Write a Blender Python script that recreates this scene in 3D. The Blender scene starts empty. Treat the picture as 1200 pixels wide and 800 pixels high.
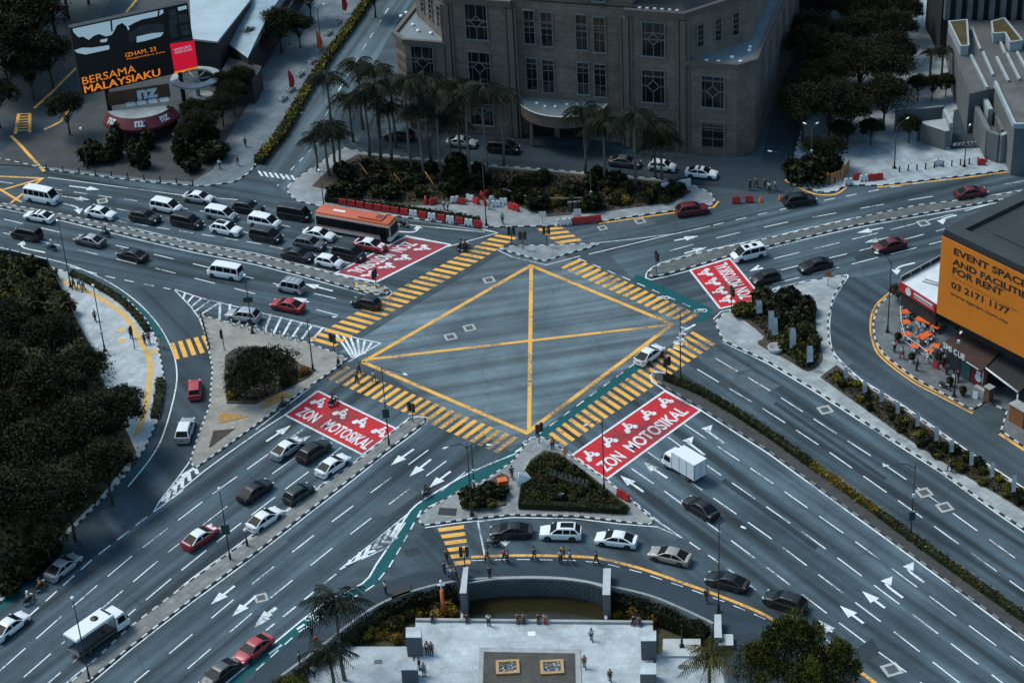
import bpy, bmesh, math, random
from mathutils import Vector, Matrix
from mathutils.geometry import tessellate_polygon
random.seed(7)
R = math.radians
S = bpy.context.scene
COL = S.collection

# ---------------------------------------------------------------- camera
F = 2400.0; CAMH = 139.0
TH = math.atan(F/3800); ROLL = math.atan(220/3800)
ct, st, cr, sr = math.cos(TH), math.sin(TH), math.cos(ROLL), math.sin(ROLL)

def ray(px, py):
    u = (px-600)/F; v = -(py-400)/F
    x = u*cr+v*sr; y = -u*sr+v*cr
    return Vector((x, ct+y*st, -st+y*ct))
def G(px, py, z=0.0):
    """the point of the level plane at height z seen at this pixel of the photograph"""
    d = ray(px, py); t = (z-CAMH)/d.z
    return Vector((d.x*t, d.y*t, z))
def GP(pts, z=0.0): return [G(a, b, z) for a, b in pts]
def height(bx, by, ty):
    """height of an upright whose foot is at (bx,by) and whose top is at row ty"""
    p = G(bx, by); lo, hi = 0.0, 60.0
    for _ in range(40):
        m = (lo+hi)/2
        if proj((p.x, p.y, m))[1] > ty: lo = m
        else: hi = m
    return lo
def proj(p):
    x, y, z = p[0], p[1], p[2]-CAMH
    dep = y*ct - z*st; up = y*st + z*ct
    u = x*cr - up*sr; v = x*sr + up*cr
    return 600+F*u/dep, 400-F*v/dep
cam = bpy.data.cameras.new('camera'); camo = bpy.data.objects.new('camera', cam); COL.objects.link(camo)
cam.sensor_width = 36; cam.lens = F/1200*36; cam.clip_end = 5000; cam.clip_start = 1
fw = Vector((0, ct, -st)); upv = Vector((0, st, ct)); rt = Vector((1, 0, 0))
cx_ = rt*cr - upv*sr; cy_ = rt*sr + upv*cr; cz_ = -fw
M4 = Matrix((cx_, cy_, cz_)).transposed().to_4x4(); M4.translation = (0, 0, CAMH)
camo.matrix_world = M4; S.camera = camo

# ---------------------------------------------------------------- materials
MATS = {}
def mat(name, col, rough=.7, metal=0, coat=0, var=0.0, scale=1.0, emit=0, alpha=None, spec=None, bump=0):
    if name in MATS: return MATS[name]
    m = bpy.data.materials.new(name); m.use_nodes = True; nt = m.node_tree; b = nt.nodes['Principled BSDF']
    c = (*col, 1)
    b.inputs['Base Color'].default_value = c; b.inputs['Roughness'].default_value = rough; b.inputs['Metallic'].default_value = metal
    if coat: b.inputs['Coat Weight'].default_value = coat; b.inputs['Coat Roughness'].default_value = .08
    if spec is not None: b.inputs['Specular IOR Level'].default_value = spec
    if emit: b.inputs['Emission Color'].default_value = c; b.inputs['Emission Strength'].default_value = emit
    if var:
        tc = nt.nodes.new('ShaderNodeTexCoord'); n = nt.nodes.new('ShaderNodeTexNoise'); n.inputs['Scale'].default_value = scale; n.inputs['Detail'].default_value = 6; n.inputs['Roughness'].default_value = .62
        nt.links.new(tc.outputs['Object'], n.inputs['Vector'])
        r = nt.nodes.new('ShaderNodeMapRange'); r.inputs[1].default_value = .3; r.inputs[2].default_value = .7; r.inputs[3].default_value = 1-var; r.inputs[4].default_value = 1+var
        nt.links.new(n.outputs['Fac'], r.inputs[0])
        mx = nt.nodes.new('ShaderNodeVectorMath'); mx.operation = 'SCALE'; mx.inputs[0].default_value = col
        nt.links.new(r.outputs[0], mx.inputs['Scale']); nt.links.new(mx.outputs[0], b.inputs['Base Color'])
        if bump:
            bn = nt.nodes.new('ShaderNodeBump'); bn.inputs['Strength'].default_value = bump; nt.links.new(n.outputs['Fac'], bn.inputs['Height']); nt.links.new(bn.outputs[0], b.inputs['Normal'])
    MATS[name] = m; return m

def asphalt(name, col, ang, streak=.3, patch=.18, lane=3.4):
    """worn asphalt: wheel tracks and oil streaks run along direction ang, patches and stains over it"""
    m = bpy.data.materials.new(name); m.use_nodes = True; nt = m.node_tree; b = nt.nodes['Principled BSDF']; L = nt.links.new
    b.inputs['Roughness'].default_value = .7; b.inputs['Specular IOR Level'].default_value = .22
    tc = nt.nodes.new('ShaderNodeTexCoord')
    mp = nt.nodes.new('ShaderNodeMapping'); mp.inputs['Rotation'].default_value = (0, 0, -ang); L(tc.outputs['Object'], mp.inputs[0])
    ms = nt.nodes.new('ShaderNodeMapping'); ms.inputs['Scale'].default_value = (.018, .62, 1); L(mp.outputs[0], ms.inputs[0])
    def noise(v, sc, det=5, ro=.6):
        n = nt.nodes.new('ShaderNodeTexNoise'); n.inputs['Scale'].default_value = sc; n.inputs['Detail'].default_value = det; n.inputs['Roughness'].default_value = ro; L(v, n.inputs['Vector']); return n.outputs['Fac']
    def rng(v, lo, hi, a=.3, c=.7):
        r = nt.nodes.new('ShaderNodeMapRange'); r.inputs[1].default_value = a; r.inputs[2].default_value = c; r.inputs[3].default_value = lo; r.inputs[4].default_value = hi; L(v, r.inputs[0]); return r.outputs[0]
    def mul(a, c):
        k = nt.nodes.new('ShaderNodeMath'); k.operation = 'MULTIPLY'; L(a, k.inputs[0]); L(c, k.inputs[1]); return k.outputs[0]
    f = mul(rng(noise(ms.outputs[0], 1.0, 2, .5), 1-streak, 1+streak, .34, .66), rng(noise(tc.outputs['Object'], .06, 7, .62), 1-patch, 1+patch, .36, .64))
    f = mul(f, rng(noise(tc.outputs['Object'], .9, 8, .7), .9, 1.1))
    f = mul(f, rng(noise(tc.outputs['Object'], 14, 3), .9, 1.1))
    # thin cracks / tar seams
    vo = nt.nodes.new('ShaderNodeTexVoronoi'); vo.feature = 'DISTANCE_TO_EDGE'; vo.inputs['Scale'].default_value = .085
    wp = nt.nodes.new('ShaderNodeVectorMath'); wp.operation = 'ADD'; nz = nt.nodes.new('ShaderNodeTexNoise'); nz.inputs['Scale'].default_value = .5; nz.inputs['Detail'].default_value = 6
    sc = nt.nodes.new('ShaderNodeVectorMath'); sc.operation = 'SCALE'; sc.inputs['Scale'].default_value = 2.5
    L(tc.outputs['Object'], nz.inputs['Vector']); L(nz.outputs['Color'], sc.inputs[0]); L(tc.outputs['Object'], wp.inputs[0]); L(sc.outputs[0], wp.inputs[1]); L(wp.outputs[0], vo.inputs['Vector'])
    f = mul(f, rng(vo.outputs['Distance'], .80, 1.0, .001, .012))
    mx = nt.nodes.new('ShaderNodeVectorMath'); mx.operation = 'SCALE'; mx.inputs[0].default_value = col
    L(f, mx.inputs['Scale']); L(mx.outputs[0], b.inputs['Base Color'])
    return m

def worn(name, col, amt, under):
    '''road paint with scuffed and flaked patches through which the asphalt shows'''
    m = mat(name, col, .65, var=.14, scale=1.3, spec=.25); nt = m.node_tree; b = nt.nodes['Principled BSDF']; L = nt.links.new; src = b.inputs['Base Color'].links[0].from_socket
    tc = nt.nodes.new('ShaderNodeTexCoord'); n = nt.nodes.new('ShaderNodeTexNoise'); n.inputs['Scale'].default_value = 2.2; n.inputs['Detail'].default_value = 8; n.inputs['Roughness'].default_value = .75; L(tc.outputs['Object'], n.inputs['Vector'])
    n2 = nt.nodes.new('ShaderNodeTexNoise'); n2.inputs['Scale'].default_value = .16; n2.inputs['Detail'].default_value = 4; L(tc.outputs['Object'], n2.inputs['Vector'])
    ad = nt.nodes.new('ShaderNodeMath'); ad.operation = 'ADD'; L(n.outputs['Fac'], ad.inputs[0]); L(n2.outputs['Fac'], ad.inputs[1])
    r = nt.nodes.new('ShaderNodeMapRange'); t = 1.20-amt*.45; r.inputs[1].default_value = t-.08; r.inputs[2].default_value = t+.10; r.inputs[3].default_value = .06; r.inputs[4].default_value = .85; L(ad.outputs[0], r.inputs[0])
    mx = nt.nodes.new('ShaderNodeMix'); mx.data_type = 'RGBA'; mx.inputs[7].default_value = (*under, 1); L(src, mx.inputs[6]); L(r.outputs[0], mx.inputs[0]); L(mx.outputs[2], b.inputs['Base Color']); return m

def slabs(name, col, ang, sx, sy, gap=.02, dark=.6, var=.15, rough=.7):
    """paving slabs / stone blocks with joints"""
    m = bpy.data.materials.new(name); m.use_nodes = True; nt = m.node_tree; b = nt.nodes['Principled BSDF']; L = nt.links.new
    b.inputs['Roughness'].default_value = rough
    tc = nt.nodes.new('ShaderNodeTexCoord'); mp = nt.nodes.new('ShaderNodeMapping'); mp.inputs['Rotation'].default_value = (0, 0, -ang); L(tc.outputs['Object'], mp.inputs[0])
    br = nt.nodes.new('ShaderNodeTexBrick'); br.inputs['Scale'].default_value = 1; br.inputs['Brick Width'].default_value = sx; br.inputs['Row Height'].default_value = sy
    br.inputs['Mortar Size'].default_value = gap; br.offset = .5
    br.inputs['Color1'].default_value = (*[c*(1-var) for c in col], 1); br.inputs['Color2'].default_value = (*[c*(1+var) for c in col], 1); br.inputs['Mortar'].default_value = (*[c*dark for c in col], 1)
    L(mp.outputs[0], br.inputs['Vector'])
    n = nt.nodes.new('ShaderNodeTexNoise'); n.inputs['Scale'].default_value = .35; n.inputs['Detail'].default_value = 7; n.inputs['Roughness'].default_value = .65; L(tc.outputs['Object'], n.inputs['Vector'])
    r = nt.nodes.new('ShaderNodeMapRange'); r.inputs[1].default_value = .3; r.inputs[2].default_value = .7; r.inputs[3].default_value = .60; r.inputs[4].default_value = 1.2; L(n.outputs['Fac'], r.inputs[0])
    mx = nt.nodes.new('ShaderNodeVectorMath'); mx.operation = 'SCALE'; L(br.outputs['Color'], mx.inputs[0]); L(r.outputs[0], mx.inputs['Scale']); L(mx.outputs[0], b.inputs['Base Color'])
    MATS[name] = m; return m

def stone_wall(name, col, sx, sy):
    m = slabs(name, col, 0, sx, sy, .035, .55, .10, .75); nt = m.node_tree
    tc = [n for n in nt.nodes if n.type == 'TEX_COORD'][0]; mp = [n for n in nt.nodes if n.type == 'MAPPING'][0]
    sp = nt.nodes.new('ShaderNodeSeparateXYZ'); ad = nt.nodes.new('ShaderNodeMath'); cb = nt.nodes.new('ShaderNodeCombineXYZ')
    nt.links.new(tc.outputs['Object'], sp.inputs[0]); nt.links.new(sp.outputs[0], ad.inputs[0]); nt.links.new(sp.outputs[1], ad.inputs[1]); nt.links.new(ad.outputs[0], cb.inputs[0]); nt.links.new(sp.outputs[2], cb.inputs[1]); nt.links.new(cb.outputs[0], mp.inputs[0])
    return m

def leafmat(name, col, var=.5):
    m = bpy.data.materials.new(name); m.use_nodes = True; nt = m.node_tree; b = nt.nodes['Principled BSDF']; L = nt.links.new
    b.inputs['Roughness'].default_value = .6; b.inputs['Specular IOR Level'].default_value = .12
    g = nt.nodes.new('ShaderNodeNewGeometry'); hs = nt.nodes.new('ShaderNodeHueSaturation'); hs.inputs['Color'].default_value = (*col, 1)
    r = nt.nodes.new('ShaderNodeMapRange'); r.inputs[3].default_value = 1-var; r.inputs[4].default_value = 1+var; L(g.outputs['Random Per Island'], r.inputs[0]); L(r.outputs[0], hs.inputs['Value'])
    r2 = nt.nodes.new('ShaderNodeMapRange'); r2.inputs[3].default_value = .48; r2.inputs[4].default_value = .535
    oi = nt.nodes.new('ShaderNodeObjectInfo'); a = nt.nodes.new('ShaderNodeMath'); a.operation = 'ADD'; fr = nt.nodes.new('ShaderNodeMath'); fr.operation = 'FRACT'
    L(g.outputs['Random Per Island'], a.inputs[0]); L(oi.outputs['Random'], a.inputs[1]); L(a.outputs[0], fr.inputs[0]); L(fr.outputs[0], r2.inputs[0]); L(r2.outputs[0], hs.inputs['Hue'])
    L(hs.outputs[0], b.inputs['Base Color']); MATS[name] = m; return m

# ---------------------------------------------------------------- mesh builder
class MB:
    def __init__(s): s.v = []; s.f = []; s.m = []; s.sm = []
    def add(s, vs, fs, mi=0, smooth=False):
        o = len(s.v); s.v += [tuple(v) for v in vs]
        for f in fs: s.f.append([o+i for i in f]); s.m.append(mi); s.sm.append(smooth)
        return s
    def poly(s, pts, z=None, mi=0):
        P = [Vector((p[0], p[1], p[2] if z is None else z)) for p in pts]
        if len(P) <= 4: 
            if len(P) == 4 or len(P) == 3:
                n = (P[1]-P[0]).cross(P[2]-P[0])
                # keep upward faces upward for level sheets
                idx = list(range(len(P)))
                if z is not None and n.z < 0: idx.reverse()
                return s.add(P, [idx], mi)
        T = tessellate_polygon([P]); fs = []
        for t in T:
            a, b, c = (P[i] for i in t)
            fs.append(tuple(t) if (z is None or (b-a).cross(c-a).z > 0) else tuple(reversed(t)))
        return s.add(P, fs, mi)
    def prism(s, pts, z0, z1, mi=0, mtop=None, bottom=False):
        n = len(pts); A = sum(pts[i][0]*pts[(i+1) % n][1]-pts[(i+1) % n][0]*pts[i][1] for i in range(n))
        if A < 0: pts = list(reversed(pts))
        s.poly(pts, z1, mi if mtop is None else mtop)
        if bottom: s.add([(p[0], p[1], z0) for p in pts], [t for t in tessellate_polygon([[Vector((p[0], p[1], 0)) for p in pts]])], mi)
        for i in range(n):
            a, b = pts[i], pts[(i+1) % n]
            s.add([(a[0], a[1], z0), (b[0], b[1], z0), (b[0], b[1], z1), (a[0], a[1], z1)], [(0, 1, 2, 3)], mi)
        return s
    def box(s, c, d, rz=0, mi=0, M=None):
        x, y, z = d[0]/2, d[1]/2, d[2]/2; ca, sa = math.cos(rz), math.sin(rz); V = []
        for i in (-1, 1):
            for j in (-1, 1):
                for k in (-1, 1):
                    a, b, e = i*x, j*y, k*z
                    p = Vector((c[0]+a*ca-b*sa, c[1]+a*sa+b*ca, c[2]+e))
                    V.append(M @ p if M else p)
        return s.add(V, [(0, 1, 3, 2), (4, 6, 7, 5), (0, 4, 5, 1), (2, 3, 7, 6), (0, 2, 6, 4), (1, 5, 7, 3)], mi)
    def tube(s, pts, r, n=8, mi=0, cap=True, smooth=True):
        P = [Vector(p) for p in pts]; rs = r if isinstance(r, (list, tuple)) else [r]*len(P); V = []; Fs = []
        for i, p in enumerate(P):
            t = (P[min(i+1, len(P)-1)]-P[max(i-1, 0)]).normalized()
            a = t.cross(Vector((0, 0, 1)) if abs(t.z) < .9 else Vector((1, 0, 0))).normalized(); b = t.cross(a)
            for k in range(n):
                q = 2*math.pi*k/n; V.append(p+(a*math.cos(q)+b*math.sin(q))*rs[i])
        for i in range(len(P)-1):
            for k in range(n): Fs.append((i*n+k, i*n+(k+1) % n, (i+1)*n+(k+1) % n, (i+1)*n+k))
        s.add(V, Fs, mi, smooth)
        if cap:
            o = len(s.v)-len(V)
            s.f.append([o+k for k in reversed(range(n))]); s.f.append([o+(len(P)-1)*n+k for k in range(n)]); s.m += [mi, mi]; s.sm += [False, False]
        return s
    def lathe(s, prof, c=(0, 0, 0), n=12, mi=0, smooth=True):
        V = []; Fs = []
        for (r, z) in prof:
            for k in range(n):
                q = 2*math.pi*k/n; V.append((c[0]+r*math.cos(q), c[1]+r*math.sin(q), c[2]+z))
        for i in range(len(prof)-1):
            for k in range(n): Fs.append((i*n+k, i*n+(k+1) % n, (i+1)*n+(k+1) % n, (i+1)*n+k))
        return s.add(V, Fs, mi, smooth)
    def ball(s, c, r, n=10, mi=0, sq=(1, 1, 1)):
        prof = []
        V = []; Fs = []; h = n//2
        for i in range(h+1):
            a = math.pi*i/h
            for k in range(n):
                q = 2*math.pi*k/n; V.append((c[0]+r*sq[0]*math.sin(a)*math.cos(q), c[1]+r*sq[1]*math.sin(a)*math.sin(q), c[2]-r*sq[2]*math.cos(a)))
        for i in range(h):
            for k in range(n): Fs.append((i*n+k, i*n+(k+1) % n, (i+1)*n+(k+1) % n, (i+1)*n+k))
        return s.add(V, Fs, mi, True)
    def strip(s, pts, w, z, mi=0, off=0):
        """flat ribbon of width w along a level polyline"""
        P = [Vector((p[0], p[1])) for p in pts]; V = []
        for i, p in enumerate(P):
            d0 = (P[i]-P[i-1]).normalized() if i else None; d1 = (P[i+1]-P[i]).normalized() if i < len(P)-1 else None
            if d0 is None: d0 = d1
            if d1 is None: d1 = d0
            nrm = Vector((-(d0+d1).y, (d0+d1).x)).normalized(); k = 1/max(.4, nrm.dot(Vector((-d1.y, d1.x))))
            V += [(*(p+nrm*(w/2+off)*k), z), (*(p-nrm*(w/2-off)*k), z)]
        return s.add(V, [(2*i+1, 2*i+3, 2*i+2, 2*i) for i in range(len(P)-1)], mi)
    def mesh(s, name, mats, sharp=None):
        me = bpy.data.meshes.new(name); me.from_pydata(s.v, [], s.f); me.update()
        for x in (mats if isinstance(mats, (list, tuple)) else [mats]): me.materials.append(x)
        me.polygons.foreach_set('material_index', s.m); me.polygons.foreach_set('use_smooth', s.sm)
        if sharp: me.polygons.foreach_set('use_smooth', [True]*len(s.f)); me.set_sharp_from_angle(angle=R(sharp))
        return me
    def build(s, name, mats, parent=None, loc=None, rz=0, sharp=None):
        return link(name, s.mesh(name, mats, sharp), parent, loc, rz)
def link(name, me, parent=None, loc=None, rz=0):
    o = bpy.data.objects.new(name, me); COL.objects.link(o)
    if parent: o.parent = parent
    if loc is not None: o.location = loc
    o.rotation_euler.z = rz; return o
def tag(o, label=None, cat=None, group=None, kind=None):
    if label: o['label'] = label
    if cat: o['category'] = cat
    if group: o['group'] = group
    if kind: o['kind'] = kind
    return o
def struct(o): o['kind'] = 'structure'; return o
def empty(name, loc=(0, 0, 0), rz=0, label=None, cat=None, group=None):
    o = bpy.data.objects.new(name, None); COL.objects.link(o); o.location = loc; o.rotation_euler.z = rz; o.empty_display_size = .3
    return tag(o, label, cat, group)
KIDS = {}
def kids(o): return list(o.children)
def copy_tree(o, parent=None):
    c = o.copy(); COL.objects.link(c); c.parent = parent
    for ch in list(o.children): copy_tree(ch, c)
    return c
def sm(pts, n=6, closed=False):
    """smooth curve through points (Catmull-Rom)"""
    P = [Vector(p[:2]) for p in pts]; out = []; N = len(P)
    for i in range(N if closed else N-1):
        a, b, c, d = (P[(i-1) % N], P[i], P[(i+1) % N], P[(i+2) % N]) if closed else (P[max(i-1, 0)], P[i], P[i+1], P[min(i+2, N-1)])
        for k in range(n):
            t = k/n; out.append(.5*((2*b)+(c-a)*t+(2*a-5*b+4*c-d)*t*t+(3*b-a-3*c+d)*t**3))
    if not closed: out.append(P[-1])
    return [tuple(p) for p in out]
def resample(P, step):
    P = [Vector(p[:2]) for p in P]; out = [P[0].copy()]; acc = 0
    tot = sum((P[i+1]-P[i]).length for i in range(len(P)-1)); n = max(1, round(tot/step)); step = tot/n; tgt = step
    for i in range(len(P)-1):
        l = (P[i+1]-P[i]).length
        while l > 1e-9 and acc+l >= tgt-1e-6 and len(out) <= n:
            out.append(P[i].lerp(P[i+1], (tgt-acc)/l)); tgt += step
        acc += l
    return out
def area2(P): return sum(P[i][0]*P[(i+1) % len(P)][1]-P[(i+1) % len(P)][0]*P[i][1] for i in range(len(P)))
# ================================================================= ground, roads, islands, markings
asph = asphalt('asphalt', (.050, .072, .086), 0, .2)
A_SW = asphalt('asphalt_sw', (.052, .077, .094), R(52.5), .52, .3)
A_SE = asphalt('asphalt_se', (.056, .082, .100), R(-57), .58, .3)
A_NW = asphalt('asphalt_nw', (.047, .070, .086), R(-26), .5, .28)
A_NE = asphalt('asphalt_ne', (.056, .082, .098), R(19), .5, .28)
A_N = asphalt('asphalt_n', (.070, .102, .122), R(75), .35)
A_CUR = asphalt('asphalt_curve', (.046, .068, .084), R(-60), .35, .25)
A_BOX = asphalt('asphalt_box', (.096, .130, .147), R(10), .34, .36)
A_FOOT = asphalt('asphalt_foot', (.030, .045, .060), R(-10), .1, .12)
chrome = mat("chrome", (.6, .62, .63), .2, metal=.9, var=.05)
white = worn('road_paint_white', (.72, .76, .78), .24, (.06, .08, .09))
white_l = worn('road_lettering_white', (.66, .69, .70), .06, (.30, .12, .12))
yellow = worn('road_paint_yellow', (.84, .42, .075), .30, (.09, .10, .10))
redp = worn('road_paint_red', (.54, .018, .026), .30, (.12, .04, .045)); redp2 = worn('road_paint_red_worn', (.36, .035, .055), .40, (.10, .07, .08))
greenp = worn('bike_lane_green', (.002, .080, .088), .0, (.008, .055, .062))
kw = mat('kerb_white', (.50, .52, .52), .7, var=.2, scale=2)
kb = mat('kerb_black', (.022, .024, .026), .7, var=.2, scale=2)
ky = mat('kerb_yellow', (.72, .40, .06), .7, var=.2, scale=2)
pav = slabs('paving', (.26, .285, .30), R(20), .9, .9, .03, .72, .10)
pav_l = slabs('paving_pale', (.42, .46, .48), R(60), 1.2, 1.2, .03, .75, .10)
pav_w = slabs('paving_warm', (.30, .285, .25), R(52), .6, .6, .03, .75, .10)
pav_b = slabs('paving_bright', (.34, .39, .415), R(19), 3.0, 2.4, .05, .62, .12)
conc = mat('concrete', (.30, .315, .32), .8, var=.22, scale=.6)
conc_d = mat('concrete_dark', (.12, .13, .135), .8, var=.3, scale=.5)
soil = mat('soil', (.055, .045, .032), .95, var=.4, scale=1.2)
soil_o = mat('soil_orange', (.38, .20, .06), .95, var=.3, scale=1.5)
tac = mat('tactile_yellow', (.62, .38, .12), .8, var=.15, scale=2)
grassm = mat('grass', (.035, .042, .014), .95, var=.55, scale=1.3)

# plaza sunk 1.6 m below the footpath: its outline at footpath level
PZ = -1.6
HOLE = sm([(330, 792), (375, 759), (420, 724), (452, 705), (487, 692), (537, 681), (600, 677), (660, 678), (712, 687), (760, 698), (800, 714), (836, 731)], 6)
HOLEW = [tuple(G(*p)) for p in HOLE] + GP([(850, 790), (856, 850), (300, 850), (318, 802)])
HOLEW = [Vector((p[0], p[1], 0)) for p in HOLEW]
big = [Vector(p) for p in ((-1500, 60, 0), (1500, 60, 0), (1500, 3500, 0), (-1500, 3500, 0))]
g = MB(); T = tessellate_polygon([big, HOLEW]); allv = big+HOLEW
g.add([(v.x, v.y, -.004) for v in allv], [t if ((allv[t[1]]-allv[t[0]]).cross(allv[t[2]]-allv[t[0]])).z > 0 else tuple(reversed(t)) for t in T])
struct(g.build('ground', asph))

def sheet(name, pts, m, z=0, s=0):
    P = GP(sm(pts, s) if s else pts); b = MB(); b.poly(P, z); return struct(b.build(name, m))
sheet('road', [(-60, 225), (60, 200), (300, 197), (345, 236), (460, 256), (583, 268), (385, 398), (233, 372), (205, 338), (0, 286), (-60, 272)], A_NW, .001)
sheet('road', [(583, 268), (640, 286), (703, 288), (745, 330), (830, 372), (893, 352), (990, 324), (1060, 327), (1260, 280), (1260, 178), (838, 246), (702, 262), (600, 267)], A_NE, .002)
sheet('road', [(403, 428), (606, 532), (495, 600), (330, 745), (240, 830), (-60, 830), (-60, 770), (60, 648), (180, 598), (334, 485)], A_SW, .003)
sheet('road', [(641, 512), (825, 392), (900, 425), (1300, 690), (1300, 900), (1150, 880), (905, 716), (770, 612), (700, 558), (667, 535)], A_SE, .004)
sheet('road', [(300, 197), (332, 157), (362, 105), (430, 10), (470, -60), (520, -60), (455, 45), (420, 110), (385, 168), (352, 205), (342, 232)], A_N, .0045)
sheet('road', [(205, 342), (240, 393), (250, 430), (246, 475), (225, 545), (180, 599), (100, 660), (60, 650), (140, 580), (178, 532), (205, 457), (206, 425), (196, 399), (162, 355), (130, 332)], A_CUR, .005)
sheet('road', [(992, 325), (977, 347), (970, 375), (971, 400), (978, 418), (1007, 446), (1050, 472), (1125, 525), (1300, 640), (1300, 580), (1171, 506), (1140, 482), (1100, 461), (1070, 445), (1035, 418), (1024, 400), (1021, 380), (1027, 358), (1052, 336), (1062, 326)], A_CUR, .0055)
sheet('road', [(415, 172), (700, 203), (860, 222), (925, 228), (945, 205), (990, 20), (960, -60), (930, -60), (935, 0), (892, 190), (840, 188), (480, 152), (430, 150)], A_FOOT, .0035)
sheet('road', [(430, 425), (600, 530), (620, 512), (640, 510), (812, 386), (752, 345), (660, 300), (625, 292), (590, 296), (480, 362), (398, 412)], A_BOX, .0065)
sheet('road', [(500, 618), (600, 606), (675, 607), (725, 613), (767, 613), (905, 716), (1030, 802), (1010, 802), (895, 719), (800, 682), (705, 654), (600, 650), (545, 654), (517, 664), (475, 672), (455, 665)], A_CUR, .0057)
sheet('footpath', [(300, 787), (350, 743), (400, 710), (442, 687), (475, 674), (517, 666), (552, 655), (600, 652.5), (670, 653.5), (705, 656.5), (750, 667.5), (800, 684.5), (850, 702.5), (895, 721.5), (935, 745), (1000, 790), (1090, 860), (860, 860), (852, 790), (836, 729), (800, 712), (760, 696), (712, 685), (660, 676), (600, 675), (537, 679), (487, 690), (452, 703), (420, 722), (375, 757), (330, 790), (318, 800), (270, 830)], A_FOOT, .010)

# ---------------------------------------------------------------- raised islands with chequered kerbs
def kerb(P, mats, block=.62, w=.20, h=.145, closed=True, name='kerb'):
    Q = resample(list(P)+([P[0]] if closed else []), block); b = MB()
    ccw = area2([tuple(q) for q in Q]) > 0
    for i in range(len(Q)-1):
        a, c = Q[i], Q[i+1]; d = (c-a)
        if d.length < .02: continue
        d.normalize(); n = Vector((-d.y, d.x))*(w/2)
        b.prism([a-n, c-n, c+n, a+n], 0, h+.0015*(i % 2), i % len(mats))
    return struct(b.build(name, mats))
def island(name, px, top, h=.125, block=.62, mats=None, smooth=0, kw_=True):
    P = GP(sm(px, smooth, True) if smooth else px)
    P = [(p[0], p[1]) for p in P]
    b = MB(); b.prism(P, 0, h); struct(b.build(name, top))
    if kw_: kerb(P, mats or [kw, kb], block)
def bed(name, px, m, z=.20, smooth=0, z0=.1):
    P = GP(sm(px, smooth, True) if smooth else px); b = MB(); b.prism([(p.x, p.y) for p in P], z0, z); return struct(b.build(name, m))

# north-west divider
island('median', [(-60, 228), (0, 238.5), (75, 252), (150, 269), (225, 286), (300, 300), (375, 317.5), (412, 327.5), (445, 335), (456, 340), (454, 345), (440, 346), (415, 339), (375, 327.5), (300, 308), (225, 293), (150, 275), (75, 257), (0, 242), (-60, 231)], mat('median_grey_b', (.13, .14, .145), .9, var=.35, scale=.9), block=.8)
# south-west divider
island('median', [(491, 489), (498, 490), (499, 493), (475, 512), (450, 530), (412, 560), (360, 600), (300, 647), (225, 702), (150, 760), (110, 793), (40, 850), (20, 850), (88, 796), (150, 737), (225, 680), (300, 627), (336, 600), (375, 572), (425, 536), (460, 507), (481, 491)], slabs('paving_median', (.20, .205, .20), R(52.5), 1.6, .8, .04, .6), block=.8)
# south-east divider (planted)
island('median', [(765, 438), (773, 438), (785, 443), (820, 458), (860, 482), (900, 508), (950, 544), (1030, 601), (1085, 641), (1200, 723), (1320, 808), (1300, 812), (1200, 747), (1075, 655), (996, 598), (900, 528), (821, 478), (780, 454), (767, 444)], mat('median_dark', (.045, .047, .046), .9, var=.3, scale=.8), block=.9, mats=[mat('kerb_grey', (.16, .17, .17), .8, var=.2), kb])
# north-east divider
island('median', [(760, 319), (765, 315), (775, 310), (825, 296), (900, 280), (1000, 257), (1075, 241), (1150, 232.5), (1240, 217), (1240, 222), (1137, 241), (1000, 265), (900, 289), (855, 300), (812, 313), (775, 323), (763, 325)], mat('median_grey', (.10, .11, .11), .9, var=.35, scale=.9), block=.8)
# small triangle at the top of the junction
island('traffic_island', [(585, 292), (604, 288.5), (640, 288), (683, 286.5), (703, 286), (690, 291), (661, 299), (638, 307), (612, 300)], pav, block=.7)
# east corner island
F_E = [(838, 378), (850, 366), (893, 354), (905, 341), (942, 331), (985, 323.5), (991, 325), (977, 347), (970, 375), (971, 400), (978, 418), (1007, 446), (1050, 472), (1125, 525), (1200, 575), (1330, 660), (1330, 712), (1200, 620), (1165, 597), (1100, 550), (1025, 502), (950, 454), (900, 424), (847, 399)]
island('pavement', F_E, slabs('paving_east', (.32, .345, .355), R(-57), 1.6, 1.2, .04, .7), block=.85)
bed('planting_bed', [(863, 367), (880, 356), (905, 346), (935, 346), (955, 353), (956, 375), (957, 395), (964, 418), (960, 428), (946, 436), (925, 424), (888, 404), (895, 395)], soil, .22, 3)
bed('planting_bed', [(961, 443), (980, 429), (992, 438), (1006, 449), (1050, 475), (1125, 528), (1200, 578), (1330, 664), (1330, 690), (1200, 600), (1175, 584), (1112, 547), (1050, 506)], soil, .22)
# south island
S_I = [(622, 513.5), (632, 512), (645, 517), (669, 535), (711, 563), (767, 611), (761, 615), (725, 611), (675, 605), (600, 603.5), (537, 610), (496, 616), (489, 608), (500, 598), (540, 575), (570, 562), (601, 541)]
island('pavement', S_I, slabs('paving_south', (.27, .28, .28), R(10), .5, .5, .03, .75), block=.6)
bed('planting_bed', [(541, 597), (542, 585), (553, 576), (570, 566), (588, 556), (596, 560), (593, 593), (565, 597)], soil, .28)
bed('planting_bed', [(607, 593), (612, 558), (622, 541), (638, 530), (655, 533), (690, 558), (738, 596), (736, 600), (670, 595)], grassm, .35)
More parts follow.
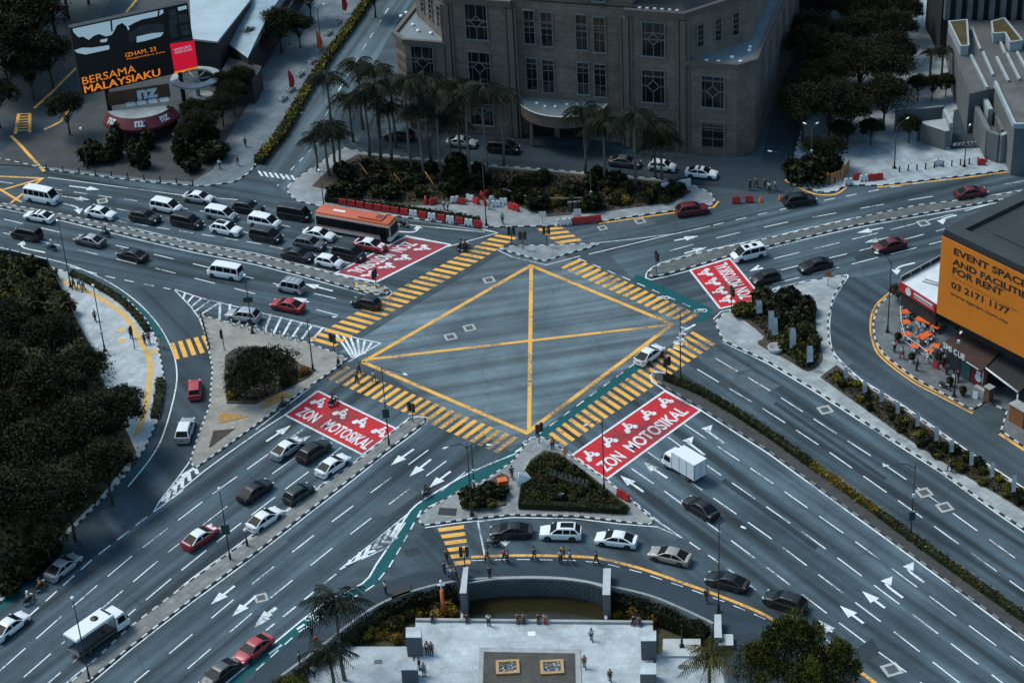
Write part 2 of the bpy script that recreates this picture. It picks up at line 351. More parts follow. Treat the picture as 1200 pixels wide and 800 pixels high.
# left triangle island
L_I = [(235, 370), (265, 378), (300, 386), (360, 402), (390, 413), (407, 420), (396, 430), (382, 440), (332, 474), (300, 498), (229, 549), (223, 541), (232, 512), (246, 475), (249, 432), (245, 412), (241, 393)]
island('pavement', L_I, pav_w, block=.62)
bed('planting_bed', [(264, 418), (275, 410), (300, 406), (340, 418), (352, 428), (370, 434), (362, 443), (330, 460), (300, 474), (266, 474), (263, 440)], soil, .24)
bed('planting_bed', [(259, 484), (291, 489), (256, 497)], soil_o, .18); bed('planting_bed', [(250, 506), (276, 503), (245, 526)], soil, .18); bed('planting_bed', [(316, 460), (345, 463), (306, 480)], soil_o, .18)
# left pavement
J_I = [(60, 314), (75, 318), (112, 332), (150, 352), (172, 376), (183, 397), (189, 425), (193, 450), (187, 487), (169, 527), (140, 565), (60, 645), (0, 706), (-80, 780), (-200, 700), (-200, 300), (0, 292), (40, 304)]
island('pavement', J_I, pav_l, block=.7)
sheet('grass', [(-200, 300), (0, 294), (40, 306), (58, 314), (82, 362), (100, 400), (125, 455), (160, 530), (120, 580), (40, 660), (-10, 708), (-100, 770), (-200, 700)], grassm, .13)
b = MB(); b.strip(GP(sm([(65, 327), (97, 340), (125, 355), (147, 372), (163, 397), (176, 425), (174, 455), (169, 485), (160, 510)], 5)), .75, .135); 
for q in ((180.5, 412), (143, 399), (142, 386)): b.lathe([(0, 0), (.55, 0)], G(*q, .134), 10)
struct(b.build('tactile_paving', tac))
# north-west plaza
K_I = [(-80, 186), (0, 186), (62, 200), (120, 207.5), (175, 214), (237, 219), (275, 214), (292, 203), (302, 190), (332, 155), (360, 105), (387, 65), (407, 40), (428, 10), (475, -70), (360, -150), (100, -120), (-80, 0)]
island('pavement', K_I, slabs('paving_plaza', (.125, .155, .178), R(60), 2.4, 1.6, .05, .8), block=.85)
sheet('road', [(-20, 140), (40, 140), (60, 110), (88, 75), (130, 0), (150, -40), (190, -40), (165, 0), (140, 60), (100, 110), (92, 135), (60, 155), (25, 158), (5, 178), (-20, 178)], A_FOOT, .135)
# centre-north landscaped island
C_I = [(338, 218), (352, 207), (402, 174), (430, 180), (560, 193), (700, 204), (800, 213), (832, 226), (838, 236), (834, 241), (792, 247), (702, 260), (650, 265), (600, 266), (566, 267), (465, 254), (375, 242), (348, 236), (337, 226)]
island('pavement', C_I, pav, block=.85)
bed('planting_bed', [(366, 219), (385, 200), (420, 182), (560, 196), (700, 207), (795, 216), (810, 226), (790, 238), (700, 250), (640, 255), (600, 240), (585, 230), (540, 240), (470, 242), (420, 232)], soil, .2)
# north-east pavement
N_I = [(925, 204), (922, 210), (930, 217), (962, 226), (978, 225.5), (990, 218), (1000, 217), (1030, 218), (1125, 207), (1260, 190), (1260, 20), (1075, -60), (990, -60), (965, 60)]
island('pavement', N_I, pav_b, block=.85)
# restaurant side
G_I = [(1053, 338), (1029, 359), (1023, 380), (1026, 400), (1037, 417), (1071, 443), (1101, 459), (1139, 481), (1155, 470), (1180, 482), (1173, 505), (1200, 524), (1330, 610), (1400, 420), (1200, 300)]
island('pavement', G_I, slabs('paving_cafe', (.12, .135, .145), R(-57), .8, .8, .03, .75), block=.8)

# ---------------------------------------------------------------- markings
mk_w = MB(); mk_y = MB(); zc = [0]
def zz(base=.012):
    zc[0] = (zc[0]+1) % 9; return base+.0009*zc[0]
def line(px, w=.15, b=None, s=0): (b or mk_w).strip(GP(sm(px, s) if s else px), w, zz())
def dash(px, L=3.9, gp=1.9, w=.16, start=0, b=None, s=0):
    P = [Vector(p[:2]) for p in GP(sm(px, s) if s else px)]; D = [0]
    for i in range(len(P)-1): D.append(D[-1]+(P[i+1]-P[i]).length)
    def at(t):
        for i in range(len(P)-1):
            if t <= D[i+1]: return P[i].lerp(P[i+1], (t-D[i])/(D[i+1]-D[i]))
        return P[-1]
    t = start
    while t+L*.4 < D[-1]:
        (b or mk_w).strip([at(t), at(min(t+L/2, D[-1])), at(min(t+L, D[-1]))] if s else [at(t), at(min(t+L, D[-1]))], w, zz()); t += L+gp
def arrow(tail, tip, w=.30, hw=1.25, hl=2.0):
    a, c = Vector(G(*tail)[:2]), Vector(G(*tip)[:2]); d = (c-a).normalized(); n = Vector((-d.y, d.x)); h = c-d*hl; z = zz()
    mk_w.strip([a, h], w, z); mk_w.poly([h+n*hw/2, c, h-n*hw/2], z)
def turn(pxs, tip, w=.30, hw=1.3):
    P = [Vector(p[:2]) for p in GP(sm(pxs, 4))]; c = Vector(G(*tip)[:2]); d = (c-P[-1]).normalized(); n = Vector((-d.y, d.x)); z = zz()
    mk_w.strip(P, w, z); mk_w.poly([P[-1]+n*hw/2, c, P[-1]-n*hw/2], z)
def quad(q, z, u, v):
    a = q[0].lerp(q[1], u); c = q[3].lerp(q[2], u); return a.lerp(c, v)
def crossing(L0, L1, R0, R1, n, fill=.52, b=None):
    l0, l1, r0, r1 = (G(*p) for p in (L0, L1, R0, R1)); z = zz()
    for i in range(n):
        t0 = (i+.5-fill/2)/n; t1 = (i+.5+fill/2)/n
        (b or mk_y).poly([l0.lerp(l1, t0), l0.lerp(l1, t1), r0.lerp(r1, t1), r0.lerp(r1, t0)], z)
# yellow box
for px in ([(425, 424), (622, 311), (788, 380), (617, 507), (425, 424)],): line(px, .58, mk_y)
line([(622.5, 312), (620, 507)], .5, mk_y); line([(427, 421.5), (788, 380)], .5, mk_y)
crossing((359, 398.5), (584, 273.5), (390, 407.5), (608, 277.5), 27)
crossing((655, 312.5), (803, 380), (676, 303), (820, 370), 18)
crossing((641, 510), (813.5, 387), (660, 524), (840, 402), 24)
crossing((404, 428), (609, 514), (382, 443), (585, 532), 23)
crossing((197, 403), (243, 392), (203, 422), (252, 410), 5, .55)
crossing((512, 617), (534, 664), (543, 613), (552, 662), 6, .55)
crossing((628, 267), (655, 287), (656, 264.5), (684, 283), 4, .5)
crossing((300, 200), (345, 206), (304, 206), (349, 212), 7, .5, mk_w)
# yellow kerb lines
line([(552, 652.5), (600, 650.5), (670, 651.5), (705, 654.5), (750, 665.5), (800, 682.5), (850, 700.5), (895, 719.5), (935, 743), (987, 773), (1030, 803), (1090, 850)], .42, mk_y, 4)
line([(1051, 336), (1026, 358), (1020, 380), (1023, 402), (1034, 420), (1069, 447), (1099, 463), (1140, 484.5)], .24, mk_y, 4); line([(1054, 337.5), (1029, 358.5), (1023.5, 380), (1026, 400), (1036.5, 418), (1071, 444.5), (1101, 460.5), (1141, 482)], .2, mk_y, 4)
line([(1171, 508), (1200, 527), (1300, 592)], .4, mk_y)
line([(702, 262), (792, 249), (836, 243), (842, 236)], .3, mk_y); line([(920, 211), (945, 224), (962, 228.5), (980, 227.5), (992, 219.5)], .3, mk_y, 3); line([(1028, 219.5), (1125, 209), (1260, 191)], .3, mk_y)
# box junction at the far left
line([(-40, 205), (50, 209), (10, 240), (-40, 236)], .4, mk_y); line([(-30, 204), (25, 237)], .4, mk_y); line([(50, 209), (-30, 232)], .4, mk_y)
# markings by the plaza at the far left
for px in ([(90, 80), (60, 110), (40, 128)], [(89, 112), (80, 130), (72, 143), (52, 153)], [(22, 134), (18, 158)], [(35, 134), (35, 156)], [(13, 160), (25, 172), (52, 202)], [(165, -5), (134, 32)]): mk_y.strip(GP(px), .5, .139+.0009*(zc[0] % 5)); zc[0] += 1
for k in range(7):
    y = 135+k*3.2; mk_y.strip(GP([(20, y), (36, y-1)]), .3, .145)
# white edge and divider lines
line([(56, 208), (215, 229), (300, 236)], .15); line([(0, 290), (37, 299), (87, 312), (130, 332), (162, 355), (185, 380), (198, 402), (206, 425), (206, 455), (192, 507), (177, 536), (150, 570)], .17, s=4)
line([(-40, 233), (0, 244.5), (75, 259.5), (150, 278), (225, 295.5), (300, 310.5), (375, 330), (415, 341.5), (443, 349.5), (456, 347), (459, 342), (450, 335)], .16, s=2); line([(150, 266), (225, 283.5), (300, 297), (393, 320)], .14)
line([(481, 489), (491, 487), (500, 489), (501.5, 494), (477, 514), (452, 532), (414, 562), (362, 602), (302, 649), (227, 704), (152, 762), (90, 815)], .16, s=2); line([(480, 489), (425, 533), (336, 597), (225, 677), (86, 793), (20, 850)], .16)
line([(761, 441), (767, 436.5), (776, 436.5), (822, 457)], .16, s=2); line([(762, 440), (764, 447), (779, 457), (821, 480.5), (900, 531), (996, 600.5), (1075, 657.5), (1200, 750), (1310, 830)], .2); line([(822, 456), (902, 506), (1032, 599), (1087, 639), (1202, 721), (1310, 797)], .16)
line([(757, 322), (760, 317), (775, 308), (825, 294), (900, 278.5), (1000, 255.5), (1150, 231), (1240, 215)], .15, s=2); line([(757, 322), (763, 328), (812, 316), (855, 303), (900, 291.5), (1000, 267.5), (1137, 243.5), (1240, 224)], .17, s=2)
line([(847, 401), (900, 426), (950, 456), (1025, 504), (1100, 552), (1165, 599), (1330, 714)], .18); line([(989, 323), (994, 324), (978, 348), (972, 375), (973, 400), (980, 417), (1009, 444.5), (1052, 470.5), (1127, 523), (1202, 573), (1330, 657)], .2, s=2)
line([(895, 351), (905, 339), (942, 329.5), (992, 322)], .16); line([(893.5, 355), (845, 365), (836, 374)], .15)
line([(498, 618), (537, 612.5), (600, 606), (675, 607.5), (725, 613.5), (770, 617), (800, 630), (768, 609), (755, 600), (711, 561), (667, 535)], .16)
line([(560, 611), (568, 650)], .2); line([(560, 611), (600, 606)], .2)
line([(205, 339), (235, 349), (300, 365), (386, 386)], .18); line([(205, 340), (233, 372), (246, 412), (250, 432), (247, 476), (233, 512), (222, 541), (180, 599), (240, 551), (300, 508), (334, 486)], .18, s=3)
line([(390, 433), (334, 477), (300, 503)], .12)
line([(605, 531), (550, 554), (505, 580), (481, 598), (461, 631), (441, 661), (425, 683), (375, 710), (300, 771), (250, 812)], .22, s=3)
line([(398, 667), (480, 600)], .16); line([(398, 667), (456, 640), (475, 612)], .16)
line([(690, 298), (780, 276.5), (832, 265)], .16); line([(682, 286.5), (740, 280.5), (790, 274)], .14); line([(565, 268), (583, 273), (525, 289)], .16)
line([(600, 264), (480, 258), (580, 272)], .12); line([(583, 293), (600, 301), (640, 310.5), (680, 300)], .14)
line([(475, 276), (528, 286.5), (441, 331), (393, 321)], .2); line([(462, 262), (568, 272)], .16)
# gores
def chev(a0, a1, b0, b1, n, w=.35, mid=None):
    A0, A1, B0, B1 = (G(*p) for p in (a0, a1, b0, b1))
    for i in range(n):
        t = (i+.5)/n; p = A0.lerp(A1, t); q = B0.lerp(B1, t)
        if mid: m = p.lerp(q, .5)+(A1-A0).normalized()*mid; mk_w.strip([p, m, q], w, zz())
        else: mk_w.strip([p, q], w, zz())
chev((212, 342), (262, 356), (212, 348), (236, 372), 5, .3)
chev((252, 352), (385, 385), (252, 374), (370, 401), 11, .32)
chev((390, 391), (440, 402), (412, 420), (428, 414), 6, .3); line([(390, 390), (446, 402), (408, 424)], .18)
chev((215, 554), (186, 591), (236, 551), (190, 592), 5, .45, -1.5)
chev((405, 660), (474, 608), (418, 657), (470, 628), 6, .4, -1.2)
# lane dashes
dash([(839, 420), (900, 456), (948.75, 487.5), (1050, 553), (1200, 661), (1310, 738)], s=0, start=0); dash([(817, 432.5), (903, 484), (967.5, 526.5), (1066.5, 596), (1200, 692), (1310, 772)])
dash([(802, 497), (843, 524), (897, 560), (1002, 634), (1200, 780), (1300, 856)]); dash([(783, 512), (834, 549), (945, 626), (1060, 712), (1170, 796), (1230, 842)])
dash([(759, 529.5), (810, 565), (900, 628), (1048, 740), (1125, 800), (1180, 842)]); dash([(736, 546), (787, 581), (893, 660), (1004, 745), (1080, 800), (1140, 850)], start=.6)
dash([(808, 635), (850, 664), (897, 699), (955, 740), (1000, 772)], 1.7, 1.3, .16)
dash([(400, 524), (346, 564), (261, 629), (194, 683), (97, 766), (20, 830)], 4.1, 1.7); dash([(347, 535), (270, 590), (205, 640), (128, 705), (51, 773), (0, 817)], 4.1, 1.7); dash([(356, 502), (243, 583), (147, 657), (66, 727), (-20, 803)], 4.1, 1.7)
dash([(215, 574), (170, 607), (107, 656), (30, 725), (-30, 780)], 1.9, 1.1, .2)
dash([(502, 527), (464, 555), (361, 632), (300, 680), (211, 755), (130, 822)], 3.6, 3.0); dash([(523, 540), (475, 576), (384, 646), (300, 714), (206, 795), (160, 834)], 3.6, 3.0); dash([(394, 672), (357, 702), (312, 738)], 2, 1.3, .2)
line([(545, 553), (517, 575)], .13)
dash([(0, 213), (110, 228.5), (178, 238), (300, 258), (454, 288)], 2.2, 2.0, .14); dash([(60, 224), (110, 240), (232, 262), (434, 299)], 2.2, 2.0, .14); dash([(110, 252), (142, 260), (232, 274), (300, 285), (413, 309)], 2.2, 1.4, .15)
dash([(5, 257), (56, 269), (164, 294), (300, 327), (364, 343), (412, 354)], 3.4, 3.2); dash([(0, 272), (93, 293), (193, 317), (300, 344.5), (406, 372)], 3.4, 3.2, start=.6); dash([(82, 312.5), (130, 325), (200, 339)], 1.6, 1.5, .17)
dash([(907, 303), (985, 284), (1117, 251), (1230, 220)], 4, 1.9); dash([(900, 321), (920, 315), (1019, 291), (1105, 269), (1230, 236)], 4, 1.9, start=2); dash([(905, 333), (925, 328), (1000, 309), (1095, 285), (1230, 250)], 4, 1.9)
dash([(785, 294), (850, 276), (929, 259), (1032, 240), (1122, 225.5), (1230, 207)], 3.6, 3.6, .15); dash([(836, 264), (900, 249), (945, 239), (1045, 219.5), (1140, 205)], 1.6, 1.8, .17)
dash([(678, 303), (745, 331), (815, 362)], 1.4, 1.2, .17); dash([(745, 425), (690, 465), (632, 508)], 1.4, 1.2, .17)
dash([(375, 165), (342, 198), (325, 218)], 1.3, 1.6, .14); dash([(400, 100), (385, 130), (362, 165)], 2.2, 2.2, .16); dash([(455, 10), (424, 60), (398, 105)], 2.4, 2.6, .16)
dash([(655, 520), (700, 553), (770, 609), (800, 631)], 1.2, .6, .14)
dash([(604, 540.5), (566, 563), (493, 598), (473, 635), (456, 664), (437, 687), (410, 702), (350, 740), (300, 785)], 1.3, 1.0, .16)
dash([(552, 656.5), (600, 655), (670, 656), (705, 659), (750, 670), (800, 687), (850, 705), (895, 724), (960, 760)], 1.4, 1.1, .12)
# arrows
for a, c in (((312, 517), (341, 498)), ((352, 516), (365, 510)), ((485, 526), (458, 545)), ((505, 538), (480, 558)), ((528, 552), (503, 571)), ((275, 686), (247, 708)), ((300, 698), (272, 722)), ((324, 712), (298, 735)),
             ((323, 711), (300, 730)), ((754, 576), (727, 557)), ((782, 560), (754, 541)), ((1037, 712), (1010, 692)), ((1012, 730), (984, 709)), ((975, 740), (959, 726)), ((1035, 267), (1004, 273)), ((1042, 278), (1013, 284.5)), ((927, 335), (900, 341)),
             ((790, 282), (819, 276.5)), ((802, 297), (829, 289.5)), ((81, 218), (117, 222.5)), ((72, 230), (106, 234.5)), ((390, 341), (357, 332.5)), ((362, 354), (343, 348.5))):
    arrow(a, c)
arrow((877, 327), (879.5, 314)) if False else arrow((888, 314), (878, 318))
turn([(826, 533), (810, 521), (805, 518)], (813, 511)); turn([(848, 519), (832, 507), (827, 504)], (835, 497.5)); turn([(1083, 682), (1068, 671), (1064, 666)], (1071, 658)); turn([(1058, 700), (1042, 688), (1038, 683)], (1046, 675))
turn([(1072, 308), (1056, 312), (1050, 316)], (1051, 322)); turn([(1121, 252), (1107, 256), (1103, 258)], (1105, 263)); turn([(53, 296), (30, 291), (25, 287)], (28, 282)); turn([(74, 238.5), (88, 242), (92, 245)], (93, 251)); turn([(462, 271), (484, 272), (490, 268)], (488, 264.5))
arrow((592, 633), (592, 640), .3, 1.2, .9)
struct(mk_w.build('road_markings', white)); struct(mk_y.build('road_markings', yellow))
# green cycle lane
b = MB()
def band(a, c, s=3): 
    A, C = GP(sm(a, s)), GP(sm(c, s)); n = min(len(A), len(C))
    for i in range(n-1): b.poly([A[i], A[i+1], C[i+1], C[i]], .0085)
band([(739, 328), (822, 369)], [(747, 322), (836, 362)]); band([(822, 369), (812, 380)], [(836, 362), (826, 376)])
band([(745, 424), (627, 509), (601, 527), (550, 555.5), (505, 581), (481, 599), (461, 632), (441, 662), (425, 684), (375, 711), (300, 772), (250, 813)], [(752, 431), (641, 512), (601, 540), (565, 562), (510, 590), (493, 600), (472, 635), (455, 665), (437, 687), (410, 702), (300, 786), (262, 815)])
band([(140, 341), (162, 357), (185, 381), (197, 401)], [(137, 345), (157, 361), (175, 382), (186, 402)]); band([(172, 524), (177, 537), (150, 570)], [(168, 530), (170, 540), (146, 566)]); band([(80, 648), (56, 668), (-20, 735)], [(66, 645), (44, 664), (-20, 722)])
struct(b.build('cycle_lane', greenp))
# cycle symbols
b = MB()
for (x, y) in ((621, 518), (366.5, 724), (777, 349), (821, 364), (797, 401)):
    p = G(x, y); b.lathe([(.28, 0), (.42, 0)], (p.x-.45, p.y, .0125), 12); b.lathe([(.28, 0), (.42, 0)], (p.x+.45, p.y, .0125), 12); b.strip([(p.x-.45, p.y+.1), (p.x, p.y+.5), (p.x+.45, p.y+.1)], .12, .0135)
for a, c in (((612, 524), (604, 529.5)), ((357, 731), (348, 737)), ((330, 755), (315, 766)), ((815, 380), (800, 388))): b.strip(GP([a, c]), .3, .0125)
for k in range(5): b.strip(GP([(797-k*2, 383+k*6), (806-k*2, 386+k*6)]), .4, .0135)
struct(b.build('cycle_lane_markings', white))
# manhole frames and drain covers on the carriageway
b = MB()
for (x, y, w) in ((573, 328, 1.5), (550, 384, 1.5), (528, 394.5, 1.5), (967, 480, 1.6), (1083, 577, 1.6), (1107, 594, 1.6), (1045, 784, 1.8), (306, 700, 1.4), (120, 235.5, 1.5), (1082, 261.5, 1.6), (750, 259, 1.4), (706, 267, 1.2)):
    p = G(x, y); b.box((p.x, p.y, .0115), (w, w, .004), .3); b.box((p.x, p.y, .013), (w*.62, w*.62, .006), .3, 1)
struct(b.build('manhole_covers', [mat('manhole_surround', (.36, .37, .37), .8, var=.2), mat('manhole_iron', (.07, .075, .08), .6, var=.2)]))

# ---------------------------------------------------------------- red motorcycle boxes with lettering
def text_tris(s, bold=.02):
    cu = bpy.data.curves.new('t', 'FONT'); cu.body = s; cu.offset = bold; cu.resolution_u = 3
    o = bpy.data.objects.new('t', cu); COL.objects.link(o); bpy.context.view_layer.update()
    me = o.evaluated_get(bpy.context.evaluated_depsgraph_get()).to_mesh()
    V = [tuple(v.co) for v in me.vertices]; Fc = [tuple(p.vertices) for p in me.polygons]
    bpy.data.objects.remove(o); bpy.data.curves.remove(cu)
    xs = [v[0] for v in V]; ys = [v[1] for v in V]
    x0, x1, y0, y1 = min(xs), max(xs), min(ys), max(ys)
    return [((v[0]-x0)/(x1-x0), (v[1]-y0)/(y1-y0)) for v in V], Fc, (x1-x0)/(y1-y0)
OCT = lambda x, y, r: [(x+r*math.cos(math.pi*k/5), y+r*math.sin(math.pi*k/5)) for k in range(10)]
ICON = [OCT(-.40, -.28, .22), OCT(.42, -.28, .22), [(-.52, -.06), (-.15, -.20), (.18, -.20), (.36, .02), (.30, .14), (.10, -.02), (-.50, .10)], [(-.24, .04), (.04, .02), (.10, .40), (-.14, .46)], [(.04, .30), (.36, .10), (.40, .20), (.10, .42)], OCT(.02, .58, .14), [(.28, .0), (.42, -.28), (.50, -.24), (.36, .24)]]
def zone(q, words, icons, m, th=(.13, .46)):
    Q = [G(*p) for p in q]; b = MB(); b.poly(Q, .0078); w = MB()
    
    for i in range(4): w.strip([Q[i], Q[(i+1) % 4]], .30, .0105+.0004*i)
    for (s, u0, u1) in words:
        V, Fc, asp = text_tris(s, .025); P = [quad(Q, 0, u0+(u1-u0)*v[0], th[0]+(th[1]-th[0])*v[1]) for v in V]
        w.add([(p.x, p.y, .0128) for p in P], Fc)
    ux = (Q[1]-Q[0]).normalized(); vy = (Q[3]-Q[0]).normalized()
    for (u, v) in icons:
        c = quad(Q, 0, u, v)
        for k, poly in enumerate(ICON): w.poly([c+ux*(x*1.65)+vy*(y*1.65) for x, y in poly], .0125+.0006*k)
    struct(b.build('motorcycle_box', m)); o = w.build('motorcycle_box_lettering', white_l); struct(o)
zone([(711, 561), (821, 480.5), (779, 458), (669, 534)], [('ZON', .05, .26), ('MOTOSIKAL', .33, .93)], [(.10, .72), (.30, .74), (.51, .74), (.71, .74), (.90, .74)], redp)
zone([(334, 486), (425, 532.5), (465, 502.5), (372.5, 458)], [('ZON', .07, .30), ('MOTOSIKAL', .40, .97)], [(.13, .72), (.42, .72), (.66, .74), (.90, .74)], redp)
zone([(475, 277.5), (393, 320), (441, 330), (528, 286.5)], [('ZON', .10, .34), ('MOTOSIKAL', .42, .92)], [(.17, .66), (.44, .66), (.66, .66), (.88, .64)], redp2)
zone([(894, 349.5), (855, 302.5), (808.5, 316.5), (844, 361.5)], [('ZON', .08, .32), ('MOTOSIKAL', .38, .94)], [(.15, .72), (.37, .72), (.60, .72), (.84, .72)], redp)

# ---------------------------------------------------------------- sunken plaza
plz = slabs('paving_white', (.44, .485, .51), R(2), .8, .8, .025, .8, .07)
pl = MB(); pl.poly([(p.x, p.y) for p in GP([(300, 850), (318, 800), (335, 788), (372, 764), (405, 742), (434, 757), (482, 757), (482, 726), (768, 729), (768, 757), (838, 760), (856, 850)], PZ)] if False else [(p.x, p.y) for p in HOLEW], PZ-.9)
struct(pl.build('planting_ground', mat('planting_ground', (.05, .046, .02), .95, var=.5, scale=1.5)))
def slab(name, px, m, z, z0): P = GP(px, z); b = MB(); b.prism([(p.x, p.y) for p in P], z0, z); return struct(b.build(name, m))
slab('plaza', [(487, 726), (765, 729), (768, 850), (484, 850)], plz, PZ, PZ-.88)
slab('plaza', [(405, 757), (484.3, 757), (484.3, 850), (318, 850), (318, 812), (350, 786), (385, 763)], slabs('paving_diag', (.38, .43, .46), R(47), 1.5, 1.5, .03, .8, .08), PZ-.004, PZ-.88)
slab('plaza', [(768.4, 766), (852, 766), (856, 850), (768.4, 850)], slabs('paving_diag_b', (.38, .43, .46), R(43), 1.5, 1.5, .03, .8, .08), PZ-.004, PZ-.88)
slab('plaza_edge', [(487, 723.5), (765, 726.5), (765, 729), (487, 726)], conc, PZ+.30, PZ-.9)
# retaining wall round the hole
Pw = [Vector((p[0], p[1])) for p in HOLEW][:len(HOLE)]
b = MB()
for i in range(len(Pw)-1):
    a, c = Pw[i], Pw[i+1]; d = (c-a).normalized(); n = Vector((-d.y, d.x)); b.prism([a+n*.15, c+n*.15, c-n*.15, a-n*.15], PZ-.9, .16)
tag(b.build('retaining_wall', mat('coping', (.24, .25, .25), .8, var=.25, scale=1)), 'low curved grey retaining wall between the dark footpath and the sunken plaza', 'wall')
for i in range(len(HOLE)-1, len(HOLEW)):
    pass
b = MB(); E = [Vector((p[0], p[1])) for p in HOLEW][len(HOLE)-1:]+[Vector((HOLEW[0][0], HOLEW[0][1]))]
for i in range(len(E)-1):
    a, c = E[i], E[i+1]; b.add([(a.x, a.y, PZ-.9), (c.x, c.y, PZ-.9), (c.x, c.y, .01), (a.x, a.y, .01)], [(3, 2, 1, 0)])
struct(b.build('plaza_bank', conc_d))
# pond
sheet_z = PZ-.55
b = MB(); b.poly([(p.x, p.y) for p in GP([(546, 702), (575, 694), (600, 690), (660, 691), (709, 704), (708, 726), (544, 725)], sheet_z)], sheet_z)
wm = mat('pond_water', (.022, .019, .007), .16, spec=.5, var=.25, scale=.4); struct(b.build('pond_water', wm))
# fountain court
slab('plaza_edge', [(562, 758), (680, 760), (683, 850), (558, 850)], conc, PZ+.10, PZ-.5)
slab('fountain_floor', [(567, 763), (674, 765), (676, 850), (564, 850)], slabs('paving_brown', (.06, .055, .045), 0, .3, .3, .02, .7), PZ+.104, PZ)


# resurfaced patches and long tar seams on the carriageways
pd_, pl2 = asphalt('patch_dark', (.030, .040, .048), 0, .1, .1), asphalt('patch_light', (.078, .100, .115), 0, .1, .15)
def patch(px, m, z): b = MB(); b.poly(GP(px), z); struct(b.build('road_patch', m))
for k, (px, m) in enumerate((([(845, 412), (880, 432), (850, 440), (822, 424)], pl2), ([(880, 434), (915, 452), (888, 466), (855, 446)], pl2), ([(472, 645), (490, 640), (495, 648), (478, 653)], pd_), ([(1000, 762), (1022, 748), (1034, 765), (1010, 778)], pd_), ([(760, 602), (800, 626), (790, 634), (752, 612)], pl2), ([(640, 600), (700, 606), (698, 612), (640, 607)], pd_), ([(915, 372 ), (935, 372), (935, 380), (915, 380)], pd_), ([(700, 268), (760, 256), (770, 262), (705, 276)], pl2), ([(440, 598), (480, 570), (492, 577), (452, 606)], pl2), ([(250, 690), (330, 628), (338, 634), (258, 697)], pl2), ([(1000, 300), (1060, 285), (1064, 290), (1004, 306)], pd_), ([(200, 250), (260, 261), (256, 266), (198, 255)], pd_), ([(985, 410), (1000, 425), (990, 430), (976, 412)], pl2), ([(1090, 505), (1130, 530), (1122, 536), (1082, 511)], pd_), ([(850, 560), (960, 640), (955, 644), (845, 564)], pd_), ([(910, 470), (1040, 560), (1036, 563), (906, 473)], pd_))):
    patch(px, m, .0072+.0003*(k % 3))
island('median', [(414, 332), (426, 335), (440, 337.5), (452, 339.5), (450, 343), (440, 343.5), (420, 339)], conc, .14, .7, [ky, kb])
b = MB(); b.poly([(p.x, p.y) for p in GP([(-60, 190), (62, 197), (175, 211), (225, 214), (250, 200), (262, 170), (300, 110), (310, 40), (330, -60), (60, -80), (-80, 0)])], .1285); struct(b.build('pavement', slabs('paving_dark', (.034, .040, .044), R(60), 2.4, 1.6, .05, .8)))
# ================================================================= buildings
def block(b, px, zt, z0=0, mi=0, mtop=None): 
    P = GP(px, zt); b.prism([(p.x, p.y) for p in P], z0, zt, mi, mtop); return b
class Facade:
    """upright plane through two ground points; local frame: x along it, y away from the camera"""
    def __init__(s, a, c, origin=None):
        s.A = G(*a); s.B = G(*c); s.ux = (s.B-s.A).normalized(); s.uy = Vector((-s.ux.y, s.ux.x, 0)); s.O = G(*origin) if origin else s.A; s.rz = math.atan2(s.ux.y, s.ux.x)
    def at(s, px, py, d=0.0):
        r = ray(px, py); o = Vector((0, 0, CAMH))-s.O-s.uy*d; t = -o.dot(s.uy)/r.dot(s.uy); p = Vector((0, 0, CAMH))+r*t-s.O
        return p.dot(s.ux), p.z
stone = stone_wall('building_stone', (.185, .142, .115), 1.5, .82)
stone_p = mat('stone_plain', (.135, .104, .086), .75, var=.12, scale=.5); cornice = mat('cornice', (.10, .082, .072), .7, var=.15)
roofm = mat('roof_membrane', (.15, .185, .205), .55, var=.18, scale=.4); roof_dark = mat('roof_dark', (.022, .024, .026), .6, var=.3, scale=.4)
wpane = mat('window_pane', (.010, .012, .014), .12, spec=.6, var=.2, scale=.7); wframe = mat('window_frame', (.16, .165, .165), .5, var=.1); lampw = mat('roof_lamp', (.75, .78, .78), .5, var=.05)
f = Facade((480, 150), (880, 185), (880, 185)); FC = f
root = empty('stone_building', f.O, f.rz, 'large brown stone building with diamond-patterned windows facing the junction', 'building')
s_T0, _ = f.at(735, 100); s_T1, _ = f.at(801, 100); zT = f.at(765, 16)[1]; zlow = f.at(840, 76)[1]
s_t0, _ = f.at(526, 60); s_t1, _ = f.at(600, 60); s_l0, _ = f.at(462, 100); ch = 2.2
DEP = 62.0; up_r = -s_T1
# upper mass with cut corners, lower mass full
def outl(sl0, sl1, sr0, sr1, rec): return [(sl0, 0), (sl1, 0), (sl1, rec), (sr0, rec), (sr0, 0), (sr1, 0)]
b = MB(); low = [(s_l0+ch, 0), (s_t1, 0), (s_t1, 1.2), (s_T0, 1.2), (s_T0, 0), (-ch, 0), (0, ch), (0, DEP), (s_l0, DEP), (s_l0, ch)]
b.prism(low, 0, zlow, 0, 1); b.build('lower_wall', [stone, roofm], root)
b = MB(); dg = up_r-.6
up = [(s_t0, 0.02), (s_t1-.02, .02), (s_t1-.02, 1.22), (s_T0+.02, 1.22), (s_T0+.02, .02), (s_T1, .02), (s_T1+dg*.86, dg*1.0), (s_T1+dg*.86, DEP-.1), (s_t0-dg*.86, DEP-.1), (s_t0-dg*.86, dg*1.0)]
b.prism(up, zlow-.01, zT, 0, 1); b.build('upper_wall', [stone, roof_dark], root)
b = MB(); hc = zT+14; b.prism([(s_t1-.5, 1.9), (s_T0+.5, 1.9), (s_T0+6, 12), (s_T0+6, DEP-2), (s_t1-6, DEP-2), (s_t1-6, 12)], zT-.02, hc, 0, 1); b.build('tower_wall', [stone, roof_dark], root)
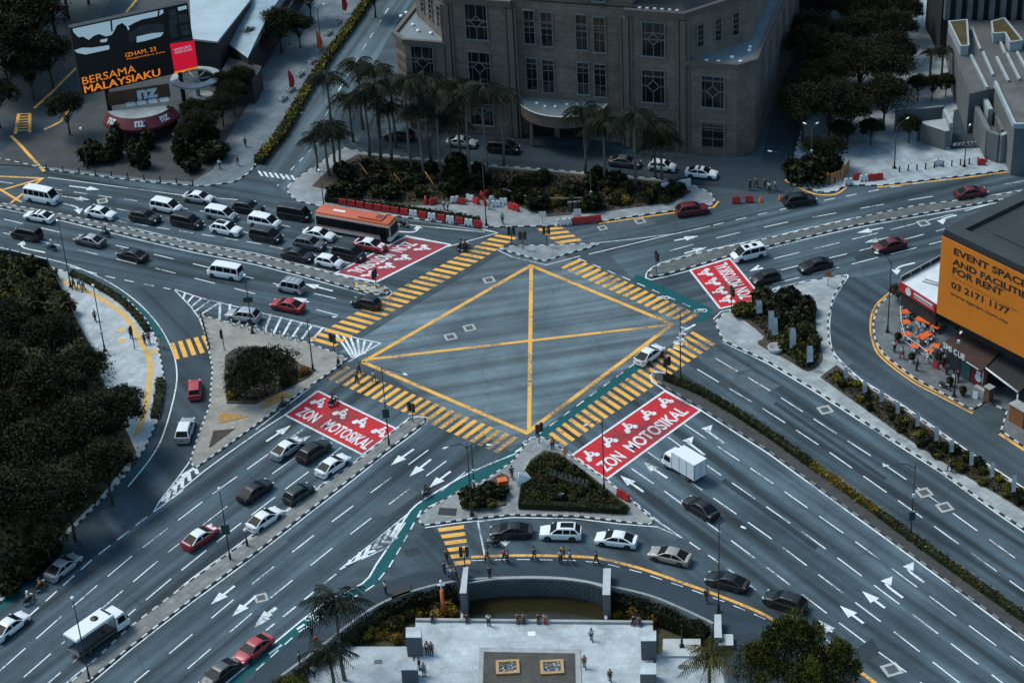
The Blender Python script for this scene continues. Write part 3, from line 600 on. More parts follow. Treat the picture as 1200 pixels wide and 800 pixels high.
# cornices and parapets
def trimline(pts, z, h, w, name='cornice', m=cornice, closed=False):
    b = MB(); P = [Vector(p) for p in pts]; n = len(P)
    for i in range(n if closed else n-1):
        a, c = P[i], P[(i+1) % n]; d = (c-a).normalized(); nn = Vector((d.y, -d.x)); a2 = a-d*w*.5; c2 = c+d*w*.5
        b.prism([a2+nn*w, c2+nn*w, c2-nn*.25, a2-nn*.25], z+.002*i, z+h+.002*i)
    b.build(name, m, root)
trimline([(s_l0, DEP), (s_l0, ch), (s_l0+ch, 0), (s_t0, 0)], zlow-.35, .75, .38); trimline([(s_T1, 0), (-ch, 0), (0, ch), (0, DEP)], zlow-.35, .75, .38)
trimline([(s_t0-dg*.86, dg), (s_t0, 0), (s_t1, 0)], zT-.4, .9, .45); trimline([(s_T0, 0), (s_T1, 0), (s_T1+dg*.86, dg), (s_T1+dg*.86, DEP)], zT-.4, .9, .45)
trimline([(s_l0, DEP), (s_l0, ch), (s_l0+ch, 0), (s_t0, 0)], 0, 1.1, .12, 'plinth', stone_p); trimline([(s_T1, 0), (-ch, 0), (0, ch), (0, DEP)], 0, 1.1, .12, 'plinth', stone_p)
# pilasters beside the bays
for s in (s_T0, s_T1, s_t0, s_t1):
    b = MB(); b.box((s, -.12, zT/2-.3), (.8, .5, zT-.9)); b.box((s+.75, -.02, zT/2-.3), (.25, .4, zT-.9)); b.box((s-.75, -.02, zT/2-.3), (.25, .4, zT-.9)); b.build('pilaster', stone_p, root)
# string courses
for z_ in (4.4, 5.0, zlow-2.6, zlow+3.2, zT-3.0):
    for (a_, c_, y_, top_) in ((s_l0+ch, s_t0-1.3, 0, zlow), (s_t0+1.3, s_t1-1.3, 0, zT), (s_t1+1.3, s_T0-1.3, 1.2, zT), (s_T0+1.3, s_T1-1.3, 0, zT), (s_T1+1.3, -ch, 0, zlow)):
        if z_ < top_-.8 and not (y_ > 1 and z_ < 7): b = MB(); b.box(((a_+c_)/2, y_-.04, z_), (c_-a_, .16, .22)); b.build('string_course', stone_p, root)
# pitched roof behind the right bay
b = MB(); b.add([(s_T0, 1.5, zT+.1), (s_T1+dg*.8, dg+1, zT+.1), (s_T1+dg*.5, dg+9, zT+4.5), (s_T0+4, 10, zT+4.5), (s_T1, 1.0, zT+.1)], [(0, 4, 1, 2, 3)]); b.build('roof', roof_dark, root)
def window(px, diamond=True, d=0.0, bars=2):
    (x0, y0, x1, y1) = px; a = f.at(x0, y0, d); c = f.at(x1, y0, d); e = f.at((x0+x1)/2+1, y1, d); s0, s1 = a[0], c[0]; zt = (a[1]+c[1])/2; zb = e[1]; w_ = s1-s0; h_ = zt-zb; sc = (s0+s1)/2; zc_ = (zt+zb)/2; yy = d-.02
    o = empty('window', (0, 0, 0)); o.parent = root
    b = MB(); b.box((sc, yy, zc_), (w_, .05, h_)); b.build('pane', wpane, o)
    b = MB(); fw_ = .16
    b.box((s0, yy-.08, zc_), (fw_, .22, h_+fw_)); b.box((s1, yy-.08, zc_), (fw_, .22, h_+fw_)); b.box((sc, yy-.08, zt), (w_-fw_, .22, fw_)); b.box((sc, yy-.12, zb-.1), (w_+.5, .34, .2))
    if diamond:
        r_ = w_*.27
        b.box((sc, yy-.05, zc_+h_*.25+r_*.5), (.10, .08, h_*.5-r_)); b.box((sc, yy-.05, zc_-h_*.25-r_*.5), (.10, .08, h_*.5-r_)); b.box((sc-w_*.25-r_*.5, yy-.05, zc_), (w_*.5-r_, .07, .10)); b.box((sc+w_*.25+r_*.5, yy-.05, zc_), (w_*.5-r_, .07, .10))
        for sx, sz in ((1, 1), (1, -1), (-1, 1), (-1, -1)):
            L_ = r_*math.sqrt(2); M_ = Matrix.Translation((sc+sx*r_/2, yy-.055-.003*(sx*sz), zc_+sz*r_/2)) @ Matrix.Rotation(math.pi/4*sx*sz, 4, 'Y'); b.box((0, 0, 0), (L_, .09, .12), 0, 0, M_)
        b.box((sc-w_*.33, yy-.045, zc_), (.05, .05, h_-.1)); b.box((sc+w_*.33, yy-.045, zc_), (.05, .05, h_-.1))
    else:
        for k in range(1, bars+1): b.box((sc, yy-.05, zb+h_*k/(bars+1)), (w_-.1, .07, .07))
        b.box((sc, yy-.045, zc_), (.06, .06, h_-.1))
    b.build('frame', wframe, o)
for px in ((752, 26, 779, 66), (752, 82, 779, 120), (822, 89, 849, 126), (544, 5, 570, 46), (548, 61, 574, 97), (481, 54, 507, 92), (752, 136, 779, 168), (550, 112, 577, 146), (487, 106, 512, 140)): window(px)
window((822, 143, 849, 182), False, bars=3)
for px in ((613, 12, 626, 51), (633, 14, 647, 54), (674, 17, 688, 58), (695, 20, 709, 61), (616, 68, 629, 105), (635, 70, 649, 108), (676, 73, 690, 110), (696, 75, 710, 113), (618, 118, 631, 140), (697, 128, 711, 160), (611, -46, 625, -8), (631, -44, 645, -5), (672, -40, 686, -2), (693, -38, 707, 1)): window(px, False, 1.2)
# tall windows of the diagonal wings
def wing(p0, p1, us, z0, z1):
    a, c = Vector(p0), Vector(p1); d = (c-a).normalized(); n = Vector((d.y, -d.x)); L_ = (c-a).length; an = math.atan2(d.y, d.x)
    for u in us:
        o = empty('window'); o.parent = root; q = a.lerp(c, u); 
        b = MB(); b.box((q.x+n.x*.02, q.y+n.y*.02, (z0+z1)/2), (1.1, .05, z1-z0), an); b.build('pane', wpane, o)
        b = MB(); 
        for e in (-.62, .62): b.box((q.x+d.x*e+n.x*.08, q.y+d.y*e+n.y*.08, (z0+z1)/2), (.16, .2, z1-z0+.2), an)
        for k in range(5): b.box((q.x+n.x*.06, q.y+n.y*.06, z0+(z1-z0)*k/4), (1.1, .08, .09), an)
        b.build('frame', wframe, o)
wing((s_T1, .02), (s_T1+dg*.86, dg), (.24, .5, .76), zlow+1.6, zT-2.2); wing((s_t0-dg*.86, dg), (s_t0, .02), (.24, .5, .76), zlow+1.6, zT-2.2)
for k in range(9): wing((0, 6+k*6), (0, 10+k*6), (.5,), 3, zlow-2)
# roof lamps on the low corner roofs and parapet
for (x, y) in ((827, 72), (842, 71), (858, 66), (868, 71), (879, 54), (878, 58)):
    p = G(x, y, zlow+.3); q = p-f.O; b = MB(); b.lathe([(0, 0), (.32, 0), (.28, .28), (0, .34)], (q.dot(f.ux), max(.8, q.dot(f.uy)), zlow+.02), 8); b.build('roof_lamp', lampw, root)
for (x, y) in ((476, 14), (470, 18), (468, 30), (484, 28), (490, 35), (505, 38)):
    p = G(x, y, zlow+.3); q = p-f.O; b = MB(); b.lathe([(0, 0), (.32, 0), (.28, .28), (0, .34)], (q.dot(f.ux), max(.8, q.dot(f.uy)), zlow+.02), 8); b.build('roof_lamp', lampw, root)
for k in range(6): b = MB(); b.lathe([(0, 0), (.28, 0), (.24, .25), (0, .3)], (s_T0+1.8+k*1.1, 1.1, zT+.12), 8); b.build('roof_lamp', lampw, root)
# half-round entrance porch
zp = 6.3; cxs = f.at(661, 122, 1.2); rad = 6.6; sc = f.at(662, 140, 1.2)[0]; b = MB(); arc = [(sc+rad*math.cos(a), 1.2+rad*.86*math.sin(a)) for a in [math.pi+math.pi*k/20 for k in range(21)]]
b.prism(arc, zp-1.9, zp, 0, 1); po = b.build('porch', [stone_p, roofm], root)
b = MB(); b.strip([(x, y) for x, y in arc], .35, zp+.012); b.build('porch_rim', mat('porch_rim', (.42, .42, .40), .6, var=.1), po)
for k in (5, 15): b = MB(); b.lathe([(.3, 0), (.3, zp-1.9)], (sc+(rad-.7)*math.cos(math.pi+math.pi*k/20), 1.2+(rad-.7)*.86*math.sin(math.pi+math.pi*k/20), 0), 10); b.build('column', stone_p, po)
for k in range(5): b = MB(); b.lathe([(0, 0), (.25, 0), (.22, .24), (0, .3)], (sc-3.6+k*1.5, -.9-.9*math.sin(k*1.2), zp+.01), 8); b.build('roof_lamp', lampw, po)
# dark ground floor openings and gilt lettering band (illegible in the photograph, so plain bars)
for (x0, x1) in ((620, 650), (656, 690)):
    a = f.at(x0, 160, 1.2)[0]; c = f.at(x1, 160, 1.2)[0]; b = MB(); b.box(((a+c)/2, 1.18, 1.9), (c-a, .06, 3.8)); b.build('entrance', wpane, root)

# ---------------------------------------------------------------- orange event hall, right edge
zt = 17.5; zo = 6.3
fo = Facade((1100, 390), (1200, 448)); A0 = G(1105, 272, zt); B0 = G(1200, 317.5, zt); ux = (B0-A0); ux.z = 0; ux.normalize(); uy = Vector((-ux.y, ux.x, 0))
orz = math.atan2(ux.y, ux.x); root = empty('event_hall', (A0.x, A0.y, 0), orz, 'event hall with a huge orange advertisement wall and a dark flat roof', 'building')
dk = mat('hall_dark', (.020, .021, .022), .7, var=.2); org = mat('hall_orange', (.66, .185, .008), .65, var=.10, scale=.35)
C0 = G(1200, 207, zt); dv = (C0-A0); dv.z = 0; dpt = 26; W_ = 46
b = MB(); b.prism([(0, 0), (W_, 0), (W_, dpt), (0, dpt)], zo-.2, zt, 0, 1); b.build('upper_wall', [dk, mat('hall_roof', (.022, .025, .028), .7, var=.25, scale=.3)], root)
b = MB(); b.prism([(2.0, 2.2), (W_, 2.2), (W_, dpt-1), (2.0, dpt-1)], 0, zo-.19, 0); b.build('ground_floor', dk, root)
b = MB(); [b.box((x, -.0+.3, zt+.35), (.01, .6, .01)) for x in (0,)]; b.box((W_/2, .9, zt+.25), (W_-.4, 1.8, .5)); b.box((.9, dpt/2+.7, zt+.252), (1.8, dpt-1.6, .5)); b.build('parapet', mat('hall_parapet', (.026, .030, .034), .7, var=.2, scale=.3), root)
b = MB(); b.box((W_/2+1.3, dpt/2+1, zt+.06), (W_-6, dpt-6, .1)); b.build('roof_panel', roof_dark, root)
adv = MB(); adv.box((W_/2-.02, -.06, (zo+zt)/2-.25), (W_, .10, zt-zo-.5)); adw = adv.build('advertisement', org, root)
inkm = mat('advert_ink', (.012, .011, .010), .7, var=.1)
def uvface(px, py):   # pixel -> local x, z on the advertisement plane
    r = ray(px, py); O = Vector((A0.x, A0.y, 0))-uy*.12; t = (O-Vector((0, 0, CAMH))).dot(uy)/r.dot(uy); p = Vector((0, 0, CAMH))+r*t-O; return p.dot(ux), p.z
def adtext(s, p0, p1, hpx, bold, nm='advert_text'):
    x0, z0 = uvface(*p0); x1, z1 = uvface(*p1); V, Fc, asp = text_tris(s, bold); h = abs(uvface(p0[0]-.5, p0[1]-hpx)[1]-z0); b = MB()
    b.add([(x0+(x1-x0)*v[0], -.125, z0+(z1-z0)*v[0]+h*v[1]) for v in V], Fc); return b.build(nm, inkm, adw)
adtext('EVENT SPACE', (1117.5, 298), (1203, 338), 8.6, .035); adtext('AND FACILITIES', (1116, 309.5), (1209, 354), 8.2, .035); adtext('FOR RENT', (1116, 320), (1175, 347.5), 8.4, .035)
adtext('03 2171 1177', (1114.5, 337), (1182.5, 369.5), 8.2, .03); adtext('www.tgmpc.com.my', (1113, 345.5), (1181, 381), 4.6, .015); adtext('Call us at our sales centre for more info', (1115, 324), (1192.5, 366), 2.0, .0)

# ---------------------------------------------------------------- kiosk beside the hall
zk = 4.2
def kp(px, py, z=zk): q = G(px, py, z); return (q.x, q.y)
krf = [kp(1055.5, 330), kp(1102, 305), kp(1112, 330), kp(1098, 357)]
wk = mat('kiosk_white', (.62, .66, .68), .55, var=.15, scale=.6); rk = mat('kiosk_red', (.42, .018, .022), .5, var=.08)
root = empty('kiosk', (krf[0][0], krf[0][1], 0), 0, 'red-fronted kiosk with a white flat roof against the orange hall', 'kiosk')
off = Vector((krf[0][0], krf[0][1])); loc = [tuple(Vector(p)-off) for p in krf]
b = MB(); b.prism(loc, zk-.25, zk); b.build('roof', wk, root); b = MB(); ins = [tuple(Vector(p)*.96+Vector((.15, -.1))) for p in loc]; b.prism(ins, 0, zk-.26); b.build('wall', dk, root)
b = MB(); a, c = Vector(loc[0]), Vector(loc[3]); d = (c-a).normalized(); n = Vector((d.y, -d.x)); b.prism([a+n*.05, c+n*.05, c+n*.25, a+n*.25], zk-1.15, zk+.1); fa = b.build('fascia', rk, root)
b = MB(); 
for k, u in enumerate((.42, .60, .62)):
    pass
q = a.lerp(c, .6); b.prism([a.lerp(c, .42)+n*.26, a.lerp(c, .93)+n*.26, a.lerp(c, .93)+n*.29, a.lerp(c, .42)+n*.29], zk-.42, zk-.12); b.prism([a.lerp(c, .42)+n*.26, a.lerp(c, .93)+n*.26, a.lerp(c, .93)+n*.29, a.lerp(c, .42)+n*.29], zk-.75, zk-.66); b.build('lettering_bar', wk, fa)
b = MB(); q = a.lerp(c, .27)+n*.27; an = math.atan2(d.y, d.x); b.tube([(q.x, q.y, zk-.5), (q.x+n.x*.05, q.y+n.y*.05, zk-.5)], .55, 16); b.build('round_logo', wk, fa)
b = MB(); a2, c2 = Vector(loc[0]), Vector(loc[1]); b.tube([(a2.x, a2.y, zk+.75), (c2.x, c2.y, zk+.75)], .07, 6); [b.tube([(*a2.lerp(c2, u), zk), (*a2.lerp(c2, u), zk+.75)], .05, 6) for u in (0, .25, .5, .75, 1)]; b.build('roof_rail', chrome_k := mat('rail_pale', (.5, .5, .48), .5, var=.1), root)
b = MB(); b.prism([tuple(a2+Vector((.05, .1))), tuple(c2+Vector((.05, .1))), tuple(c2+Vector((.1, .35))), tuple(a2+Vector((.1, .35)))], zk, zk+.6); b.build('parapet', dk, root)
b = MB(); m_ = Vector(loc[0]).lerp(Vector(loc[2]), .45); b.tube([(m_.x, m_.y, zk+.1), (m_.x+2.2, m_.y-1.6, zk+.1), (m_.x+2.5, m_.y-1.2, zk+.1), (m_.x+.4, m_.y+.5, zk+.1)], .08, 6); b.build('pipe', mat('pipe', (.3, .3, .3), .5, var=.1), root)

# ---------------------------------------------------------------- cafe below the hall
zc_ = 3.6
def cpt(px, py, z): q = G(px, py, z); return Vector((q.x, q.y))
cfr = [cpt(1101, 404, zc_), cpt(1150, 435, zc_), cpt(1172, 412, zc_), cpt(1128, 384, zc_)]
root = empty('cafe', (cfr[0].x, cfr[0].y, 0), 0, 'dark cafe with a lettered roof edge and red panel under the orange hall', 'cafe'); l = [tuple(p-cfr[0]) for p in cfr]
b = MB(); b.prism(l, zc_-.25, zc_, 0, 1); b.build('roof', [dk, mat('cafe_roof', (.045, .020, .018), .8, var=.3, scale=.6)], root)
a, c = Vector(l[0]), Vector(l[1]); d = (c-a).normalized(); n = Vector((d.y, -d.x)); e = Vector(l[3])-a
b = MB(); b.prism([a-n*1.2, c-n*1.2, Vector(l[2])-n*.2, Vector(l[3])-n*.2], 0, zc_-.26); b.build('wall', mat('cafe_wall', (.03, .035, .037), .6, var=.4, scale=1.2), root)
def front(u0, u1, z0, z1, m, nm, o=-1.15):
    b = MB(); p, q = a.lerp(c, u0)-n*(-o-.0), a.lerp(c, u1)-n*(-o); b.prism([p, q, q+n*.06, p+n*.06], z0, z1); return b.build(nm, m, root)
front(.62, .98, .4, 3.1, mat('cafe_red', (.16, .014, .016), .6, var=.2), 'red_panel'); front(.40, .60, .3, 3.2, mat('cafe_teal', (.03, .10, .11), .6, var=.4, scale=1.5), 'teal_panel')
pm_ = MB(); q = a.lerp(c, .80)-n*1.07; pm_.tube([(q.x, q.y, 1.5), (q.x+n.x*.04, q.y+n.y*.04, 1.5)], .55, 14); pm_.tube([(q.x, q.y, 2.25), (q.x+n.x*.04, q.y+n.y*.04, 2.25)], .38, 14); pm_.tube([(q.x, q.y, 2.75), (q.x+n.x*.04, q.y+n.y*.04, 2.75)], .16, 10); pm_.build('white_emblem', wk, root)
for u in (.02, .2, .38): b = MB(); q = a.lerp(c, u); b.tube([(q.x, q.y, 0), (q.x, q.y, zc_-.25)], .07, 6); b.build('post', dk, root)
V, Fc, asp = text_tris('SMI CUE', .03); b = MB(); p0, p1 = a.lerp(c, .10)+n*.12, a.lerp(c, .62)+n*.12; b.add([(*(p0.lerp(p1, v[0])), zc_+.05+.85*v[1]) for v in V], Fc); b.build('sign_lettering', wk, root)
b = MB(); p0, p1 = a.lerp(c, .66)+n*.12, a.lerp(c, .95)+n*.12; b.prism([p0, p1, p1+n*.03, p0+n*.03], zc_+.05, zc_+.2); b.build('sign_line', wk, root)
# second roof strip with fairy-light edge to the right
cr2 = [cpt(1153, 430, 3.4), cpt(1193, 460, 3.4), cpt(1216, 440, 3.4), cpt(1176, 412, 3.4)]; root = empty('pavilion', (cr2[0].x, cr2[0].y, 0), 0, 'dark roofed pavilion with a pale edged canopy right of the cafe', 'pavilion'); l2 = [p-cr2[0] for p in cr2]
b = MB(); b.prism(l2, 3.2, 3.4); b.build('roof', dk, root); b = MB(); b.tube([(*l2[0], 3.45), (*l2[1], 3.45)], .12, 6); b.build('edge_lights', wk, root)
for p in l2: b = MB(); b.tube([(*p, 0), (*p, 3.2)], .09, 6); b.build('post', wk, root)
p = G(1158, 470); root = empty('brick_pillar', p, R(-57), 'short brick pillar with a grey box at the cafe driveway', 'pillar'); b = MB(); b.box((0, 0, 1.0), (.8, .8, 2.0)); b.build('shaft', mat('brick_brown', (.13, .06, .03), .8, var=.3, scale=3), root); b = MB(); b.box((0, 0, 2.06), (1.0, 1.0, .12)); b.build('cap', conc, root); b = MB(); b.box((-1.3, -.1, .7), (1.6, .5, 1.2)); b.build('grey_box', conc, root)
p = G(1194, 496); root = empty('brick_pillar', p, R(-57), 'orange brick pillar at the right edge above the yellow kerb', 'pillar'); b = MB(); b.box((0, 0, 1.2), (2.2, 1.2, 2.4)); b.build('shaft', mat('brick_orange', (.22, .08, .025), .8, var=.3, scale=3), root); b = MB(); b.box((0, 0, 2.46), (2.4, 1.4, .12)); b.build('cap', conc, root)

# ---------------------------------------------------------------- north-east podium with terraces
con_p = mat('podium_concrete', (.115, .125, .13), .8, var=.22, scale=.4); con_w = mat('podium_white', (.32, .36, .38), .7, var=.15, scale=.5); deck = mat('podium_deck', (.085, .085, .085), .8, var=.3, scale=.25); lawn = mat('roof_lawn', (.060, .045, .012), .95, var=.4, scale=.8)
def at0(b, px, zt, z0, mi=0, mt=None, o=Vector((0, 0))):
    b.prism([(p.x-o.x, p.y-o.y) for p in GP(px, zt)], z0, zt, mi, mt); return b
O = G(1160, 170); OO = Vector((O.x, O.y)); root = empty('terraced_podium', (O.x, O.y, 0), 0, 'grey terraced concrete building with white roof planters at the upper right', 'building')
b = MB(); at0(b, [(1118, 62), (1111, 24), (1260, 24), (1280, 110), (1178, 100), (1168, 103), (1136, 110)], 6.5, 0, 0, 1, OO); b.build('terrace', [con_p, deck], root)
for k, (p0, p1) in enumerate((((1139, 32), (1149, 57)), ((1152, 60), (1164, 87)), ((1168, 66), (1182, 94)), ((1180, 62), (1195, 92)), ((1138, 64), (1157, 102)), ((1192, 60), (1212, 96)), ((1172, 47), (1178, 62)))):
    b = MB(); a, c = (Vector(G(*q, 6.9)[:2])-OO for q in (p0, p1)); d = (c-a).normalized(); n = Vector((-d.y, d.x))*.18; b.prism([a+n, c+n, c-n, a-n], 6.48, 6.9); b.build('beam', con_w, root)
for (px, s_) in (([(1112, 26), (1133, 24), (1135, 54), (1126, 55)], 1), ([(1162, 26), (1177, 22), (1198, 48), (1184, 50), (1178, 39), (1164, 40)], 1)):
    b = MB(); at0(b, px, 8.0, 6.4, 0, 1, OO); pl_ = b.build('roof_planter', [con_w, lawn], root)
    P = [Vector((p.x, p.y))-OO for p in GP(px, 8.0)]; b = MB()
    for i in range(len(P)): a, c = P[i], P[(i+1) % len(P)]; d = (c-a).normalized(); n = Vector((-d.y, d.x))*.14; b.prism([a+n, c+n, c-n, a-n], 7.9, 8.15+.003*i)
    b.build('planter_rim', con_w, pl_)
for k in range(9): b = MB(); q = Vector(G(1110+k*13, 24, 6.5)[:2])-OO; b.box((q.x, q.y+.6, 11), (.8, 1.0, 9)); b.build('column', con_p, root)
b = MB(); q0 = Vector(G(1105, 24, 6.5)[:2])-OO; q1 = Vector(G(1260, 24, 6.5)[:2])-OO; b.prism([q0+Vector((0, 1.2)), q1+Vector((0, 1.2)), q1+Vector((0, 12)), q0+Vector((0, 12))], 0, 24); b.build('rear_wall', dk, root)
b = MB(); at0(b, [(1166, 100), (1185, 97), (1260, 94), (1270, 148), (1189, 150)], 7.5, 0, 0, 1, OO); b.build('roof_block', [con_p, mat('podium_roof', (.10, .10, .098), .85, var=.4, scale=.3)], root)
b = MB(); P = [Vector(G(*q, 7.5)[:2])-OO for q in ((1166, 100), (1189, 150), (1270, 148))]
for i in range(2): a, c = P[i], P[i+1]; d = (c-a).normalized(); n = Vector((-d.y, d.x))*.2; b.prism([a+n, c+n, c-n, a-n], 7.45+.01*i, 8.2+.01*i)
b.build('roof_parapet', con_w, root)
def wall_px(name, a, c, h, t=.35, m=None, par=None, z0=0):
    p, q = (Vector(G(*x, h)[:2])-OO for x in (a, c)); d = (q-p).normalized(); n = Vector((-d.y, d.x))*t; b = MB(); b.prism([p+n, q+n, q-n, p-n], z0, h); return b.build(name, m or con_p, par or root)
wall_px('ramp_wall', (1134, 103), (1159, 153), 4.5); wall_px('ramp_wall', (1147, 100), (1161, 128), 5.2, .35, con_w); wall_px('ramp_wall', (1159, 153), (1172, 158), 4.5, .35); wall_px('ramp_wall', (1172, 158), (1186, 153), 4.5, .35, con_w); wall_px('ramp_wall', (1165, 128), (1176, 152), 4.2)
wall_px('ramp_wall', (1153, 154), (1159, 166), 2.4, .6)
b = MB(); at0(b, [(1151, 104), (1166, 103), (1187, 152), (1173, 158), (1160, 152)], 2.6, 0, 0, 1, OO); b.build('ramp_floor', [con_p, conc_d], root)
b = MB(); at0(b, [(1118, 128), (1134, 126), (1150, 150), (1128, 152)], 4.0, .02, 0, 0, OO) if False else None
# gatehouse and walls left of the ramp
O = G(1100, 165); OO = Vector((O.x, O.y)); root = empty('gatehouse', (O.x, O.y, 0), 0, 'small grey gatehouse with a stained flat roof beside the dark driveway', 'gatehouse')
b = MB(); at0(b, [(1075, 143), (1108, 139), (1113, 153), (1108, 154)], 3.2, 0, 0, 1, OO); b.build('wall', [con_p, conc], root)
wall_px('garden_wall', (1050, 130), (1106, 124), 3.6, .25, con_p, root); wall_px('gate_wall', (1107, 128), (1115, 144), 3.8, .25, con_w, root); wall_px('low_wall', (1086, 165), (1111, 173), .5, .15, con_w, root)
p = Vector(G(1103, 170)[:2])-OO
b = MB(); b.box((p.x, p.y+.5, 1.3), (2.3, .12, 2.4), -.25); b.build('shutter', con_w, root); b = MB(); b.box((p.x-2.2, p.y+1.0, 1.3), (2.0, .12, 2.4), -.25); b.build('opening', wpane, root)
b = MB(); b.poly([(p.x, p.y) for p in GP([(1118, 130), (1134, 126), (1158, 168), (1152, 174), (1114, 176), (1114, 160)])], .135); struct(b.build('driveway', A_FOOT))
p = G(1130, 174); root = empty('barrier_board', p, .05, 'red and white striped barrier board across the dark driveway', 'barrier'); b = MB()
for k in range(12): b.add([(-1.6+k*.27, -.03, .55), (-1.6+k*.27+.27, -.03, .55), (-1.6+k*.27+.27+.25*(1 if k < 6 else -1), -.03, 1.0), (-1.6+k*.27+.25*(1 if k < 6 else -1), -.03, 1.0)], [(0, 1, 2, 3)], k % 2)
b.box((0, .02, .775), (3.4, .06, .42), 0, 0); b.build('board', [kw, mat('barrier_dark', (.06, .03, .03), .6, var=.1)], root); b = MB(); [b.box((x, .02, .28), (.08, .3, .56)) for x in (-1.4, 1.4)]; b.build('feet', trim_k := mat('trim_k', (.02, .02, .02), .6, var=.1), root)

# ---------------------------------------------------------------- plaza screen, kiosk and roofs at the upper left
fs = Facade((104, 151), (240, 117)); root = empty('advertising_screen', fs.O, fs.rz, 'huge tilted-looking advertising screen with orange lettering over the upper-left plaza', 'screen')
def sp(px, py): return fs.at(px, py)
def spoly(b, pts, y, mi=0): 
    P = [sp(*p) for p in pts]; T = tessellate_polygon([[Vector((p[0], p[1], 0)) for p in P]]); return b.add([(p[0], y, p[1]) for p in P], T, mi)
blk = mat('screen_black', (.010, .010, .011), .5, var=.1); sky_s = mat('screen_sky', (.33, .45, .52), .5, var=.06, scale=.3, emit=.28); orl = mat('screen_orange', (.85, .23, .02), .5, emit=.35, var=.05); rdl = mat('screen_red', (.62, .006, .03), .5, emit=.35, var=.04); mid = mat('screen_grey', (.045, .055, .062), .5, var=.6, scale=.7)
c0, c1, c2, c3 = sp(82, 33), sp(219.5, 3.5), sp(231.5, 80), sp(97, 112)
b = MB(); q = [c0, c1, c2, c3]; b.add([(x, y, z) for y in (0, 1.2) for x, z in q], [(0, 1, 2, 3), (7, 6, 5, 4), (0, 4, 5, 1), (1, 5, 6, 2), (2, 6, 7, 3), (3, 7, 4, 0)]); pnl = b.build('panel', blk, root)
b = MB(); spoly(b, [(85, 34), (191, 11.5), (195, 38), (92, 62)], -.02, 0); b.build('picture_sky', sky_s, pnl)
b = MB(); spoly(b, [(86, 38), (92, 44), (97, 43), (104, 47), (110, 42), (116, 40), (124, 43), (131, 41), (134, 36), (137, 30), (143, 27), (148, 31), (150, 36), (158, 27), (166, 23), (176, 21), (186, 19), (192, 15), (200, 60), (200, 85), (100, 108), (93, 66)], -.04, 0); b.build('picture_silhouette', blk, pnl)
b = MB(); spoly(b, [(87, 59), (96, 56), (108, 56), (128, 53), (128, 58), (100, 64), (90, 62)], -.06); spoly(b, [(160, 43), (178, 39), (192, 38), (188, 43), (170, 48), (160, 50)], -.06); spoly(b, [(117, 47), (126, 45), (125, 49), (118, 50)], -.06); b.build('picture_water', sky_s, pnl)
b = MB(); spoly(b, [(150, 40), (165, 30), (190, 27), (194, 36), (170, 42), (152, 50)], -.05); b.build('picture_hill', mid, pnl)
b = MB(); spoly(b, [(152, 34), (160, 29), (170, 26), (182, 24.5), (182, 22.5), (170, 23.5), (159, 26), (150, 31)], -.07); spoly(b, [(184, 24), (186, 24), (187, 12), (185, 12)], -.07); spoly(b, [(130, 37), (132, 37), (131, 24), (129, 24)], -.07); b.build('picture_bridge', blk, pnl)
b = MB(); spoly(b, [(199, 51.5), (227.5, 47.5), (231.5, 77.5), (204.5, 84)], -.03); b.build('red_panel', rdl, pnl)
b = MB(); spoly(b, [(204, 84.3), (231.6, 77.9), (232, 80), (204.3, 86.5)], -.03); b.build('orange_edge', orl, pnl)
for i, px in enumerate(([(197, 12), (206, 10), (208, 28), (199, 31)], [(208, 9), (218, 6.5), (219, 10.5), (209, 13)], [(208.5, 18), (219, 16), (221, 25), (210, 27.5)], [(198, 32), (206, 30), (209, 43), (201, 45)], [(211, 31), (221, 28.5), (224, 40), (213, 42.5)])): b = MB(); spoly(b, px, -.03); b.build('photo_tile', mid if i != 1 else sky_s, pnl)
b = MB(); spoly(b, [(201, 49), (224, 44), (224.5, 46.5), (201.5, 51)], -.03); b.build('caption_strip', mid, pnl)
def stext(s, p0, p1, hpx, bold, m, y=-.09):
    a = sp(*p0); c = sp(*p1); h = sp(p0[0]-1.5, p0[1]-hpx)[1]-a[1]; V, Fc, asp = text_tris(s, bold); b = MB(); b.add([(a[0]+(c[0]-a[0])*v[0]-h*.0*v[1], y, a[1]+(c[1]-a[1])*v[0]+h*v[1]) for v in V], Fc); return b.build('screen_text', m, pnl)
stext('BERSAMA', (97, 99.5), (159.5, 84.5), 8.6, .0, orl); stext('MALAYSIAKU', (99, 109.5), (187.6, 88.6), 8.4, .0, orl); stext('MALAYSIAKU', (99.7, 109.4), (188.2, 88.5), 8.4, .0, orl, -.095); stext('MALAYSIAKU', (99.4, 109.2), (188, 88.3), 8.4, .0, orl, -.10); stext('IZHAM, 23', (147.5, 68), (183, 60), 5.4, .0, orl); stext('Pengembara jiwa', (148.5, 70.8), (193, 61.8), 2, .0, orl); stext('KONGSI CERITA', (204, 60), (224, 55.5), 2.4, .02, sky_s); stext('ANDA DI SINI', (204.5, 63.5), (225, 59), 2.4, .02, sky_s)
for x in (4, 16): b = MB(); b.box((x, 1.0, 4), (.6, .6, 8)); b.build('post', blk, root)
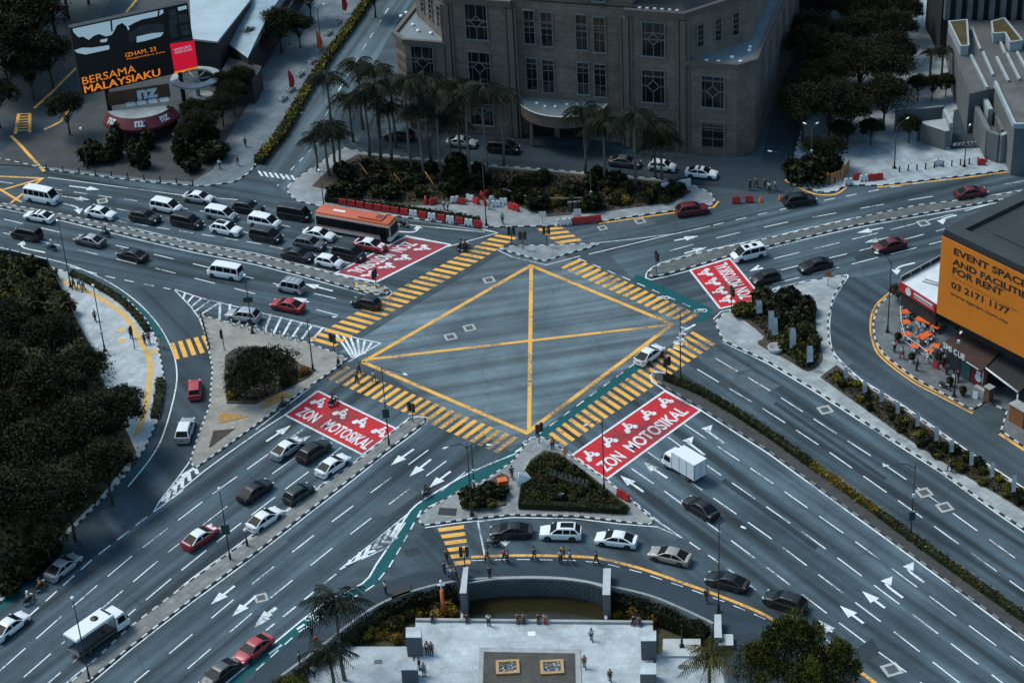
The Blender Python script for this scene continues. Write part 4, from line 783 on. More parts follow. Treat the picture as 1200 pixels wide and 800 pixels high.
# kiosk under the screen with a curved red awning
p = G(165, 150); root = empty('kiosk', p, 0, 'round-fronted kiosk with a dark red awning lettered nz under the screen', 'kiosk')
mr = mat('awning_red', (.12, .010, .018), .6, var=.12, scale=1); brn = mat('kiosk_brown', (.075, .035, .018), .6, var=.2); wsg = mat('sign_white', (.55, .58, .60), .5, var=.08)
cxy = Vector(G(165, 128, 3.2)[:2])-Vector((p.x, p.y)); ra = 6.2; arc = [(cxy.x+ra*math.cos(a), cxy.y+ra*.95*math.sin(a)) for a in [math.pi*1.12+math.pi*.82*k/18 for k in range(19)]]; arc2 = [(cxy.x+(ra-1.1)*math.cos(a), cxy.y+(ra-1.1)*.95*math.sin(a)) for a in [math.pi*1.12+math.pi*.82*k/18 for k in range(19)]]
b = MB(); [b.add([(*arc[k], 2.5), (*arc[k+1], 2.5), (*arc2[k+1], 3.9), (*arc2[k], 3.9)], [(0, 1, 2, 3)]) for k in range(18)]; [b.add([(*arc[k], 2.1), (*arc[k+1], 2.1), (*arc[k+1], 2.5), (*arc[k], 2.5)], [(0, 1, 2, 3)]) for k in range(18)]; aw = b.build('awning', mr, root)
b = MB(); b.prism(arc2, 0, 2.6, 0); b.build('counter', dk, root); b = MB(); b.prism(arc2, 3.85, 4.0); b.build('roof', conc, root)
for k in (3, 9, 14):
    V, Fc, asp = text_tris('nz', .04); i0 = k-1; P0 = Vector((*arc[i0], 0)).lerp(Vector((*arc2[i0], 0)), .35); P1 = Vector((*arc[i0+2], 0)).lerp(Vector((*arc2[i0+2], 0)), .35); b = MB(); dd = (P1-P0); out = Vector((dd.y, -dd.x, 0)).normalized()
    up_ = Vector((*arc2[i0+1], 0))-Vector((*arc[i0+1], 0)); b.add([tuple(P0+dd*v[0]+up_*(.55*v[1]-.1)+Vector((0, 0, 2.86+.80*v[1]))+out*.10) for v in V], Fc); b.build('awning_lettering', wsg, aw)
b = MB(); q0 = cxy+Vector((-4.6, .6)); b.box((cxy.x-.2, cxy.y+1.4, 5.0), (9.5, .5, 2.1), .22); sg = b.build('sign_board', brn, root)
V, Fc, asp = text_tris('nz', .045); b = MB(); b.add([(cxy.x-.4+(v[0]-.0)*3.2*math.cos(.22), cxy.y+1.12+v[0]*3.2*math.sin(.22)-.03, 4.25+1.6*v[1]) for v in V], Fc); b.build('sign_lettering', wsg, sg)
for k in range(4): b = MB(); b.box((cxy.x-1.5+k*1.7, cxy.y+.2+k*.3, 4.06), (1.3, 1.6, .05), .22); b.build('skylight', wsg, root)
# ring canopy
p = G(231, 118); root = empty('ring_canopy', p, 0, 'pale ring-shaped canopy on a column beside the red part of the screen', 'canopy')
c = G(229.5, 91, 4.2)-p; b = MB(); rp = mat('ring_pale', (.30, .335, .345), .6, var=.2, scale=1.2); n = 36
for k in range(n):
    a0, a1 = 2*math.pi*k/n, 2*math.pi*(k+1)/n
    for (r0, z0, r1, z1) in ((2.75, 4.45, 4.0, 4.3), (4.0, 4.3, 4.0, 4.0), (4.0, 4.0, 2.75, 4.1), (2.75, 4.1, 2.75, 4.45)): b.add([(c.x+r0*math.cos(a0), c.y+r0*math.sin(a0), z0), (c.x+r0*math.cos(a1), c.y+r0*math.sin(a1), z0), (c.x+r1*math.cos(a1), c.y+r1*math.sin(a1), z1), (c.x+r1*math.cos(a0), c.y+r1*math.sin(a0), z1)], [(0, 1, 2, 3)])
b.build('ring', rp, root); b = MB(); b.tube([(c.x, c.y, 0), (c.x, c.y, 4.4)], .35, 10); b.build('column', conc, root)
for k in range(6): b = MB(); a = math.pi*k/3; b.tube([(c.x, c.y, 3.9), (c.x+2.8*math.cos(a), c.y+2.8*math.sin(a), 4.25)], .07, 6); b.build('spoke', conc, root)
b = MB(); b.lathe([(1.9, 0), (2.0, 1.0), (1.7, 1.05), (0, 1.05)], (c.x+.4, c.y+.1, 0), 18); b.build('base', conc, root)
# three roofs
def roofthing(px, z, label, nm, m, mw, ribs=0, z0=0, curve=0):
    P = GP(px, z); o = P[0]; root = empty(nm, (o.x, o.y, 0), 0, label, 'building'); l = [(p.x-o.x, p.y-o.y) for p in P]
    b = MB(); b.prism(l, 0, z-.3); b.build('wall', mw, root); b = MB()
    cen = sum((Vector(p) for p in l), Vector((0, 0)))/len(l)
    if curve:   # barrel roof between edges 0-1 and 3-2
        a, c_, e, g_ = (Vector(q) for q in l); N = 14
        for k in range(N):
            t0, t1 = k/N, (k+1)/N; h0, h1 = z-.3+curve*math.sin(math.pi*t0), z-.3+curve*math.sin(math.pi*t1)
            b.add([(*a.lerp(g_, t0), h0), (*c_.lerp(e, t0), h0), (*c_.lerp(e, t1), h1), (*a.lerp(g_, t1), h1)], [(0, 1, 2, 3)], 0, True)
        for q, w_ in ((a, g_), (c_, e)): b.add([(*q.lerp(w_, k/N), z-.3+curve*math.sin(math.pi*k/N)) for k in range(N+1)], [tuple(range(N+1))])
    else: b.prism([tuple(cen+(Vector(p)-cen)*1.04) for p in l], z-.29, z)
    b.build('roof', m, root)
    for k in range(ribs): b = MB(); t = (k+.5)/ribs; a = Vector(l[0]).lerp(Vector(l[1]), t); c_ = Vector(l[3]).lerp(Vector(l[2]), t); b.tube([(*a, z+.05), (*c_, z+.05)], .08, 6); b.build('roof_rib', mw, root)
    return root
pale = mat('roof_pale', (.36, .43, .47), .5, var=.15, scale=.25); steel = mat('roof_steel', (.30, .37, .41), .35, metal=.3, var=.2, scale=.5)
roofthing([(222, -30), (300, -40), (292, 0), (255, 47), (226, 44)], 8, 'broad pale roof behind the advertising screen', 'pale_roofed_hall', pale, dk, 0)
roofthing([(268, 50), (290, 66), (352, -30), (324, -44)], 5.5, 'curved steel roof running up beside the pale roof', 'barrel_roofed_hall', steel, dk, 0, 0, 1.6)
roofthing([(258, 87), (296, 96), (306, 78), (269, 68)], 4, 'flat dark roof with a pale line beside the ring canopy', 'dark_roofed_block', roof_dark, dk, 2)
roofthing([(288, 72), (292, 74), (312, 44), (309, 42)], 3.2, 'narrow pale walkway roof below the steel barrel roof', 'walkway_roof', pale, dk, 0); roofthing([(330, 14), (334, 16), (344, 0), (340, -2)], 3.5, 'narrow white walkway roof at the top of the plaza road', 'walkway_roof', pale, dk, 0)
# plaza-side pillars and slab walls
dkc = mat('slab_dark', (.10, .105, .115), .7, var=.2, scale=1.2); slw = mat('slab_pale', (.42, .44, .45), .7, var=.15, scale=1)
def slabwall(px, ztop, z0, label, extra=None):
    P = GP(px, ztop); o = P[0]; root = empty('slab_wall', (o.x, o.y, 0), 0, label, 'wall'); b = MB(); b.prism([(p.x-o.x, p.y-o.y) for p in P], z0, ztop, 0); b.build('wall', dkc, root)
    b = MB(); b.prism([(p.x-o.x, p.y-o.y) for p in P], ztop+.002, ztop+.06); b.build('coping', slw, root); return root
slabwall([(543, 665), (549, 664), (546.5, 695), (538.5, 695)], 1.2, PZ-.9, 'pale topped slab wall at the left end of the pond wall'); slabwall([(707, 666), (716, 666), (715, 697), (706, 697)], 1.2, PZ-.9, 'pale topped slab wall at the right end of the pond wall, marked with dark lines'); slabwall([(837, 720), (845, 720), (846, 747), (837, 747)], 1.2, PZ-.9, 'pale topped slab wall at the right end of the footpath wall'); slabwall([(846.5, 743), (859, 743), (859.5, 756), (841, 756)], .6, PZ-.9, 'low pale topped block beside the right end slab wall')
for px, zt_, lb in (([(475.5, 735), (493.5, 735), (493.5, 747), (475.5, 747)], .9, 'tall grey plinth at the upper left of the plaza'), ([(471, 775), (489, 775), (489, 785), (470, 785)], .1, 'low grey plinth at the lower left of the plaza, open fronted'), ([(751, 739), (769, 739), (769, 751), (751, 751)], .9, 'tall grey plinth at the upper right of the plaza'), ([(751, 777), (769, 777), (769, 790), (750, 790)], .1, 'low grey plinth at the lower right of the plaza')):
    P = GP(px, zt_); o = P[0]; root = empty('plinth', (o.x, o.y, 0), 0, lb, 'plinth', 'plinths on the plaza'); b = MB(); b.prism([(p.x-o.x, p.y-o.y) for p in P], PZ, zt_); b.build('base', dkc, root); b = MB(); b.prism([(p.x-o.x, p.y-o.y) for p in P], zt_+.002, zt_+.07); b.build('top', plz, root)
# pond wall with its small square panels, and the strip walls
pw = slabs('pond_tiles_', (.05, .057, .064), 0, .5, .36, .06, 3.6, .15); pw = stone_wall('pond_tiles', (.05, .057, .064), .5, .36); [setattr(n_.inputs['Mortar'], 'default_value', (.12, .13, .14, 1)) for n_ in pw.node_tree.nodes if n_.type == 'TEX_BRICK']; b = MB(); q = sm([(548, 681.5), (575, 677.5), (600, 676), (630, 675.8), (660, 677), (690, 681), (709, 686.5)], 5); P = [Vector(G(*x)[:2]) for x in q]
for i in range(len(P)-1): a, c = P[i], P[i+1]; d = (c-a).normalized(); n = Vector((-d.y, d.x)); b.prism([a-n*.62, c-n*.62, c-n*.26, a-n*.26], PZ-.9, .12)
root = empty('pond_wall', P[0].to_3d(), 0, 'curved wall of small dark panels rising from the pond', 'wall'); me = b.mesh('pond_wall', pw); me.transform(Matrix.Translation(-P[0].to_3d())); link('panel_wall', me, root)
b = MB(); b.tube([(p.x-P[0].x, p.y-P[0].y-.45, .2) for p in P], .10, 6); b.build('coping_rail', slw, root)
for x in (543, 710): 
    b = MB(); a, c = Vector(G(x-.5, 697, PZ+.1)[:2]), Vector(G(x-2 if x < 600 else x, 725, PZ+.1)[:2]); d = Vector((.14, 0)); b.prism([a-d, a+d, c+d, c-d], PZ-.9, PZ+.1); tag(b.build('pond_kerb', slw), ('thin pale kerb on the left side of the pond', 'thin pale kerb on the right side of the pond')[x > 600], 'kerb wall')
p = G(708, 757, PZ); 
# two framed fountain grates and the small step by the right bed
for (x, lb) in ((595, 'left of two tan-framed grates in the fountain court'), (647, 'right of two tan-framed grates in the fountain court')):
    p = G(x, 782, PZ+.12); root = empty('fountain_grate', p, 0, lb, 'grate', 'fountain grates'); tan_ = mat('tan_frame', (.40, .25, .11), .7, var=.15, scale=2)
    b = MB(); [b.box(c_, d_) for c_, d_ in (((-1.05, 0, .1), (.32, 2.1, .2)), ((1.05, 0, .1), (.32, 2.1, .2)), ((0, .9, .1), (1.78, .32, .2)), ((0, -.9, .1), (1.78, .32, .2)))]; b.build('frame', tan_, root)
    b = MB(); rq = random.Random(x); [b.box((rq.uniform(-.8, .8), rq.uniform(-.65, .65), .08), (.18, .18, .1), rq.random(), rq.randrange(2)) for _ in range(34)]; b.box((0, 0, .02), (1.8, 1.5, .04), 0, 1); b.build('grate', [slw, dkc], root)
b = MB(); at0(b, [(777, 748), (821, 748), (821, 768), (776, 768)], PZ+.25, PZ-.9, 0, 0, Vector((0, 0))); struct(b.build('plaza_step', slw))
for (x, y) in ((443, 775), (800, 781)): p = G(x, y, PZ); b = MB(); b.box((0, 0, .02), (.8, .6, .05)); tag(b.build('drain_cover', dkc, None, p), 'dark drain cover on the '+('left' if x < 600 else 'right')+' paved corner', 'drain cover')
p = G(623, 742, PZ); b = MB(); b.box((0, 0, .012), (.8, .7, .02)); tag(b.build('floor_plate', mat('plate_white', (.75, .78, .79), .5, var=.05), None, p), 'bright white square plate set in the plaza paving', 'plate')
for px, lb in (([(457, 688.5), (481, 684), (481.5, 695), (459, 702)], 'large iron grating on the footpath left of the crossing'), ([(515, 594.5), (535.5, 595.5), (534, 604), (513, 602.5)], 'dark iron grating on the tip of the sign-planted island')):
    P = GP(px, .14); o = P[0]; b = MB(); b.prism([(p.x-o.x, p.y-o.y) for p in P], -.12, .02); tag(b.build('iron_grating', trim_k, None, o), lb, 'grating')
# ================================================================= vegetation
bark = mat('bark', (.055, .042, .032), .9, var=.35, scale=3); palmbark = mat('palm_trunk', (.115, .105, .095), .85, var=.3, scale=2)
L_dark = leafmat('leaf_dark', (.0125, .0150, .0062)); L_mid = leafmat('leaf_mid', (.025, .027, .008)); L_olive = leafmat('leaf_olive', (.055, .046, .010), .55); L_bright = leafmat('leaf_bright', (.090, .092, .013), .55); L_palm = leafmat('leaf_palm', (.011, .0145, .0075), .5); L_orange = leafmat('leaf_orange', (.20, .105, .018), .6); L_yel = leafmat('leaf_yellow', (.19, .15, .012), .6); L_teal = leafmat('leaf_hedge', (.017, .022, .009), .5)
def leafquad(b, p, r, sz, mi=0, up=0.0):
    n = Vector((r.gauss(0, 1), r.gauss(0, 1), r.gauss(0, 1)+up)).normalized(); a = n.orthogonal().normalized(); q = r.uniform(0, 6.28); c = n.cross(a); u = (a*math.cos(q)+c*math.sin(q))*sz; v = (c*math.cos(q)-a*math.sin(q))*sz*.62
    b.add([p-u, p-v*.8+u*.1, p+u, p+v*.8+u*.1], [(0, 1, 2, 3)], mi)
def crown(seed, h, rad, n, sz, lobes=9, flat=.62, mats=(L_dark, L_mid), mixp=.25, hollow=.45, z0=.38, per=14, lr0=.30, lr1=.46):
    r = random.Random(seed); b = MB(); br = MB(); th = h*z0
    br.tube([(0, 0, -.2), (r.uniform(-.1, .1), r.uniform(-.1, .1), th*.6), (r.uniform(-.3, .3), r.uniform(-.3, .3), th*1.25)], [.055*h*.5, .04*h*.5, .028*h*.5], 8)
    LB = []
    for k in range(lobes):
        a = 2*math.pi*k/lobes*1.618*2; d = rad*math.sqrt((k+.3)/lobes)*.72; z = h*(z0+.16+.36*(1-(d/rad)**2))+r.uniform(-.06, .06)*h; c = Vector((d*math.cos(a), d*math.sin(a), z)); LB.append((c, rad*r.uniform(lr0, lr1)))
        br.tube([(0, 0, th*r.uniform(.7, 1.1)), tuple(Vector((0, 0, th)).lerp(c, .5)+Vector((0, 0, -.05*h))), tuple(c)], [.02*h*.5, .014*h*.5, .005*h*.5], 6)
    for k in range(n//per):
        li = r.randrange(len(LB)); c, lr = LB[li]; mp_ = min(1, mixp*2.6) if li % 4 == 0 else mixp*.45; dv = Vector((r.gauss(0, 1), r.gauss(0, 1), r.gauss(0, 1)*.8+.35)).normalized(); p = c+Vector((dv.x, dv.y, dv.z*flat))*lr*(hollow+(1.05-hollow)*r.random()**.5)
        mi = 1 if (r.random() < mp_ and len(mats) > 1) else 0; cs = lr*r.uniform(.10, .32)
        for _ in range(per): leafquad(b, p+Vector((r.gauss(0, cs), r.gauss(0, cs), r.gauss(0, cs*.7))), r, sz*r.uniform(.7, 1.3), mi, .5)
    return b.mesh('crown', mats), br.mesh('trunk', bark)
TR = {}
def tree(key, x, y, sc, label, group=None, z=.12, args=None, name='tree', rz=None):
    if key not in TR: TR[key] = crown(*args[0], **args[1])
    c, t = TR[key]; p = G(x, y, z); o = empty(name, p, rng_.uniform(0, 6.28) if rz is None else rz, label, 'tree', group); o.scale = (sc, sc, sc*rng_.uniform(.92, 1.08)); link('trunk', t, o); link('crown', c, o); return o
rng_ = random.Random(11)
BIG = [('big%d' % k, ((40+k, 11, 5.4, 17000, .185), dict(lobes=19, mixp=.3, hollow=.35, per=20, lr0=.20, lr1=.42, flat=.8))) for k in range(3)]
def bigtree(x, y, sc, label, group, z=.12, k=None): kk = BIG[rng_.randrange(3) if k is None else k]; return tree(kk[0], x, y, sc, label, group, z, kk[1])
# dark mass at the left
for (x, y, s_) in ((18, 425, .72), (68, 440, .72), (104, 478, .72), (140, 532, .80), (60, 505, .9), (12, 490, .9), (100, 560, .85), (132, 590, .72), (48, 580, .95), (-2, 560, .95), (88, 632, .72), (28, 640, .85), (-16, 650, .95), (60, 662, .5), (150, 500, .5), (-20, 470, .9), (-30, 590, 1)): bigtree(x, y, s_, 'dark bushy tree of the dense wood along the left edge', 'trees of the wood at the left edge')
# dark grove at the upper right
for row, y in enumerate((168, 146, 122, 98, 74, 50, 26, 2, -24, -50)):
    x0 = 936+row*5; x = x0
    while x < (1010 if row == 0 else 1040 if row == 1 else 1060): bigtree(x+rng_.uniform(-6, 6), y+rng_.uniform(-7, 7), rng_.uniform(.62, .86), 'dark tree of the dense grove beside the dark street at the upper right', 'trees of the upper right grove'); x += 30
for (x, y, s_) in ((955, 196, .42), (975, 199, .42), (1065, 168, .38), (1075, 118, .4), (1092, 118, .35), (1108, 114, .35), (985, 176, .4), (1020, 170, .4)): bigtree(x, y, s_, 'small dark tree at the foot of the upper right grove', 'small trees below the upper right grove')
# upper left
for (x, y, s_) in ((15, 55, 1.3), (45, 80, 1.2), (12, 112, 1.15), (66, 45, 1.2), (-10, 85, 1.3), (80, 22, 1.2), (30, 15, 1.3), (-5, 30, 1.3), (62, 104, .8), (40, 118, .7), (0, 150, .8), (104, 5, .9), (82, 158, .6), (232, 158, .5), (222, 176, .42), (240, 172, .55), (262, 148, .5), (330, 62, .72), (352, 56, .5), (300, 75, .5), (285, 118, .5), (275, 135, .5), (262, 118, .45), (365, 25, .6), (420, -10, .6), (440, 20, .6)): bigtree(x, y, s_, 'dark tree around the upper left plaza and its roofs', 'trees of the upper left plaza')
# bushy tree on the left island
a_ = (('isl', ((7, 6.8, 5.0, 7600, .14), dict(lobes=24, mixp=.15, hollow=.2, z0=.24, flat=.9, lr0=.11, lr1=.27, mats=(L_dark, L_teal)))))
tree('isl', 312, 462, 1.0, 'wide dark bushy tree with a ragged edge on the left island', None, .24, a_[1]); tree('isl', 288, 466, .62, 'smaller dark bush-like tree at the lower left corner of the left island bed', None, .24)
# bright tree bottom right
br_ = ((91, 10, 5.6, 12500, .165), dict(lobes=15, lr0=.16, lr1=.32, flat=1.15, mixp=.6, mats=(L_mid, L_bright), z0=.3, hollow=.5, per=10))
for (x, y, sc_, lb_t) in ((889, 838, .74, 'left clump of the bright green trees at the bottom right beside the footpath'), (926, 836, 1.0, 'tallest of the bright green trees at the bottom right beside the footpath'), (976, 846, .86, 'right clump of the bright green trees, standing apart at the bottom right'), (945, 872, .86, 'nearest of the bright green trees, cut by the bottom edge')):
    o = tree('bright', x, y, sc_, lb_t, None, 0, br_); o.scale.z *= 1.22; o.scale.x *= .60; o.scale.y *= .7
tree('bright', 345, 842, .5, 'yellow green treetop at the bottom edge beside the lower palm', None, PZ, rz=1.0)
# palms
def palm_mesh(seed, n=15, L_=3.0, droop=1.3, mats=(L_palm,)):
    r = random.Random(seed); b = MB()
    for k in range(n):
        a = 2*math.pi*k/n+r.uniform(-.2, .2); el = r.uniform(.15, 1.0) if k % 3 else r.uniform(.9, 1.35); d = Vector((math.cos(a), math.sin(a), 0)); sd = Vector((-d.y, d.x, 0)); pts = []
        for i in range(9):
            t = i/8; pts.append(d*(L_*t*math.cos(el*(1-t*.5)))+Vector((0, 0, L_*t*math.sin(el)-droop*L_*.75*t*t)))
        b.tube(pts, [.05, .045, .04, .035, .03, .025, .02, .015, .008], 4, 0, False)
        for i in range(1, 9):
            for h_ in (0, .5):
                p = pts[i-1].lerp(pts[i], h_); t = (i-1+h_)/8; ll = .95*math.sin(math.pi*min(1, .18+t*.86))+.12
                for s in (-1, 1):
                    tip = p+sd*s*ll*.85+d*ll*.55-Vector((0, 0, ll*(.6+.6*r.random()))); w_ = d*.055; b.add([p-w_, p+w_, tip+w_*.4, tip-w_*.4], [(0, 1, 2, 3)], 0)
    return b.mesh('crown', mats)
PM = [palm_mesh(k) for k in range(3)]; PMB = palm_mesh(9, 17, 3.6, 1.15); PT = {}
def palm(x, y, ty, label, group=None, z=.2, cm=None, sc=1.0, name='palm_tree'):
    p = G(x, y, z); h = max(1.5, height(x, y, ty)); kk = round(h*2)/2
    if kk not in PT: b = MB(); b.tube([(0, 0, -.2), (.02*kk, 0, kk*.3), (.015*kk, .01*kk, kk*.7), (0, 0, kk)], [.24, .19, .17, .12], 9); b.tube([(0, 0, kk-.9), (0, 0, kk+.05)], [.13, .10], 8); PT[kk] = b.mesh('trunk', palmbark)
    o = empty(name, p, rng_.uniform(0, 6.28), label, 'palm tree', group); t = link('trunk', PT[kk], o); c = link('crown', cm or PM[rng_.randrange(3)], o, (0, 0, kk)); c.scale = (sc,)*3; return o
lbp = 'tall slender palm in front of the brown stone building'
for (x, y, ty) in ((387, 140, 90), (414, 165, 116), (433, 183, 110), (447, 189, 103), (459, 190, 126), (484, 206, 98), (497, 211, 128), (519, 211, 110), (553, 213, 116), (530, 196, 138), (571, 215, 106), (590, 194, 112), (686, 203, 130), (708, 216, 148), (745, 222, 138), (768, 207, 150), (776, 210, 163), (505, 188, 96), (425, 150, 75), (445, 160, 84), (464, 172, 96), (540, 184, 100)): palm(x, y, ty, lbp, 'tall palms before the stone building', .2, sc=1.35)
for (x, y, ty) in ((372, 200, 160), (386, 206, 150), (401, 204, 158), (392, 190, 146)): palm(x, y, ty, 'low dark palm in the clump at the left tip of the planted island', 'clump of low palms', .2)
for (x, y, ty) in ((1090, 92, 62), (1103, 104, 58)): palm(x, y, ty, ('left' if x < 1095 else 'right')+' of two palms standing on the pale paving at the upper right', 'pair of palms on the upper right paving', .14, sc=.75)
palm(404, 796, 706, 'dark palm with long drooping fronds beside the cycle lane at the bottom', None, PZ, PMB, 1.25); palm(396, 852, 766, 'palm with yellow green fronds cut by the bottom edge', None, PZ, PMB, 1.0); palm(832, 842, 768, 'olive palm beside the bright leafy tree at the bottom right', None, PZ, palm_mesh(12, 16, 3.4, 1.1, (L_olive,)), 1.0)
# hedges
def hedge(px, w_, h, mats, label, z=.14, sz=.16, dens=26, s=0, name='hedge', taper=True, mix=.3, cat='hedge'):
    P = [Vector(p[:2]) for p in GP(sm(px, s) if s else px, z)]; r = random.Random(int(P[0].x*13+P[0].y)); o = P[0]; b = MB()
    core = [tuple((p-o)) for p in P]
    for i in range(len(P)-1):
        a, c = P[i]-o, P[i+1]-o; l_ = (c-a).length; d = (c-a).normalized(); n = Vector((-d.y, d.x)); hw = w_*.40
        b.prism([a+n*hw, a-n*hw, c-n*hw, c+n*hw], 0, h*.82)
        for _ in range(int(l_*dens*(w_+h))):
            t = r.random(); u = r.uniform(-1, 1)*w_*.55; zz2 = h*r.uniform(.75, 1.08)*(1-.1*math.sin(t*l_*1.7+u)) if abs(u) < w_*.42 else h*r.uniform(.05, 1)
            q = a.lerp(c, t)+n*u; leafquad(b, Vector((q.x, q.y, zz2)), r, sz*r.uniform(.7, 1.4), 1 if r.random() < mix*(.5+.9*abs(math.sin((i*7+t*l_)*.35))) else 0, .6)
    return tag(b.build(name, mats, None, (o.x, o.y, z)), label, cat)
hedge([(779, 444), (800, 452), (820, 460), (860, 483.5), (898, 508), (950, 545.5)], 1.0, .85, (L_teal, L_olive), 'dark clipped hedge on the upper part of the lower-right median', .13, .15, 30)
hedge([(951, 546), (990, 574), (1030, 603)], 1.0, .7, (L_olive, L_orange), 'orange flowering hedge in the middle of the lower-right median', .13, .15, 34, mix=.75)
hedge([(1031, 604), (1085, 644), (1200, 726), (1290, 790)], 1.0, .8, (L_teal, L_orange), 'dark hedge with orange patches on the lower part of the lower-right median', .13, .15, 26, mix=.25)
hedge([(303, 192), (332, 156), (346, 132)], 1.7, 1.0, (L_mid, L_yel), 'lowest stretch of yellow flecked hedge beside the plaza road', .14, .2, 22, mix=.5); hedge([(347, 130), (362, 104), (387, 65), (407, 38), (428, 7), (450, -30)], 1.7, 1.0, (L_mid, L_yel), 'long yellow flecked hedge climbing beside the plaza road', .14, .2, 20, mix=.45)
hedge([(382, 235), (412, 240), (465, 247), (520, 255), (562, 262)], 1.1, .9, (L_teal, L_mid), 'dark clipped hedge behind the red and white barriers', .13, .17, 24)
hedge([(84, 322), (112, 335), (140, 352), (160, 371), (173, 389)], 1.0, .7, (L_teal, L_olive), 'curved low hedge between the pale pavement and the green cycle lane', .13, .15, 28, 3)
hedge([(188, 445), (186, 470), (181, 490)], 1.2, .5, (L_mid, L_olive), 'short clipped hedge at the kerb of the pale pavement', .13, .14, 30)
for px, lb in (([(345, 806), (385, 775), (428, 743), (460, 727), (492, 714), (536, 706)], 'dark green hedge hanging below the left footpath wall'), ([(718, 714), (758, 724), (797, 740), (829, 756)], 'dark green hedge hanging below the right footpath wall')): hedge(px, 1.2, 2.25, (L_dark, L_teal), lb, PZ-.88, .2, 22)
hedge([(608, 594), (670, 596.5), (735, 600.5)], .9, .9, (L_teal, L_mid), 'dark clipped hedge along the lower side of the sign-planted island', .14, .15, 30)
# shrubs
def shrub_mesh(seed, mats, sz=.14, n=420, sq=(1, 1, .9)):
    r = random.Random(seed); b = MB(); b.ball((0, 0, .45), .42, 10, 0, sq)
    for _ in range(n):
        d = Vector((r.gauss(0, 1), r.gauss(0, 1), r.gauss(0, 1))).normalized(); rr_ = .5*r.uniform(.75, 1.1)*(1+.18*math.sin(d.x*5+seed)*math.cos(d.y*4)); p = Vector((d.x*sq[0], d.y*sq[1], d.z*sq[2]))*rr_+Vector((0, 0, .45))
        if p.z > -.05: leafquad(b, p, r, sz*r.uniform(.7, 1.3), 1 if len(mats) > 1 and r.random() < .3 else 0, .5)
    return b.mesh('shrub', mats)
SH = dict(dark=shrub_mesh(1, (L_dark, L_mid)), mid=shrub_mesh(2, (L_mid, L_olive)), olive=shrub_mesh(3, (L_olive, L_bright)), yel=shrub_mesh(4, (L_yel, L_olive)), orange=shrub_mesh(5, (L_orange, L_olive)), cone=shrub_mesh(6, (L_dark, L_mid), .12, 420, (.55, .55, 1.7)))
def shrubs(kind, pts, sc, label, group, z=.2, name='shrub'):
    for (x, y) in pts:
        p = G(x, y, z); o = link(name, SH[kind], None, p, rng_.uniform(0, 6.28)); s_ = sc*rng_.uniform(.8, 1.25); o.scale = (s_*rng_.uniform(.9, 1.3), s_, s_*rng_.uniform(.75, 1.05)); tag(o, label, 'shrub', group)
def scatter(poly, n, seed=1):
    r = random.Random(seed); xs = [p[0] for p in poly]; ys = [p[1] for p in poly]; out = []
    while len(out) < n:
        x, y = r.uniform(min(xs), max(xs)), r.uniform(min(ys), max(ys)); ins = False
        for i in range(len(poly)):
            (x1, y1), (x2, y2) = poly[i], poly[i-1]
            if (y1 > y) != (y2 > y) and x < (x2-x1)*(y-y1)/(y2-y1)+x1: ins = not ins
        if ins: out.append((x, y))
    return out
shrubs('dark', scatter([(868, 366), (905, 348), (935, 348), (952, 356), (952, 378), (930, 385), (895, 380)], 20, 2), 2.0, 'dark rounded shrub massed in the bed of the right-hand island', 'dark shrubs of the right-hand island')
shrubs('mid', scatter([(915, 388), (955, 390), (960, 415), (940, 428), (925, 415)], 9, 3), 2.0, 'olive shrub between the white pylons of the right-hand island', 'olive shrubs of the right-hand island'); shrubs('olive', [(872, 368), (880, 366), (889, 362), (866, 369)], 1.6, 'yellow green shrub at the left tip of the right-hand island bed', 'yellow green shrubs at the bed tip')
pl_poly = [(966, 443), (981, 432), (1003, 449), (1050, 477), (1125, 530), (1200, 580), (1200, 596), (1112, 545), (1050, 504)]
shrubs('dark', scatter(pl_poly, 24, 5), 1.0, 'dark shrub in the long planter with the white banners', 'dark shrubs of the banner planter'); shrubs('olive', scatter(pl_poly, 16, 6), .95, 'olive shrub in the long planter with the white banners', 'olive shrubs of the banner planter'); shrubs('yel', scatter(pl_poly, 9, 7), .8, 'yellowish shrub in the long planter with the white banners', 'yellow shrubs of the banner planter')
shrubs('dark', scatter([(543, 596), (545, 587), (560, 578), (590, 562), (592, 590)], 10, 8), 1.5, 'dark shrub in the small bed left of the island path', 'dark shrubs of the small island bed', .28); shrubs('olive', [(547, 592), (556, 594), (575, 594), (561, 584)], 1.2, 'yellow green shrub in the small bed left of the island path', 'yellow shrubs of the small island bed', .28)
isl = [(613, 587), (614, 562), (624, 545), (640, 533), (654, 537), (690, 563), (728, 592)]
shrubs('mid', scatter(isl, 9, 9), 1.0, 'low olive green shrub covering the sign-planted island', 'shrubs of the sign-planted island', .28); shrubs('dark', scatter(isl, 8, 10), 1.1, 'low dark shrub covering the sign-planted island', 'dark shrubs of the sign-planted island', .28)
big_ = [(385, 232), (400, 196), (425, 184), (560, 198), (700, 209), (795, 218), (800, 228), (790, 236), (700, 247), (640, 250), (600, 236), (540, 234), (470, 238)]
shrubs('dark', scatter(big_, 46, 12), 2.1, 'dark shrub in the planted island before the stone building', 'dark shrubs of the planted island'); shrubs('mid', scatter(big_, 24, 13), 1.5, 'olive shrub in the planted island before the stone building', 'olive shrubs of the planted island'); shrubs('orange', scatter([(600, 225), (780, 222), (780, 236), (640, 246)], 12, 14), 1.2, 'brownish shrub at the lower edge of the planted island', 'brownish shrubs of the planted island')
